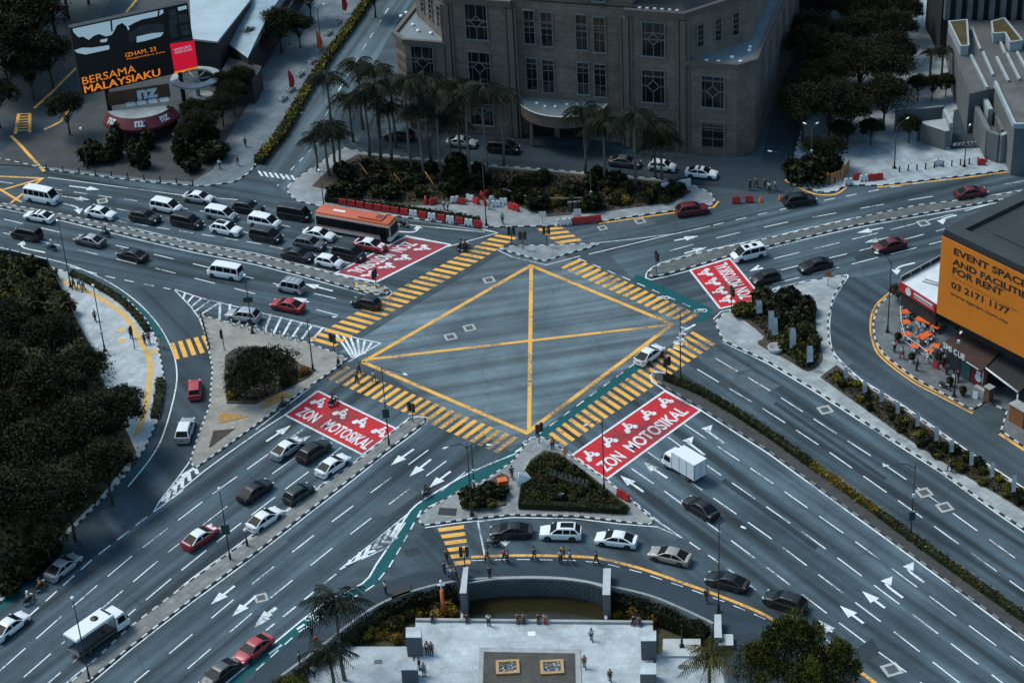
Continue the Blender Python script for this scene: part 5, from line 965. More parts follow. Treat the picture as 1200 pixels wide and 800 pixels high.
shrubs('dark', scatter([(268, 420), (300, 410), (345, 430), (335, 455), (300, 470), (268, 470)], 8, 15), 1.3, 'dark shrub under the bushy tree of the left island', 'dark shrubs of the left island', .22); shrubs('orange', [(352, 440), (358, 437), (342, 447), (270, 466), (276, 462)], 1.0, 'brownish shrub at the edge of the left island bed', 'brownish shrubs of the left island', .22)
shrubs('mid', scatter([(0, 305), (40, 312), (70, 350), (90, 395), (20, 400), (0, 395)], 24, 16), 2.6, 'olive shrub at the top of the wood along the left edge', 'olive shrubs of the left wood', .14); shrubs('olive', scatter([(0, 345), (40, 350), (45, 372), (0, 375)], 9, 17), 2.2, 'yellow green shrub at the top of the wood along the left edge', 'yellow green shrubs of the left wood', .14)
shrubs('dark', scatter([(15, 680), (60, 640), (66, 652), (0, 712), (-5, 700)], 8, 18), 2.2, 'dark shrub at the kerb of the lower-left wood', 'dark shrubs of the lower-left wood', .14)
lb_ = [(415, 750), (430, 728), (455, 712), (490, 702), (535, 694), (536, 722), (492, 724), (475, 730), (472, 752)]
shrubs('mid', scatter(lb_, 14, 19), 1.5, 'low shrub in the flower bed left of the plaza', 'low shrubs of the left plaza bed', PZ-.88); shrubs('orange', scatter(lb_, 14, 20), 1.2, 'orange flowering shrub in the bed left of the plaza', 'orange shrubs of the left plaza bed', PZ-.7); shrubs('yel', scatter(lb_, 8, 21), .8, 'pale flowering shrub in the bed left of the plaza', 'pale shrubs of the left plaza bed', PZ-.5)
rb_ = [(716, 700), (745, 706), (770, 716), (768, 730), (720, 726)]
shrubs('mid', scatter(rb_, 8, 22), 1.4, 'low shrub in the flower bed right of the pond', 'low shrubs of the right plaza bed', PZ-.88); shrubs('orange', scatter(rb_, 8, 23), 1.2, 'orange flowering shrub in the bed right of the pond', 'orange shrubs of the right plaza bed', PZ-.7); shrubs('yel', scatter(rb_, 5, 24), .7, 'pale flowering shrub in the bed right of the pond', 'pale shrubs of the right plaza bed', PZ-.5)
shrubs('cone', [(139, 172), (136, 184), (172, 165), (174, 174), (160, 193), (157, 188), (202, 152), (212, 190), (132, 188), (168, 196)], 3.0, 'slim dark conical shrub on the upper-left plaza', 'conical shrubs of the upper-left plaza', .13); shrubs('dark', [(120, 190), (108, 188), (228, 183), (236, 178), (245, 172), (250, 186), (225, 200)], 3.0, 'round dark shrub near the kerb of the upper-left plaza', 'round shrubs of the upper-left plaza', .13)
shrubs('dark', [(938, 212), (950, 208), (962, 205), (972, 202), (945, 200), (930, 205), (958, 213)], 3.0, 'dark shrub inside the orange enclosure at the upper right', 'shrubs of the orange enclosure', .13)
shrubs('olive', [(925, 737), (890, 770)], 1.2, 'yellow green shrub at the kerb by the bright tree', 'shrubs by the bright tree', .02)

# ground cover, uncountable
def cover(px, z, n, mats, h=.3, sz=.14, seed=1, mix=.3, sx=0):
    P = GP(px, z); o = P[0]; r = random.Random(seed); pts = scatter([(p.x, p.y) for p in P], n, seed); b = MB()
    for (x, y) in pts:
        f_ = .5+.5*math.sin(x*.9+seed)*math.cos(y*1.1-seed*2)
        leafquad(b, Vector((x-o.x, y-o.y, h*r.uniform(.1, 1)*(.4+.6*f_))), r, sz*r.uniform(.7, 1.4), 1 if r.random() < mix*f_*1.6 else 0, .8)
    return tag(b.build('ground_cover', mats, None, o), 'low dark green ground cover in the planting beds', 'ground cover', None, 'stuff')
cover([(608, 591), (612, 559), (622, 542), (638, 531), (655, 534), (690, 559), (736, 597)], .34, 7500, (L_teal, L_olive), .5, .15, 3, .5)
cover(big_, .2, 9000, (L_dark, L_mid), .4, .18, 4, .4); cover(pl_poly, .22, 3200, (L_dark, L_olive), .3, .14, 5, .4); cover(lb_, PZ-.88, 5200, (L_olive, L_orange), .8, .13, 6, .55); cover(rb_, PZ-.88, 2600, (L_olive, L_orange), .8, .13, 7, .7)
cover([(868, 366), (905, 348), (935, 348), (952, 356), (954, 395), (960, 418), (945, 432), (900, 400), (895, 388)], .22, 4200, (L_dark, L_olive), .3, .15, 8, .4)
cover([(266, 420), (300, 409), (350, 432), (335, 456), (300, 470), (268, 470)], .24, 2500, (L_dark, L_mid), .3, .14, 9, .4); cover([(0, 300), (40, 308), (58, 318), (98, 400), (150, 520), (90, 600), (0, 690), (-60, 700), (-60, 300)], .13, 9000, (L_dark, L_olive), .5, .26, 10, .25)
# ================================================================= vehicles
glass = mat('car_glass', (.007, .009, .011), .42, spec=.10); tyre = mat('tyre_rubber', (.015, .015, .016), .85, var=.2, scale=6); rimm = mat('wheel_rim', (.35, .36, .37), .35, metal=.8, var=.1)
trim = mat('black_trim', (.02, .021, .022), .5, var=.1); lampm = mat('headlamp', (.75, .78, .8), .15, var=.05); tailm = mat('tail_lamp', (.38, .012, .015), .25, var=.1); platem = mat('number_plate', (.03, .03, .03), .5, var=.1); chrome = mat('chrome', (.6, .62, .63), .2, metal=.9, var=.05)
def paint(name, c, metal=.0): return mat('car_paint_'+name, c, .42, metal, .18, var=.05, scale=3)
P_white = paint('white', (.72, .74, .76)); P_silver = paint('silver', (.36, .38, .40), .3); P_black = paint('black', (.006, .007, .009)); P_grey = paint('grey', (.085, .092, .10), .2); P_red = paint('red', (.33, .018, .022)); P_maroon = paint('maroon', (.115, .010, .014)); P_beige = paint('beige', (.34, .31, .27), .3); P_green = paint('dark_green', (.012, .028, .026)); P_rose = paint('rose', (.40, .045, .06)); P_navy = paint('navy', (.012, .018, .028))

SPEC = dict(   # length, width, height, belt, greenhouse (base rear, base front, top rear, top front), bonnet height at nose, tail height, wheel radius, wheel x rear/front, pillars
    sedan=(4.65, 1.82, 1.46, .95, -2.05, 1.34, -.90, .32, .78, .99, .33, -1.40, 1.40, [-.42]),
    hatch=(3.95, 1.72, 1.50, .96, -1.88, 1.24, -1.42, .38, .78, .92, .30, -1.22, 1.24, [-.55]),
    suv=(4.6, 1.88, 1.66, 1.04, -2.2, 1.22, -1.62, .36, .92, 1.02, .36, -1.32, 1.38, [-1.1, -.30]),
    mpv=(4.75, 1.82, 1.84, 1.06, -2.34, 1.82, -2.10, .80, .92, 1.06, .33, -1.42, 1.48, [-1.25, .05]),
    van=(4.95, 1.76, 2.08, 1.16, -2.42, 2.18, -2.34, 1.62, 1.02, 1.12, .34, -1.35, 1.62, [-1.35, -.2, .95]),
    minibus=(5.4, 1.88, 2.28, 1.22, -2.64, 2.38, -2.56, 1.75, 1.05, 1.18, .34, -1.5, 1.75, [-1.7, -.7, .3, 1.2]),
    kei=(3.7, 1.66, 1.88, 1.02, -1.80, 1.42, -1.72, .92, .92, 1.0, .31, -1.12, 1.24, [-.9, .15]))
def wheel(par, x, y, r, side):
    b = MB(); prof = [(r*.62, -.095), (r*.93, -.10), (r, -.06), (r, .06), (r*.93, .10), (r*.62, .095)]; V = []; n = 16
    for (q, t) in prof:
        for k in range(n): a = 2*math.pi*k/n; V.append((q*math.cos(a), t, q*math.sin(a)))
    b.add(V, [(i*n+k, i*n+(k+1) % n, (i+1)*n+(k+1) % n, (i+1)*n+k) for i in range(len(prof)-1) for k in range(n)], 0, True)
    b.add([(r*.64*math.cos(2*math.pi*k/n), s, r*.64*math.sin(2*math.pi*k/n)) for s in (-.07, .07) for k in range(n)], [tuple(range(n)), tuple(range(n, 2*n))], 0)
    w_ = b.build('wheel', tyre, par, (x, y, r))
    c = MB(); s = .082*side; c.add([(r*.60*math.cos(2*math.pi*k/n), s, r*.60*math.sin(2*math.pi*k/n)) for k in range(n)], [tuple(range(n))])
    for k in range(5):
        a = 2*math.pi*k/5; c.add([(r*.1*math.cos(a+1), s*1.08, r*.1*math.sin(a+1)), (r*.1*math.cos(a-1), s*1.08, r*.1*math.sin(a-1)), (r*.58*math.cos(a-.2), s*1.08, r*.58*math.sin(a-.2)), (r*.58*math.cos(a+.2), s*1.08, r*.58*math.sin(a+.2))], [(0, 1, 2, 3)], 1)
    c.build('rim', [trim, rimm], w_)
def loft_body(b, L, W, st, zb, mi=0):
    """st: list of (x, half width factor, top z)"""
    n = 9; V = []
    for x, k, zt in st:
        w_ = W/2*k; sl = [(0, zb), (w_*.90, zb), (w_*.97, zb+.14), (w_, zb+.32), (w_*.99, zt-.16), (w_*.945, zt-.045), (w_*.84, zt), (w_*.45, zt+.022), (0, zt+.03)]
        V += [(x, y, z) for y, z in sl]+[(x, -y, z) for y, z in sl[-2:0:-1]]
    m = 16; Fc = []
    for i in range(len(st)-1):
        for k in range(m): Fc.append((i*m+k, i*m+(k+1) % m, (i+1)*m+(k+1) % m, (i+1)*m+k))
    Fc.append(tuple(reversed(range(m)))) ; Fc.append(tuple((len(st)-1)*m+k for k in range(m)))
    b.add(V, Fc, mi, True)
def bevel_hull(V, Fc, w_, seg=2):
    bm = bmesh.new(); vs = [bm.verts.new(v) for v in V]
    for f in Fc: bm.faces.new([vs[i] for i in f])
    bmesh.ops.recalc_face_normals(bm, faces=bm.faces); ed = [e for e in bm.edges if max(e.verts[0].co.z, e.verts[1].co.z) > min(v[2] for v in V)+.05]
    bmesh.ops.bevel(bm, geom=ed, offset=w_, segments=seg, affect='EDGES', profile=.6); bm.verts.index_update()
    out = [tuple(v.co) for v in bm.verts], [tuple(v.index for v in f.verts) for f in bm.faces]; bm.free(); return out
def car(kind, paintm, roofm=None, extra=()):
    L, W, H, zb, gr0, gf0, gr1, gf1, zn, ztl, wr, xr, xf, pill = SPEC[kind]
    root = empty('car' if kind not in ('van', 'minibus') else 'van')
    b = MB(); h = L/2; bx = kind in ('van', 'minibus', 'mpv', 'kei')
    st = [(-h, .84, ztl-.12), (-h+.05, .93, ztl-.02), (-h+.35, .985, (zb if gr0 < -h+.6 else ztl)), (xr, 1, zb), (0, 1, zb), (gf0-.1, .995, zb), (min(gf0+.35, h-.32), .98, zn+(zb-zn)*.62), (h-.28, .93, zn+.02), (h-.07, .84, zn-.07), (h, .74, zn-.2)]
    loft_body(b, L, W, st, .20)
    wb, wt = W/2*.935, W/2*(.86 if bx else .74)
    zl = zb-.04
    hull = [(gr0, wb, zl), (gf0, wb, zl), (gf0, -wb, zl), (gr0, -wb, zl), (gr1, wt, H), (gf1, wt, H), (gf1, -wt, H), (gr1, -wt, H)]
    hull = [(x, y, z if z < H-.01 else H-.07) for x, y, z in hull]; m1, m2 = gr1+.28*(gf1-gr1), gr1+.74*(gf1-gr1)
    hv = hull+[(m1, wt*.97, H), (m2, wt*.97, H), (m2, -wt*.97, H), (m1, -wt*.97, H)]
    V, Fc = bevel_hull(hv, [(0, 1, 2, 3), (0, 1, 5, 9, 8, 4), (3, 2, 6, 10, 11, 7), (4, 8, 11, 7), (8, 9, 10, 11), (9, 5, 6, 10), (1, 2, 6, 5), (3, 0, 4, 7)], .12, 3)
    b.add(V, Fc, 1 if roofm else 0, True)
    body = b.build('body', [paintm, roofm or paintm], root, sharp=48)
    if roofm and kind in ('hatch', 'sedan'):   # two-tone taxis: bonnet and boot lid in the roof colour
        c = MB(); c.poly([(gf0+.08, W*.36, zb+.028), (h-.3, W*.33, zn+.052), (h-.3, -W*.33, zn+.052), (gf0+.08, -W*.36, zb+.028)]); d_ = MB()
        if kind == 'sedan': d_.poly([(-h+.12, W*.36, ztl+.02), (gr0-.02, W*.36, zb+.036), (gr0-.02, -W*.36, zb+.036), (-h+.12, -W*.36, ztl+.02)])
        c.build('bonnet', roofm, root); d_.build('boot_lid', roofm, root)
    # dark sill and bumpers
    c = MB(); c.box((0, 0, .24), (L*.72, W*1.005, .12)); c.build('sill', trim, root)
    def pane(name, q, inset, off):
        a = [Vector(p) for p in q]; cen = sum(a, Vector())/4; nrm = (a[1]-a[0]).cross(a[3]-a[0]).normalized()
        if nrm.dot(cen-Vector((0, 0, .6))) < 0: nrm = -nrm
        c = MB(); c.add([p.lerp(cen, inset)+nrm*off for p in a], [(0, 1, 2, 3)]); return c.build(name, glass, root)
    A = [Vector(v) for v in hull]
    pane('windscreen', [A[1], A[2], A[6], A[5]], .07, .006); pane('rear_window', [A[3], A[0], A[4], A[7]], .12, .008)
    for s, (i0, i1, j1, j0) in ((1, (0, 1, 5, 4)), (-1, (3, 2, 6, 7))):
        q0, q1, q2, q3 = A[i0], A[i1], A[j1], A[j0]; xs = [None]+pill+[None]; n = len(pill)+1
        lo, hi = .09, .87
        def pt(x, t):   # point on the side at height fraction t, clamped between the sloped ends
            e0 = q0.lerp(q3, t); e1 = q1.lerp(q2, t)
            if x is None: return None
            f = (x-e0.x)/(e1.x-e0.x); return e0.lerp(e1, f)
        for k in range(n):
            qa = []
            for t in (lo, hi):
                e0 = q0.lerp(q3, t); e1 = q1.lerp(q2, t)
                l = e0.x+.16 if k == 0 else pill[k-1]+.045; r_ = e1.x-.16 if k == n-1 else pill[k]-.045
                qa.append((pt(l, t), pt(r_, t)))
            nn = Vector((0, s, .18)).normalized()*.013
            c = MB(); c.add([qa[0][0]+nn, qa[0][1]+nn, qa[1][1]+nn, qa[1][0]+nn], [(0, 1, 2, 3)]); c.build('side_window', glass, root)
        c = MB(); c.box((gf0-.32, s*(W/2+.06), zb+.06), (.12, .18, .13)); c.build('mirror', paintm, root)
        c = MB(); c.box((h-.17, s*W*.345, zn-.12), (.30, .30, .13), -s*.35); c.build('headlight', lampm, root)
        c = MB(); c.box((-h+.06, s*W*.385, ztl-.14 if not bx else ztl-.02), (.16, .26 if not bx else .14, .15 if not bx else .42)); c.build('tail_light', tailm, root)
        wheel(root, xr, s*(W/2-.085), wr, s); wheel(root, xf, s*(W/2-.085), wr, s)
        for xa in (xr, xf): c = MB(); c.add([((wr+.07)*math.cos(math.pi*k/9), s*(W/2+.004), max(-.1, (wr+.07)*math.sin(math.pi*k/9))) for k in range(10)], [tuple(range(10))]); c.build('wheel_arch', trim, root, (xa, 0, wr))
    c = MB(); c.box((h-.03, 0, .52), (.10, W*.56, .17)); c.build('grille', trim, root)
    c = MB(); c.box((h+.012, 0, .40), (.03, .5, .11)); c.build('number_plate', platem, root); c = MB(); c.box((-h-.008, 0, .62), (.03, .5, .11)); c.build('number_plate', platem, root)
    if 'sunroof' in extra:
        c = MB(); c.box(((gr1+gf1)/2-.1, 0, H+.006), ((gf1-gr1)*.72, wt*1.25, .012)); c.build('sunroof', glass, root)
    if 'hatches' in extra:
        for x in (gf1-.55, gf1-1.7):
            c = MB(); c.box((x, 0, H+.006), (.65, .8, .012)); c.build('sunroof', glass, root)
    if 'band' in extra:
        c = MB(); c.box(((gr1+gf1)/2, 0, H+.004), (.34, wt*1.8, .02)); c.build('roof_band', trim, root)
    if 'rack' in extra:
        for s in (-1, 1): c = MB(); c.box(((gr1+gf1)/2, s*wt*.8, H+.09), ((gf1-gr1)*.86, .05, .05)); c.build('roof_rail', chrome, root)
        for k in range(4): c = MB(); c.box((gr1+.35+k*(gf1-gr1-.6)/3, 0, H+.06), (.06, wt*1.7, .05)); c.build('roof_bar', chrome, root)
    if 'spoiler' in extra:
        c = MB(); c.box((-h+.2, 0, ztl+.16), (.22, W*.72, .04)); [c.box((-h+.22, s*W*.26, ztl+.07), (.1, .05, .16)) for s in (-1, 1)]; c.build('spoiler', trim, root)
    return root
def place(o, x, y, dx, dy, z=.7):
    p = G(x, y, z); q = G(x+dx, y+dy, z); o.location = (p.x, p.y, 0.012); o.rotation_euler.z = math.atan2(q.y-p.y, q.x-p.x); return o
PROTO = {}
GRP = {'q': 'cars queueing on the upper side of the north-west road', 'o': 'cars leaving on the lower side of the north-west road', 's': 'cars on the south-west road', 'e': 'cars on the south-east road', 'b': 'cars in the curved turning lane', 'n': 'cars on the north-east road', 'v': 'cars on the service road by the stone building'}
def add_car(kind, pm, x, y, dx, dy, label, cat='car', grp=None, roof=None, extra=(), scale=1):
    key = (kind, roof is not None and kind, tuple(extra))
    if key not in PROTO: o = car(kind, pm, roof, extra); PROTO[key] = o
    else: o = copy_tree(PROTO[key])
    for ch in o.children:
        if ch.name.split('.')[0] in ('body', 'mirror', 'bonnet', 'boot_lid'):
            for i, sl in enumerate(ch.material_slots):
                sl.link = 'OBJECT'; sl.material = (roof or pm) if (i == 1 or ch.name.startswith('bo') and not ch.name.startswith('body')) else pm
    o.scale = (scale,)*3
    tag(o, label, cat, GRP.get(grp)); place(o, x, y, dx, dy); return o
D = (1, .2)
# queue towards the junction, upper side
add_car('minibus', P_white, 49, 231, 1, .19, 'white high-roofed minibus leaving the yellow box marking at the far left', 'minibus', 'q')
add_car('sedan', P_white, 118, 249, 1, .2, 'white sedan ahead of the minibus, close to the chequered median', grp='q')
add_car('suv', P_black, 170, 254, 1, .2, 'black car left of and just below the white people carrier in the queue', grp='q')
add_car('mpv', P_white, 195, 242, 1, .2, 'white people carrier above the black one at the loose back of the queue', grp='q')
add_car('mpv', P_black, 219, 259.5, 1, .2, 'black people carrier directly below the white people carrier at the back of the queue', grp='q')
add_car('sedan', P_silver, 233, 231, 1, .15, 'silver sedan nearest the kerb of the upper-left plaza', grp='q', roof=P_white)
add_car('mpv', P_silver, 259, 251, 1, .2, 'silver people carrier above the white off-roader with the sunroof', grp='q', roof=P_white)
add_car('suv', P_white, 265, 268, 1, .2, 'white off-roader with a glass sunroof beside the chequered median', grp='q', extra=('sunroof',))
add_car('suv', P_black, 291, 243, 1, .16, 'black off-roader at the rear of the kerbside lane, left of the black van', grp='q')
add_car('mpv', P_white, 310, 260, 1, .2, 'white people carrier between two black cars in the middle of the queue', grp='q')
add_car('mpv', P_black, 312, 276, 1, .2, 'large black people carrier in front of the white off-roader with the sunroof', grp='q')
add_car('van', P_black, 345, 251, 1, .17, 'black van waiting behind the orange bus', 'van', 'q')
add_car('sedan', P_white, 374, 274, 1, .2, 'white sedan beside the rear of the orange bus', grp='q')
add_car('suv', P_grey, 363, 285, 1, .2, 'dark grey off-roader between the white sedan and a black sedan', grp='q')
add_car('sedan', P_black, 349, 298, 1, .2, 'black sedan nearest the median in the queue, behind the white hatchback', grp='q')
add_car('mpv', P_black, 409, 297, 1, .22, 'black people carrier touching the corner of the faded red box', grp='q')
add_car('hatch', P_white, 386, 306, 1, .22, 'white hatchback nearest the median at the head of the queue', grp='q')
add_car('sedan', P_red, 434, 286.5, 1, .2, 'red taxi with white roof and bonnet below the front of the orange bus', 'taxi', 'q', roof=P_white)
# leaving, lower side
add_car('sedan', P_white, 46, 253, -1, -.18, 'white sedan with a black band across its roof below the minibus', grp='o', extra=('band',))
add_car('mpv', P_black, 31, 274, -1, -.2, 'black people carrier at the far left beside the turning arrow', grp='o')
add_car('sedan', P_grey, 105, 281, -1, -.22, 'dark grey sedan with a pale roof in the leaving lanes at the left', grp='o', roof=P_silver)
add_car('sedan', P_black, 155, 298, -1, -.25, 'black sedan with a pale rear window alone in the leaving lanes', grp='o')
add_car('van', P_white, 264, 319, -1, -.17, 'white passenger van with dark side windows, driving away left of the striped gore', 'van', 'o')
add_car('kei', P_silver, 341, 336, -1, -.2, 'silver boxy van with a roof rack above the red sedan', 'van', 'o', extra=('rack',))
add_car('sedan', P_red, 337, 357, -1, -.2, 'red sedan leaving past the striped gore', grp='o')
add_car('hatch', P_black, 429, 354, -1, -.2, 'black hatchback crossing the yellow bars at the tip of the upper-left median', grp='o')
add_car('suv', P_silver, 285, 369, -1, -.13, 'silver off-roader parked on the white hatching beside the bushy tree', grp='o')
# slip road
add_car('hatch', P_rose, 228, 455, .02, -1, 'rose-red hatchback driving up the left slip road', cat='car'); add_car('suv', P_silver, 217, 503, .32, -1, 'silver off-roader following the rose-red hatchback on the left slip road', cat='car', roof=P_white)
# south-west, inbound
add_car('sedan', P_silver, 337, 524, 1, -.67, 'silver sedan in the left lane waiting behind the lower-left red box', grp='s', roof=P_white)
add_car('suv', P_black, 368, 528, 1, -.67, 'black off-roader between the silver and the white sedan behind the lower-left red box', grp='s')
add_car('sedan', P_white, 390, 544, 1, -.67, 'white sedan beside the median behind the lower-left red box', grp='s')
add_car('sedan', P_black, 299, 574, 1, -.67, 'black sedan left of the dark green hatchback on the lower-left road', grp='s')
add_car('hatch', P_green, 350, 577, 1, -.67, 'dark green hatchback beside the lower-left median', grp='s')
add_car('sedan', P_white, 310, 607, 1, -.67, 'white sedan beside the lower-left median behind the dark green hatchback', grp='s')
add_car('sedan', P_red, 235, 628, 1, -.67, 'red taxi with white roof, bonnet and boot on the lower-left road', 'taxi', 's', roof=P_white)
add_car('sedan', P_silver, 74, 663, 1, -.8, 'silver sedan in the shade by the dark trees at the lower left', grp='s')
add_car('sedan', P_white, 12, 732, 1, -.78, 'white sedan cut by the left edge beside the green cycle lane', grp='s')
add_car('sedan', P_rose, 297, 759, -1, .78, 'rose-red sedan driving off beside the green cycle lane at the bottom', grp='s')
add_car('sedan', P_black, 257, 788, -1, .78, 'black sedan ahead of the rose-red sedan at the bottom edge', grp='s', roof=P_grey)
add_car('sedan', P_white, 761, 414.5, 1, -.72, 'white coupe with a rear spoiler crossing the right corner of the yellow box', extra=('spoiler',))
# south-east
add_car('sedan', P_black, 821, 594, -1, -.62, 'black sedan on the lower-right road behind the white box truck', grp='e')
# curved turning lane at the bottom
add_car('sedan', P_black, 599, 621, -1, .02, 'black sedan first in the curved turning lane', grp='b')
add_car('suv', P_white, 657, 623, -1, -.02, 'white off-roader with a dark glass roof in the curved turning lane', grp='b', extra=('sunroof',))
add_car('sedan', P_white, 722, 631, -1, -.12, 'white sedan in the curved turning lane ahead of the beige sedan', grp='b')
add_car('sedan', P_beige, 785, 650, -1, -.23, 'beige sedan in the curved turning lane', grp='b')
add_car('sedan', P_black, 852, 680, -1, -.26, 'black sedan behind the beige sedan, beside the tall lamp post', grp='b')
add_car('suv', P_black, 920, 704, -1, -.32, 'black off-roader last in the turning lane above the bright leafy tree', grp='b')
# north-east
add_car('mpv', P_white, 877, 297, -1, .24, 'white people carrier with two roof hatches behind the right-hand red box', grp='n', extra=('hatches',))
add_car('hatch', P_black, 897, 324.5, -1, .24, 'black hatchback beside the white people carrier at the right-hand red box', grp='n')
add_car('sedan', P_black, 955, 310, -1, .25, 'black sedan approaching the right-hand red box behind the black hatchback', grp='n')
add_car('sedan', P_maroon, 1042, 287, -1, .25, 'maroon sedan coming in on the right-hand road', grp='n')
add_car('suv', P_maroon, 811, 245, 1, -.14, 'dark maroon off-roader at the tip of the planted island', grp='n')
add_car('suv', P_black, 937, 234, 1, -.15, 'black off-roader driving away below the orange enclosure', grp='n')
add_car('sedan', P_maroon, 1138, 225, 1, -.16, 'maroon sedan driving away at the upper right edge', grp='n')
# service road
add_car('sedan', P_white, 822, 202, 1, .1, 'white sedan with a black roof band leaving the service road', grp='v', extra=('band',))
add_car('hatch', P_white, 776, 194, 1, .1, 'white hatchback on the service road behind a palm', grp='v', extra=())
add_car('sedan', P_grey, 732, 189, 1, .1, 'dark grey sedan on the service road in front of the stone building', grp='v')
add_car('suv', P_black, 468, 158, -1, -.08, 'black off-roader with lit-looking front on the service road among the left palms', grp='v')
add_car('mpv', P_black, 590, 173, 1, .08, 'black people carrier below the half-round porch', grp='v')
add_car('sedan', P_silver, 541, 166, 1, .08, 'silver sedan half hidden by palm trunks on the service road', grp='v')
add_car('suv', P_red, 6, 480, 1, -.8, 'red car glimpsed under the dark trees at the left edge')

# ---- bus
def bus():
    t = empty('bus'); orange = paint('bus_orange', (.52, .10, .035)); cream = paint('bus_cream', (.55, .52, .47))
    L, W, H = 11.8, 2.5, 3.05
    b = MB(); V, Fc = bevel_hull([(-L/2, W/2, .35), (L/2, W/2, .35), (L/2, -W/2, .35), (-L/2, -W/2, .35), (-L/2, W/2, 2.72), (L/2-.1, W/2, 2.72), (L/2-.1, -W/2, 2.72), (-L/2, -W/2, 2.72)], [(0, 1, 2, 3), (4, 5, 6, 7), (0, 1, 5, 4), (2, 3, 7, 6), (1, 2, 6, 5), (3, 0, 4, 7)], .10); b.add(V, Fc, 0, True); b.build('body', cream, t, sharp=40)
    b = MB(); V, Fc = bevel_hull([(-L/2-.01, W/2+.01, 2.5), (L/2-.05, W/2+.01, 2.5), (L/2-.05, -W/2-.01, 2.5), (-L/2-.01, -W/2-.01, 2.5), (-L/2+.1, W/2-.12, H), (L/2-.3, W/2-.12, H), (L/2-.3, -W/2+.12, H), (-L/2+.1, -W/2+.12, H)], [(0, 1, 2, 3), (4, 5, 6, 7), (0, 1, 5, 4), (2, 3, 7, 6), (1, 2, 6, 5), (3, 0, 4, 7)], .08); b.add(V, Fc, 0, True); b.build('roof', orange, t, sharp=40)
    b = MB(); b.box((2.6, 0, H+.1), (3.6, 1.7, .24)); b.build('air_conditioner', orange, t)
    b = MB(); [b.box((3.4+k*.35, 0, H+.225), (.2, 1.1, .02)) for k in range(3)]; b.build('roof_grille', trim, t)
    b = MB(); b.box((-2.6, .1, H+.008), (1.9, .5, .014)); b.build('roof_decal', white, t)
    b = MB(); b.box((0, 0, 1.74), (L-.3, W+.02, 1.36)); b.build('window_band', trim, t)
    for s in (-1, 1):
        for k in range(8):
            b = MB(); b.box((-L/2+.95+k*1.38, s*(W/2+.012), 1.74), (1.30, .03, 1.22)); b.build('side_window', glass, t)
        b = MB(); b.box((0, s*(W/2+.008), .95), (L*.96, .02, .14)); b.build('side_stripe', orange, t)
        for x in (-L/2+2.6, L/2-2.5): wheel(t, x, s*(W/2-.12), .48, s)
        b = MB(); b.box((L/2+.02, s*.95, .75), (.08, .35, .2)); b.build('headlight', lampm, t); b = MB(); b.box((-L/2-.01, s*1.05, 1.0), (.06, .2, .5)); b.build('tail_light', tailm, t)
        b = MB(); b.tube([(L/2, s*1.2, 2.4), (L/2+.3, s*1.45, 2.3)], .03); b.box((L/2+.3, s*1.45, 2.05), (.1, .22, .45)); b.build('mirror', trim, t)
    b = MB(); b.box((L/2-.02, 0, 1.75), (.06, 2.2, 1.5)); b.build('windscreen', glass, t); b = MB(); b.box((-L/2-.005, 0, 2.0), (.03, 2.0, .9)); b.build('rear_window', glass, t)
    b = MB(); b.box((L/2-1.1, -W/2-.03, 1.4), (1.1, .03, 2.0)); b.build('door', glass, t)
    return t
o = bus(); tag(o, 'orange-roofed city bus with dark windows at the head of the kerbside lane', 'bus'); place(o, 418, 263, 1, .175, 1.4)
# ---- box truck
def box_truck():
    t = empty('box_truck'); W = 2.0
    b = MB(); V, Fc = bevel_hull([(-2.75, W/2, .75), (.95, W/2, .75), (.95, -W/2, .75), (-2.75, -W/2, .75), (-2.75, W/2, 2.95), (.95, W/2, 2.95), (.95, -W/2, 2.95), (-2.75, -W/2, 2.95)], [(0, 1, 2, 3), (4, 5, 6, 7), (0, 1, 5, 4), (2, 3, 7, 6), (1, 2, 6, 5), (3, 0, 4, 7)], .04); b.add(V, Fc); b.build('cargo_box', P_white, t)
    b = MB(); [b.box((x, s*(W/2+.01), 1.85), (.05, .03, 2.1)) for x in (-2.7, -1.5, -.3, .9) for s in (-1, 1)]; [b.box((-2.76, y, 1.85), (.03, .05, 2.1)) for y in (-.95, 0, .95)]; b.build('box_ribs', chrome, t)
    b = MB(); V, Fc = bevel_hull([(1.05, .95, .55), (2.75, .95, .55), (2.75, -.95, .55), (1.05, -.95, .55), (1.05, .92, 2.15), (2.2, .88, 2.15), (2.2, -.88, 2.15), (1.05, -.92, 2.15)], [(0, 1, 2, 3), (4, 5, 6, 7), (0, 1, 5, 4), (2, 3, 7, 6), (1, 2, 6, 5), (3, 0, 4, 7)], .08); b.add(V, Fc, 0, True); b.build('cab', P_white, t, sharp=45)
    b = MB(); b.add([(2.62, .8, 1.25), (2.62, -.8, 1.25), (2.33, -.74, 2.0), (2.33, .74, 2.0)], [(0, 1, 2, 3)]); b.build('windscreen', glass, t)
    for s in (-1, 1):
        b = MB(); b.add([(1.25, s*.965, 1.25), (2.3, s*.965, 1.25), (2.1, s*.935, 1.95), (1.25, s*.935, 1.95)], [(0, 1, 2, 3)]); b.build('side_window', glass, t)
        wheel(t, -1.6, s*.85, .36, s); wheel(t, 1.95, s*.85, .36, s)
        b = MB(); b.box((2.77, s*.7, .8), (.06, .3, .16)); b.build('headlight', lampm, t); b = MB(); b.box((-2.78, s*.8, .62), (.06, .25, .14)); b.build('tail_light', tailm, t)
        b = MB(); b.box((2.35, s*1.1, 1.55), (.1, .16, .3)); b.build('mirror', trim, t)
    b = MB(); b.box((-.3, 0, .6), (4.9, .9, .22)); b.build('chassis', trim, t); return t
o = box_truck(); tag(o, 'white box truck behind the lower-right red box', 'truck'); place(o, 801, 543, -1, -.60, 1.3)
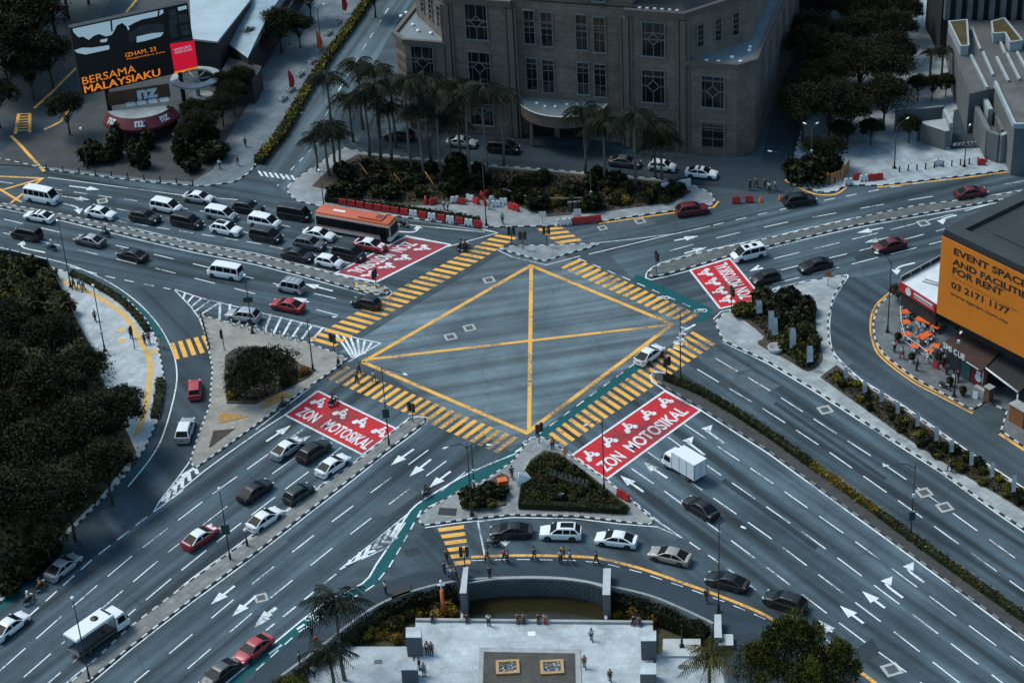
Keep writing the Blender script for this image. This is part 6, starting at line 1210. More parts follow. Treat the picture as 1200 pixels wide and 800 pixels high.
# ---- lorry with a canopy roof and open side
def canopy_lorry():
    t = empty('canopy_lorry')
    b = MB(); b.box((-1.2, 0, .85), (5.2, 2.1, .18)); b.build('flatbed', conc_d, t)
    b = MB(); V, Fc = bevel_hull([(-3.8, 1.1, 2.75), (1.4, 1.1, 2.75), (1.4, -1.1, 2.75), (-3.8, -1.1, 2.75), (-3.75, 1.0, 2.98), (1.35, 1.0, 2.98), (1.35, -1.0, 2.98), (-3.75, -1.0, 2.98)], [(0, 1, 2, 3), (4, 5, 6, 7), (0, 1, 5, 4), (2, 3, 7, 6), (1, 2, 6, 5), (3, 0, 4, 7)], .06); b.add(V, Fc); b.build('canopy_roof', P_white, t)
    for x in (-3.7, -1.2, 1.3):
        for s in (-1, 1): b = MB(); b.tube([(x, s*1.0, .9), (x, s*1.0, 2.8)], .04, 6); b.build('post', trim, t)
    b = MB(); b.box((-1.2, 1.02, 1.8), (5.1, .05, 1.8)); b.build('side_panel', P_white, t)
    b = MB(); b.box((-1.2, -1.04, 1.1), (5.1, .05, .4)); b.build('side_board', trim, t)
    b = MB(); b.lathe([(0, 0), (.45, 0), (.42, .06), (0, .1)], (-.3, .15, 2.98), 14); b.build('roof_vent', trim, t)
    b = MB(); b.box((1.15, 0, 3.0), (.25, 1.5, .05)); b.build('roof_hatch', trim, t)
    b = MB(); V, Fc = bevel_hull([(1.5, 1.0, .55), (3.3, 1.0, .55), (3.3, -1.0, .55), (1.5, -1.0, .55), (1.5, .98, 2.4), (2.75, .92, 2.4), (2.75, -.92, 2.4), (1.5, -.98, 2.4)], [(0, 1, 2, 3), (4, 5, 6, 7), (0, 1, 5, 4), (2, 3, 7, 6), (1, 2, 6, 5), (3, 0, 4, 7)], .09); b.add(V, Fc, 0, True); b.build('cab', P_white, t, sharp=45)
    b = MB(); b.add([(3.17, .84, 1.3), (3.17, -.84, 1.3), (2.88, -.78, 2.2), (2.88, .78, 2.2)], [(0, 1, 2, 3)]); b.build('windscreen', glass, t)
    for s in (-1, 1):
        b = MB(); b.add([(1.7, s*1.012, 1.35), (2.8, s*1.012, 1.35), (2.6, s*.985, 2.15), (1.7, s*.985, 2.15)], [(0, 1, 2, 3)]); b.build('side_window', glass, t)
        wheel(t, -2.3, s*.9, .4, s); wheel(t, 2.4, s*.9, .4, s)
        b = MB(); b.box((3.32, s*.7, .85), (.06, .3, .16)); b.build('headlight', lampm, t); b = MB(); b.box((-3.82, s*.8, .72), (.06, .25, .14)); b.build('tail_light', tailm, t)
        b = MB(); b.box((2.9, s*1.15, 1.75), (.1, .18, .32)); b.build('mirror', trim, t)
    b = MB(); b.box((-.3, 0, .62), (6.2, .9, .2)); b.build('chassis', trim, t); return t
o = canopy_lorry(); tag(o, 'white canopied lorry with one open side on the lower-left road', 'lorry'); place(o, 117, 738, 1, -.70, 1.3); LORRY = o

# ---- motorcycles
def motorcycle():
    t = empty('motorcycle')
    def whl(x):
        b = MB(); n = 14; r = .29; V = []
        for q, y in ((.20, -.045), (.27, -.05), (.29, 0), (.27, .05), (.20, .045)): V += [(q*math.cos(2*math.pi*k/n), y, q*math.sin(2*math.pi*k/n)) for k in range(n)]
        b.add(V, [(i*n+k, i*n+(k+1) % n, ((i+1) % 5)*n+(k+1) % n, ((i+1) % 5)*n+k) for i in range(5) for k in range(n)], 0, True); w_ = b.build('wheel', tyre, t, (x, 0, r))
        c = MB(); [c.box((0, 0, 0), (.42, .03, .035), 0, 0, Matrix.Rotation(a, 4, 'Y')) for a in (0, R(60), R(120))]; c.build('rim', rimm, w_)
    whl(-.62); whl(.62)
    b = MB(); b.tube([(-.62, 0, .30), (-.2, 0, .36), (.2, 0, .42), (.42, 0, .86)], [.05, .12, .12, .06], 8); b.ball((.02, 0, .42), .2, 10, 0, (1.2, .6, .9)); b.tube([(-.75, 0, .62), (-.2, 0, .66), (.15, 0, .60), (.4, 0, .72)], [.10, .16, .12, .10], 8); b.build('body', P_black, t)
    b = MB(); b.tube([(-.78, 0, .78), (-.45, 0, .80), (0, 0, .76)], [.10, .14, .09], 8); b.build('seat', trim, t)
    b = MB(); b.tube([(.62, 0, .3), (.40, 0, .98)], .035, 6); b.tube([(.30, .36, 1.02), (.40, .12, .99), (.40, -.12, .99), (.30, -.36, 1.02)], .02, 6); b.build('handlebar', chrome, t)
    b = MB(); b.ball((.52, 0, .86), .10, 8); b.build('headlight', lampm, t); b = MB(); b.box((-.82, 0, .68), (.05, .16, .08)); b.build('tail_light', tailm, t)
    b = MB(); b.tube([(-.9, -.16, .34), (-.2, -.18, .32)], .05, 6); b.build('exhaust', chrome, t)
    return t
# ================================================================= people (one continuous skin each, clothing and hair as children)
skinm = mat('skin', (.28, .17, .11), .6, var=.08, scale=6); hairm = mat('hair_black', (.012, .010, .010), .6, var=.2, scale=8)
def cloth(n, c): return mat('cloth_'+n, c, .85, var=.12, scale=5)
CL = dict(black=cloth('black', (.014, .015, .017)), white=cloth('white', (.60, .62, .63)), grey=cloth('grey', (.13, .14, .15)), blue=cloth('blue', (.16, .28, .36)), navy=cloth('navy', (.02, .03, .055)), orange=cloth('orange', (.75, .24, .03)), red=cloth('red', (.36, .03, .03)), brown=cloth('brown', (.11, .065, .04)), pink=cloth('pink', (.48, .30, .28)), pale=cloth('pale', (.42, .44, .43)))
def skinned(V, E, Rr, name, sub=1):
    me = bpy.data.meshes.new(name); me.from_pydata(V, E, []); o = bpy.data.objects.new(name, me); COL.objects.link(o)
    m = o.modifiers.new('s', 'SKIN'); m.use_smooth_shade = True
    for i, r in enumerate(Rr): me.skin_vertices[0].data[i].radius = r if isinstance(r, tuple) else (r, r)
    me.skin_vertices[0].data[0].use_root = True
    if sub: q = o.modifiers.new('u', 'SUBSURF'); q.levels = sub; q.render_levels = sub
    bpy.context.view_layer.update(); ev = o.evaluated_get(bpy.context.evaluated_depsgraph_get()); out = bpy.data.meshes.new_from_object(ev); out.name = name
    bpy.data.objects.remove(o); bpy.data.meshes.remove(me); return out
POSE = {}
def pose(kind):
    """meshes of one pose, facing +X, feet (or seat) at the origin"""
    if kind in POSE: return POSE[kind]
    hip = .92; lean = 0; sit = kind in ('sit', 'ride')
    if kind == 'sit': hip = .52
    if kind == 'ride': hip = .86; lean = .12
    J = [(0, 0, hip), (lean*.3, 0, hip+.16), (lean*.8, 0, hip+.36), (lean, 0, hip+.50), (lean+.01, 0, hip+.58), (lean+.02, 0, hip+.68), (lean+.02, 0, hip+.80)]   # pelvis..crown
    Rr = [(.15, .12), (.14, .11), (.165, .115), (.10, .08), .052, .088, .062]; E = [(i, i+1) for i in range(6)]
    def add(p, r, frm): J.append(p); Rr.append(r); E.append((frm, len(J)-1)); return len(J)-1
    torso = list(range(4)); legs = []; arms = []; hands = []
    for s in (1, -1):
        if kind == 'walk': kx, ax, fz = (.16*s, -.02 if s > 0 else -.30, .0); knee = (.14*s+.04, .09*s, .50); ank = (.24*s-.04, .09*s, .09 if s > 0 else .14)
        elif kind == 'sit': knee = (.44, .11*s, .50); ank = (.42, .11*s, .09)
        elif kind == 'ride': knee = (.36, .17*s, .66); ank = (.14, .19*s, .36)
        else: knee = (.02, .10*s, .50); ank = (0, .10*s, .09)
        h = add((0, .09*s, hip-.04), .095, 0); k = add(knee, .064, h); c = add(((knee[0]+ank[0])/2-.02, ank[1], (knee[2]+ank[2])/2+.05), .058, k); a = add(ank, .042, c); t = add((ank[0]+.17, ank[1]+.02*s, ank[2]-.05), .038, a); legs += [h, k, c, a, t]
        sh = add((lean, .185*s, hip+.46), .068, 3)
        if kind == 'walk': el = (-.12*s, .25*s, hip+.20); wr_ = (-.06*s+.10, .25*s, hip-.02)
        elif kind == 'ride': el = (.22, .27*s, hip+.26); wr_ = (.36, .34*s, hip+.18)
        elif kind == 'sit': el = (.06, .26*s, hip+.22); wr_ = (.28, .15*s, hip+.13)
        elif kind == 'phone' and s > 0: el = (.08, .25*s, hip+.22); wr_ = (.28, .10*s, hip+.34)
        else: el = (-.03, .25*s, hip+.20); wr_ = (.05, .25*s, hip-.03)
        e = add(el, .046, sh); w_ = add(wr_, .032, e); d = (Vector(wr_)-Vector(el)).normalized(); pm = Vector(wr_)+d*.07; hd = add(tuple(pm), (.038, .022), w_); arms += [sh, e, w_]; 
        for q in range(4):
            f0 = pm+Vector((0, 0, 0))+d*.035+Vector((.022*(1.5-q), 0, 0)) if kind not in ('ride',) else pm+d*.03+Vector((0, .02*(1.5-q), 0)); add(tuple(f0+d*(.05-.008*abs(q-1.3))), .010, hd)
        add(tuple(pm+Vector((.045, -.01*s, 0))+d*.02), .011, hd)
    body = skinned(J, E, Rr, 'person')
    # face: nose, ears, eyes and mouth as small additions welded into the body mesh
    bm = bmesh.new(); bm.from_mesh(body); hx, hz = lean+.02, hip+.69
    for (c, r, sc) in (((hx+.095, 0, hz-.01), .016, (1, .8, 1.4)), ((hx, .088, hz), .02, (.6, .5, 1.2)), ((hx, -.088, hz), .02, (.6, .5, 1.2)), ((hx+.085, .032, hz+.025), .011, (.6, 1.3, .7)), ((hx+.085, -.032, hz+.025), .011, (.6, 1.3, .7)), ((hx+.086, 0, hz-.05), .013, (.5, 2, .5))):
        bmesh.ops.create_uvsphere(bm, u_segments=6, v_segments=5, radius=r, matrix=Matrix.Translation(c) @ Matrix.Diagonal((*sc, 1)))
    bm.to_mesh(body); bm.free()
    def sub(idx, gro, name, rename=None):
        mp = {j: i for i, j in enumerate(idx)}; v = [J[j] for j in idx]; e = [(mp[a], mp[b]) for a, b in E if a in mp and b in mp]
        r = [tuple(x+gro for x in (Rr[j] if isinstance(Rr[j], tuple) else (Rr[j], Rr[j]))) for j in idx]; return skinned(v, e, r, name)
    A = arms; shirt = sub([0, 1, 2, 3, A[0], A[1], A[3], A[4]], .022, 'shirt')
    l = legs; trousers = sub([0, l[0], l[1], l[2], l[3], l[5], l[6], l[7], l[8]], .018, 'trousers')
    shoes = MB()
    for q in (4, 9): p = J[l[q]]; shoes.box((p[0]-.09, p[1], max(.045, p[2]-.005)), (.28, .10, .09))
    hair = MB(); hair.ball((lean+.0, 0, hip+.735), .125, 10, 0, (.98, .86, .82)); helmet = MB(); helmet.ball((lean+.02, 0, hip+.72), .16, 12, 0, (1.05, .9, 1)); visor = MB(); visor.box((lean+.15, 0, hip+.70), (.06, .2, .09))
    POSE[kind] = (body, shirt, trousers, shoes.mesh('shoes', CL['black']), hair.mesh('hair', hairm), helmet.mesh('helmet', trim), visor.mesh('visor', glass)); return POSE[kind]
def person(kind, x, y, face, top, legs_, label, grp=None, z=0, world=None, helmet=None, zo=0, sc=1.0):
    b, sh, tr, so_, ha, he, vi = pose(kind)
    if not b.materials: b.materials.append(skinm)
    for me in (sh, tr):
        if not me.materials: me.materials.append(CL['black'])
    p = world if world is not None else G(x, y, z)
    o = link('person', b, None, (p.x, p.y, p.z+zo), face); tag(o, label, 'person', grp); o.scale = (sc, sc, sc)
    s = link('shirt', sh, o); s.material_slots[0].link = 'OBJECT'; s.material_slots[0].material = CL[top]
    t = link('trousers', tr, o); t.material_slots[0].link = 'OBJECT'; t.material_slots[0].material = CL[legs_]
    link('shoes', so_, o)
    if helmet: h = link('helmet', he, o); h.material_slots[0].link = 'OBJECT'; h.material_slots[0].material = helmet; link('visor', vi, o)
    else: link('hair', ha, o)
    return o
rr = random.Random(3)
def fc(dx, dy, x=600, y=600): a, b = G(x, y), G(x+dx, y+dy); return math.atan2(b.y-a.y, b.x-a.x)
ROADP = [  # kind, x, y (feet), facing in the picture, top, legs, label
    ('walk', 397, 431, (1, .3), 'black', 'black', 'person in black at the kerb end of the lower-left yellow crossing'),
    ('walk', 421, 438, (1, .4), 'red', 'black', 'person in a red top on the lower-left yellow crossing'),
    ('walk', 418.5, 449, (-1, -.4), 'black', 'navy', 'person in dark clothes on the bars left of the person in white'),
    ('walk', 438.5, 447, (1, .4), 'white', 'grey', 'person in white on the lower-left yellow crossing'),
    ('stand', 452, 695, (1, -.4), 'pale', 'black', 'person in a pale top walking beside the iron grating on the footpath'),
    ('walk', 524, 657, (.3, -1), 'brown', 'black', 'person in brown on the last bars of the bottom yellow crossing'),
    ('stand', 521, 671, (1, -.6), 'black', 'black', 'person in black leftmost in the group by the white pillar'),
    ('stand', 526.5, 675, (.6, -1), 'blue', 'blue', 'person in pale blue in the group by the white pillar'),
    ('stand', 530, 678, (-.6, -1), 'white', 'grey', 'person in white in the group by the white pillar'),
    ('walk', 534.5, 680, (-1, -.3), 'navy', 'navy', 'person in navy nearest the pillar in the waiting group'),
    ('walk', 571, 657, (-1, 0), 'brown', 'black', 'person in brown on the yellow kerb line right of the pillar'),
    ('stand', 574, 677, (0, -1), 'black', 'black', 'person in black by the coping above the pond, left end'),
    ('walk', 591, 657, (1, 0), 'red', 'black', 'person with a dark red top on the yellow kerb line'),
    ('stand', 595, 659, (1, 0), 'grey', 'black', 'person in grey beside the person in dark red on the kerb line'),
    ('walk', 626, 655, (1, 0), 'black', 'black', 'person in black alone on the middle of the yellow kerb line'),
    ('stand', 660, 653, (0, 1), 'orange', 'black', 'person in an orange top on the yellow kerb line'),
    ('stand', 657, 659, (0, -1), 'pale', 'black', 'person in a pale top facing the one in orange'),
    ('walk', 668, 659, (1, .1), 'blue', 'grey', 'person in light blue just right of the one in orange'),
    ('walk', 698.5, 660, (1, .2), 'navy', 'black', 'person in dark clothes on the kerb line left of the right pillar'),
    ('walk', 828, 704, (-.6, 1), 'black', 'black', 'person in black on the dark footpath beside the tall lamp post'),
    ('stand', 647.5, 574-48, (0, 1), 'orange', 'black', 'person in an orange vest at the top of the sign-planted island'),
    ('stand', 662, 538, (0, 1), 'orange', 'pale', 'person in an orange vest standing by the kerb of the sign-planted island'),
    ('walk', 600, 560, (0, 1), 'navy', 'brown', 'person in dark blue on the island path beside the orange box'),
    ('walk', 365.5, 747, (1, -.6), 'black', 'navy', 'person in black by the cycle lane left of the lower palm'),
    ('walk', 376, 727, (.6, -.6), 'black', 'black', 'person in black highest beside the cycle lane near the lower palm'),
    ('walk', 371.5, 757, (-1, .7), 'red', 'black', 'person in red below the cycle lane by the lower palm'),
    ('stand', 351.5, 778, (1, 0), 'grey', 'black', 'person in grey at the lower left of the paved corner'),
    ('walk', 360.5, 789, (0, 1), 'black', 'black', 'person in black in the middle of the group at the lower palm'),
    ('walk', 368.5, 794, (-.2, 1), 'white', 'black', 'person with a white top in the group below the lower palm'),
    ('walk', 93, 338, (1, .3), 'white', 'grey', 'person in white near the hedge at the top of the pale pavement'),
    ('walk', 87, 339, (1, .3), 'black', 'black', 'person in black beside the one in white on the pale pavement'),
    ('walk', 98.5, 341, (-1, .3), 'blue', 'black', 'person in blue right of the one in white on the pale pavement'),
    ('walk', 112, 376, (0, 1), 'grey', 'black', 'person in grey left of the tall pole on the pale pavement'),
    ('stand', 154, 396, (0, 1), 'black', 'black', 'person in black with pale bag area on the middle of the pale pavement'),
    ('walk', 170, 403, (0, 1), 'black', 'navy', 'person in black near the yellow strip of the pale pavement'),
    ('walk', 175, 402, (.2, 1), 'brown', 'black', 'person in brown beside the cycle lane of the pale pavement'),
    ('walk', 189, 407, (1, .3), 'pink', 'pale', 'person in pink on the green cycle lane before the short crossing'),
    ('walk', 288, 172, (0, 1), 'black', 'black', 'person in black on the upper-left plaza under a planter'), ('walk', 279, 194, (1, 1), 'black', 'grey', 'person in dark clothes on the plaza near its kerb'), ('walk', 258, 198, (-1, 1), 'white', 'black', 'person in white on the plaza near its kerb'),
    ('stand', 879, 222, (0, 1), 'black', 'black', 'person in black leftmost of the five near the orange cones'), ('walk', 886, 219, (1, .2), 'grey', 'black', 'person in grey second of the five near the orange cones'), ('walk', 896, 221, (0, 1), 'brown', 'black', 'person in brown third of the five near the orange cones'), ('stand', 901.5, 225, (0, 1), 'white', 'black', 'person in white in front among the five near the orange cones'), ('walk', 908, 223, (1, 0), 'pale', 'grey', 'person in a pale top rightmost of the five near the orange cones'),
    ('stand', 520.5, 246, (1, 0), 'white', 'black', 'person in white beside the red barriers, left of a pair'), ('stand', 525, 247, (-1, 0), 'pale', 'navy', 'person in a pale top beside the red barriers, right of a pair'), ('walk', 589, 262, (0, 1), 'blue', 'black', 'person in light blue on the grey pavement above the small crossing'), ('stand', 573, 245, (0, 1), 'white', 'pale', 'person in white among the jumbled barriers'),
    ('walk', 1112.5, 552, (-1, -.4), 'black', 'navy', 'person in dark clothes walking the right-hand pavement beside the banners'),
    ('stand', 1048, 412, (1, .6), 'white', 'black', 'person in white outside the cafe railing'), ('walk', 1057, 420, (1, .5), 'pale', 'red', 'person in pale and red beside the cafe railing'), ('stand', 1074, 434, (1, .4), 'brown', 'black', 'person in brown near the cafe kerb'), ('walk', 1087, 426, (-1, 0), 'white', 'white', 'person all in white at the cafe entrance'),
]
for (k, x, y, f, a, c, lb) in ROADP:
    zz_ = .0 if 380 < x < 440 else .12
    person(k, x, y, fc(*f, x, y), a, c, lb, None, zz_, sc=rr.uniform(.96, 1.06))
PLZ = [('sit', 507, 727, (0, 1), 'black', 'black', 'person in black sitting at the left end of the plaza ledge'), ('sit', 547.5, 727.5, (0, 1), 'black', 'navy', 'person in black sitting on the ledge near the pond wall'), ('stand', 573, 733, (0, -1), 'white', 'black', 'person in white standing at the plaza ledge'),
    ('sit', 607, 728, (0, 1), 'brown', 'brown', 'person in brown sitting on the ledge left of the one in grey'), ('sit', 614, 728, (0, 1), 'grey', 'black', 'person in grey sitting on the ledge beside the one in brown'), ('sit', 631, 728, (0, 1), 'black', 'brown', 'person in dark clothes sitting on the ledge beside the one in pink'), ('sit', 639, 728, (0, 1), 'pink', 'red', 'person in pink sitting on the plaza ledge'),
    ('walk', 693, 750, (0, 1), 'white', 'black', 'person in white walking across the pale plaza'), ('sit', 743, 730, (-.6, 1), 'black', 'black', 'person in black sitting on the plaza ledge at its right end'), ('sit', 749, 731, (.3, 1), 'grey', 'black', 'person in grey sitting rightmost on the plaza ledge'),
    ('walk', 685, 782, (0, 1), 'red', 'grey', 'person in dark red beside the sunken fountain court'), ('walk', 715, 798, (0, 1), 'black', 'black', 'person in black at the bottom right of the plaza'), ('stand', 501, 766, (0, 1), 'white', 'black', 'person in white beside the upper left plinth'), ('stand', 506, 767, (0, 1), 'brown', 'black', 'person in brown beside the upper left plinth'),
    ('stand', 491.5, 784, (1, 0), 'black', 'black', 'person in black beside the lower left plinth'), ('stand', 497, 791, (0, 1), 'blue', 'grey', 'person in light blue beside the lower left plinth')]
for (k, x, y, f, a, c, lb) in PLZ:
    person(k, x, y, fc(*f, x, y), a, c, lb, None, PZ+(.0 if k != 'sit' else 0), zo=.0 if k != 'sit' else -.12, sc=rr.uniform(.96, 1.04))
# a worker in red on the lorry
p = LORRY.matrix_basis @ Vector((.2, -.25, .94)); person('stand', 0, 0, LORRY.rotation_euler.z+1.2, 'red', 'red', 'person in red standing in the open side of the canopied lorry', world=p, sc=.95)
# motorcycles with riders
MPOS = [(391, 474, (1, -.6), 'black', 'black motorcycle waiting on the lower-left red box', trim), (333, 478, (1, -.6), 'black', 'dark motorcycle by the kerb left of the lower-left red box', trim), (578, 640, (-1, 0), 'black', 'dark motorcycle behind the black sedan in the turning lane', trim), (541, 292, (1, -.5), 'black', 'left of two motorcycles on the bars of the upper-left crossing', trim), (546, 293, (1, -.5), 'black', 'right of two motorcycles on the bars of the upper-left crossing', trim),
    (474, 266, (1, .2), 'white', 'motorcycle ahead of the orange bus by the white barriers', lampm), (61, 293, (-1, -.2), 'pale', 'motorcycle with a pale rider beside the left turning arrow', lampm), (124, 277, (-1, -.2), 'black', 'dark motorcycle hard by the median in the leaving lanes', trim), (499, 582, (-1, .8), 'black', 'dark motorcycle beside the green cycle lane below the arrows', trim), (35, 706, (1, -.8), 'pale', 'motorcycle with a pale rider on the lower-left cycle lane', lampm), (49, 690, (1, -.8), 'orange', 'motorcycle with an orange rider behind the silver sedan in the shade', trim), (1107, 456, (1, .5), 'black', 'dark motorcycle parked at the yellow cafe kerb', trim)]
proto = None
for (x, y, f, col, lb, hm) in MPOS:
    if proto is None: m_ = proto = motorcycle()
    else: m_ = copy_tree(proto)
    p = G(x, y, 0); m_.location = (p.x, p.y, .012); m_.rotation_euler.z = fc(*f, x, y); tag(m_, lb, 'motorcycle', 'motorcycles on the roads')
    if x != 1107 : person('ride', 0, 0, m_.rotation_euler.z, col, 'black' if col != 'black' else 'navy', 'person riding the '+lb if not lb.startswith(('left', 'right')) else 'person riding the '+lb, 'motorcycle riders', world=p+Vector((-.22*math.cos(m_.rotation_euler.z), -.22*math.sin(m_.rotation_euler.z), .0)), helmet=hm)

for (x, y, k, a, c, lb) in ((1067, 374, 'sit', 'black', 'navy', 'person in black sitting at the highest cafe table'), (1078, 389, 'sit', 'white', 'black', 'person in white sitting at the long cafe table near the kiosk'), (1091, 396, 'sit', 'red', 'black', 'person in red sitting right of the middle long cafe table'), (1077, 405, 'sit', 'grey', 'black', 'person in grey sitting left of the middle long cafe table'), (1104, 420, 'stand', 'white', 'black', 'person in white standing under the lettered cafe roof'), (1110, 438, 'stand', 'blue', 'navy', 'person in blue standing before the teal cafe panel'), (1122, 446, 'walk', 'red', 'black', 'person in red walking before the red cafe panel')):
    person(k, x, y, fc(rr.uniform(-1, 1), 1, x, y), a, c, lb, None, .12, zo=-.06 if k == 'sit' else 0)
# ================================================================= street furniture
ironb = mat('black_iron', (.016, .017, .018), .5, var=.15, scale=4); lampg = mat('lamp_glass', (.72, .75, .76), .4, var=.05); sgn = mat('sign_green', (.01, .05, .045), .5, var=.1); wht = mat('plastic_white', (.62, .64, .65), .55, var=.1, scale=3); rdb = mat('plastic_red', (.46, .022, .025), .55, var=.15, scale=3); orp = mat('plastic_orange', (.62, .12, .02), .55, var=.1); banner_m = mat('banner_cloth', (.50, .545, .57), .7, var=.12, scale=2); steelp = mat('steel_grey', (.2, .21, .22), .5, metal=.4, var=.15)
def lamp(x, y, ty, label, arms=(), globe=False, sign=None, z=.0, boxes=()):
    p = G(x, y, z); h = height(x, y, ty); o = empty('street_lamp', p, 0, label, 'street lamp')
    b = MB(); b.tube([(0, 0, 0), (0, 0, .9), (0, 0, 1.0), (0, 0, h)], [.14, .13, .085, .055], 8); b.box((0, 0, .06), (.5, .5, .12)); b.build('pole', ironb, o)
    for (tx, t_y) in arms:
        q = G(tx, t_y, h*1.0); d = (q-p); d.z = 0; l_ = max(.6, min(3.2, d.length)); d.normalize(); b = MB(); b.tube([(0, 0, h*.93), tuple(d*l_*.35+Vector((0, 0, h+.12))), tuple(d*l_*.7+Vector((0, 0, h+.22))), tuple(d*l_+Vector((0, 0, h+.2)))], .045, 6); a_ = b.build('arm', ironb, o)
        b = MB(); b.ball((0, 0, 0), .22, 10, 0, (1.8, .7, .4)); b.build('lantern', lampg, a_, tuple(d*(l_+.35)+Vector((0, 0, h+.2))), math.atan2(d.y, d.x))
    if globe: b = MB(); b.ball((0, 0, h+.18), .21, 12); b.lathe([(.1, h-.1), (.14, h+.02), (.05, h+.03)], n=8); b.build('lantern', lampg, o)
    if sign: b = MB(); b.box((.0, -.12, h*sign[0]), (sign[1], .06, sign[2])); b.build('sign_board', sgn, o)
    for k, zf in enumerate(boxes): b = MB(); b.box((0, -.14, h*zf), (.3, .2, .42)); b.build('control_box', wht, o)
    return o
lamp(105, 796, 702, 'black lamp post with a white lantern standing in front of the canopied lorry', globe=True); lamp(270, 656, 574, 'black lamp post with a green board on the lower-left median', globe=True, sign=(.45, .9, 1.3)); lamp(290, 640, 622, 'short lamp with a white globe on the lower-left median', globe=True)
lamp(367, 434, 372, 'black lamp post at the right tip of the left island', arms=((392, 374),), z=.13); lamp(456, 522, 430, 'black lamp post beside the lower-left red box', arms=((480, 442),), sign=(.42, .8, 1.2), boxes=(.6,)); lamp(553, 603, 519, 'black lamp post with two arms on the bed of the sign-planted island', arms=((526, 527), (570, 524)), z=.2); lamp(556, 574, 522, 'thin black pole beside the green cycle lane', boxes=(.45, .2))
lamp(708, 574, 492, 'thin black lamp post on the right edge of the sign-planted island', arms=((690, 500), ), z=.2); lamp(842, 716, 606, 'tall black lamp post by the end of the footpath wall', arms=((868, 618),)); lamp(1067, 629, 543, 'black lamp post with a green board in the lower-right median hedge', arms=((1042, 548),), sign=(.3, .7, 1.1), z=.13, boxes=(.58,)); lamp(1040, 389, 304, 'tall black lamp post on the cafe forecourt', arms=((1030, 300),), z=.13)
lamp(797.5, 448, 366, 'black lamp post near the right corner of the yellow box', arms=(), boxes=(.6, .68)); lamp(83, 336, 264, 'black lamp post at the top of the pale pavement', arms=((68, 262),), z=.13); lamp(123, 411, 336, 'black lamp post with a low lantern in the pale pavement', globe=True, z=.13, boxes=(.3,)); lamp(1048, 197, 148, 'lamp post on the bright paving below the upper right grove', arms=((1062, 142),), z=.13); lamp(1130, 195, 155, 'lamp post in front of the grey ramp walls', arms=((1136, 150),), z=.13)
lamp(950, 203, 150, 'lamp post with white lanterns beside the orange enclosure', arms=((945, 148), (956, 148)), z=.13, boxes=(.5,)); lamp(921, 203, 182, 'short lamp post with a long arm at the mouth of the dark street', arms=((905, 180),), z=.13); lamp(103, 198, 152, 'thin lamp post on the upper-left plaza', globe=True, z=.13); lamp(570, 264, 178, 'tall thin pole among the jumbled barriers', z=.13); lamp(296, 390, 324, 'lamp post with a green board beside the silver off-roader on the hatching', globe=True, sign=(.6, 1.2, .7), z=.13); lamp(1118, 464, 396, 'black lamp post with white floodlights by the cafe', z=.13, arms=((1125, 394),), boxes=(.95,)); lamp(377, 60, 10, 'lamp post among the plaza hedges with a pale lantern', arms=((378, 8),), z=.13)
lamp(380, 246, 210, 'post with slanting white fittings at the tip of the planted island', z=.13, arms=((374, 203),)); lamp(693, 242, 200, 'thin white-boxed pole on the planted island kerb', z=.13, boxes=(.4,)); lamp(727, 700, 672, 'thin grey pole beyond the right pond wall', z=0) if False else None
lamp(782, 722, 708, 'small lamp in the brown bed right of the plaza', z=PZ-.8, globe=True); lamp(799, 757, 737, 'thin black post on the pale step right of the plaza', z=PZ+.25)
def signal(x, y, ty, label, face, z=.0, heads=2):
    p = G(x, y, z); h = max(2.6, height(x, y, ty)); o = empty('traffic_light', p, fc_(*face, x, y), label, 'traffic light'); b = MB(); b.tube([(0, 0, 0), (0, 0, h)], .06, 8); b.build('pole', ironb, o)
    for k in range(heads):
        s = 0 if heads == 1 else (-.32 if k else .32); q = empty('signal_head', (.12, s, h-.45)); q.parent = o; b = MB(); b.box((0, 0, 0), (.26, .40, 1.15)); b.box((-.02, 0, .62), (.22, .3, .1)); b.build('housing', ironb, q)
        for j, cc in enumerate(((.10, .012, .01), (.10, .06, .01), (.01, .07, .05))):
            b = MB(); b.tube([(.13, 0, .36-.36*j), (.16, 0, .36-.36*j)], .12, 10); b.build('lens', mat('lens_%d' % j, cc, .3, var=.05), q)
    return o
def fc_(dx, dy, x, y): a, b = G(x, y), G(x+dx, y+dy); return math.atan2(b.y-a.y, b.x-a.x)
for a in ((441, 338, 318, 'traffic light on the tip of the upper-left median', (-1, -.2)), (484, 494, 476, 'traffic light on the tip of the lower-left median', (-1, .7)), (632, 519, 502, 'traffic light at the top of the sign-planted island', (1, .6)), (600, 287, 277, 'left traffic light of the small triangle island', (0, -1)), (613, 292, 275, 'second traffic light from the left by the small triangle island', (.2, 1)), (641, 288, 266, 'right traffic light of the small triangle island', (0, 1)), (769, 320, 297, 'traffic light on the tip of the right-hand median', (1, -.2)), (857, 363, 338, 'traffic light in front of the right-hand red box', (1, -.2)), (781, 441, 424, 'traffic light on the tip of the lower-right median', (1, .6)), (545, 664, 642, 'traffic light beside the bottom yellow crossing', (0, 1)), (392, 413, 393, 'traffic light by the fan of white bars at the left corner of the yellow box', (-1, .6))): signal(a[0], a[1], a[2], a[3], a[4], .12)
signal(263, 410, 388, 'single black pedestrian signal on the left island', (-1, 0), .13, 1); signal(158, 409, 384, 'single black signal on the pale pavement', (-1, 0), .13, 1)
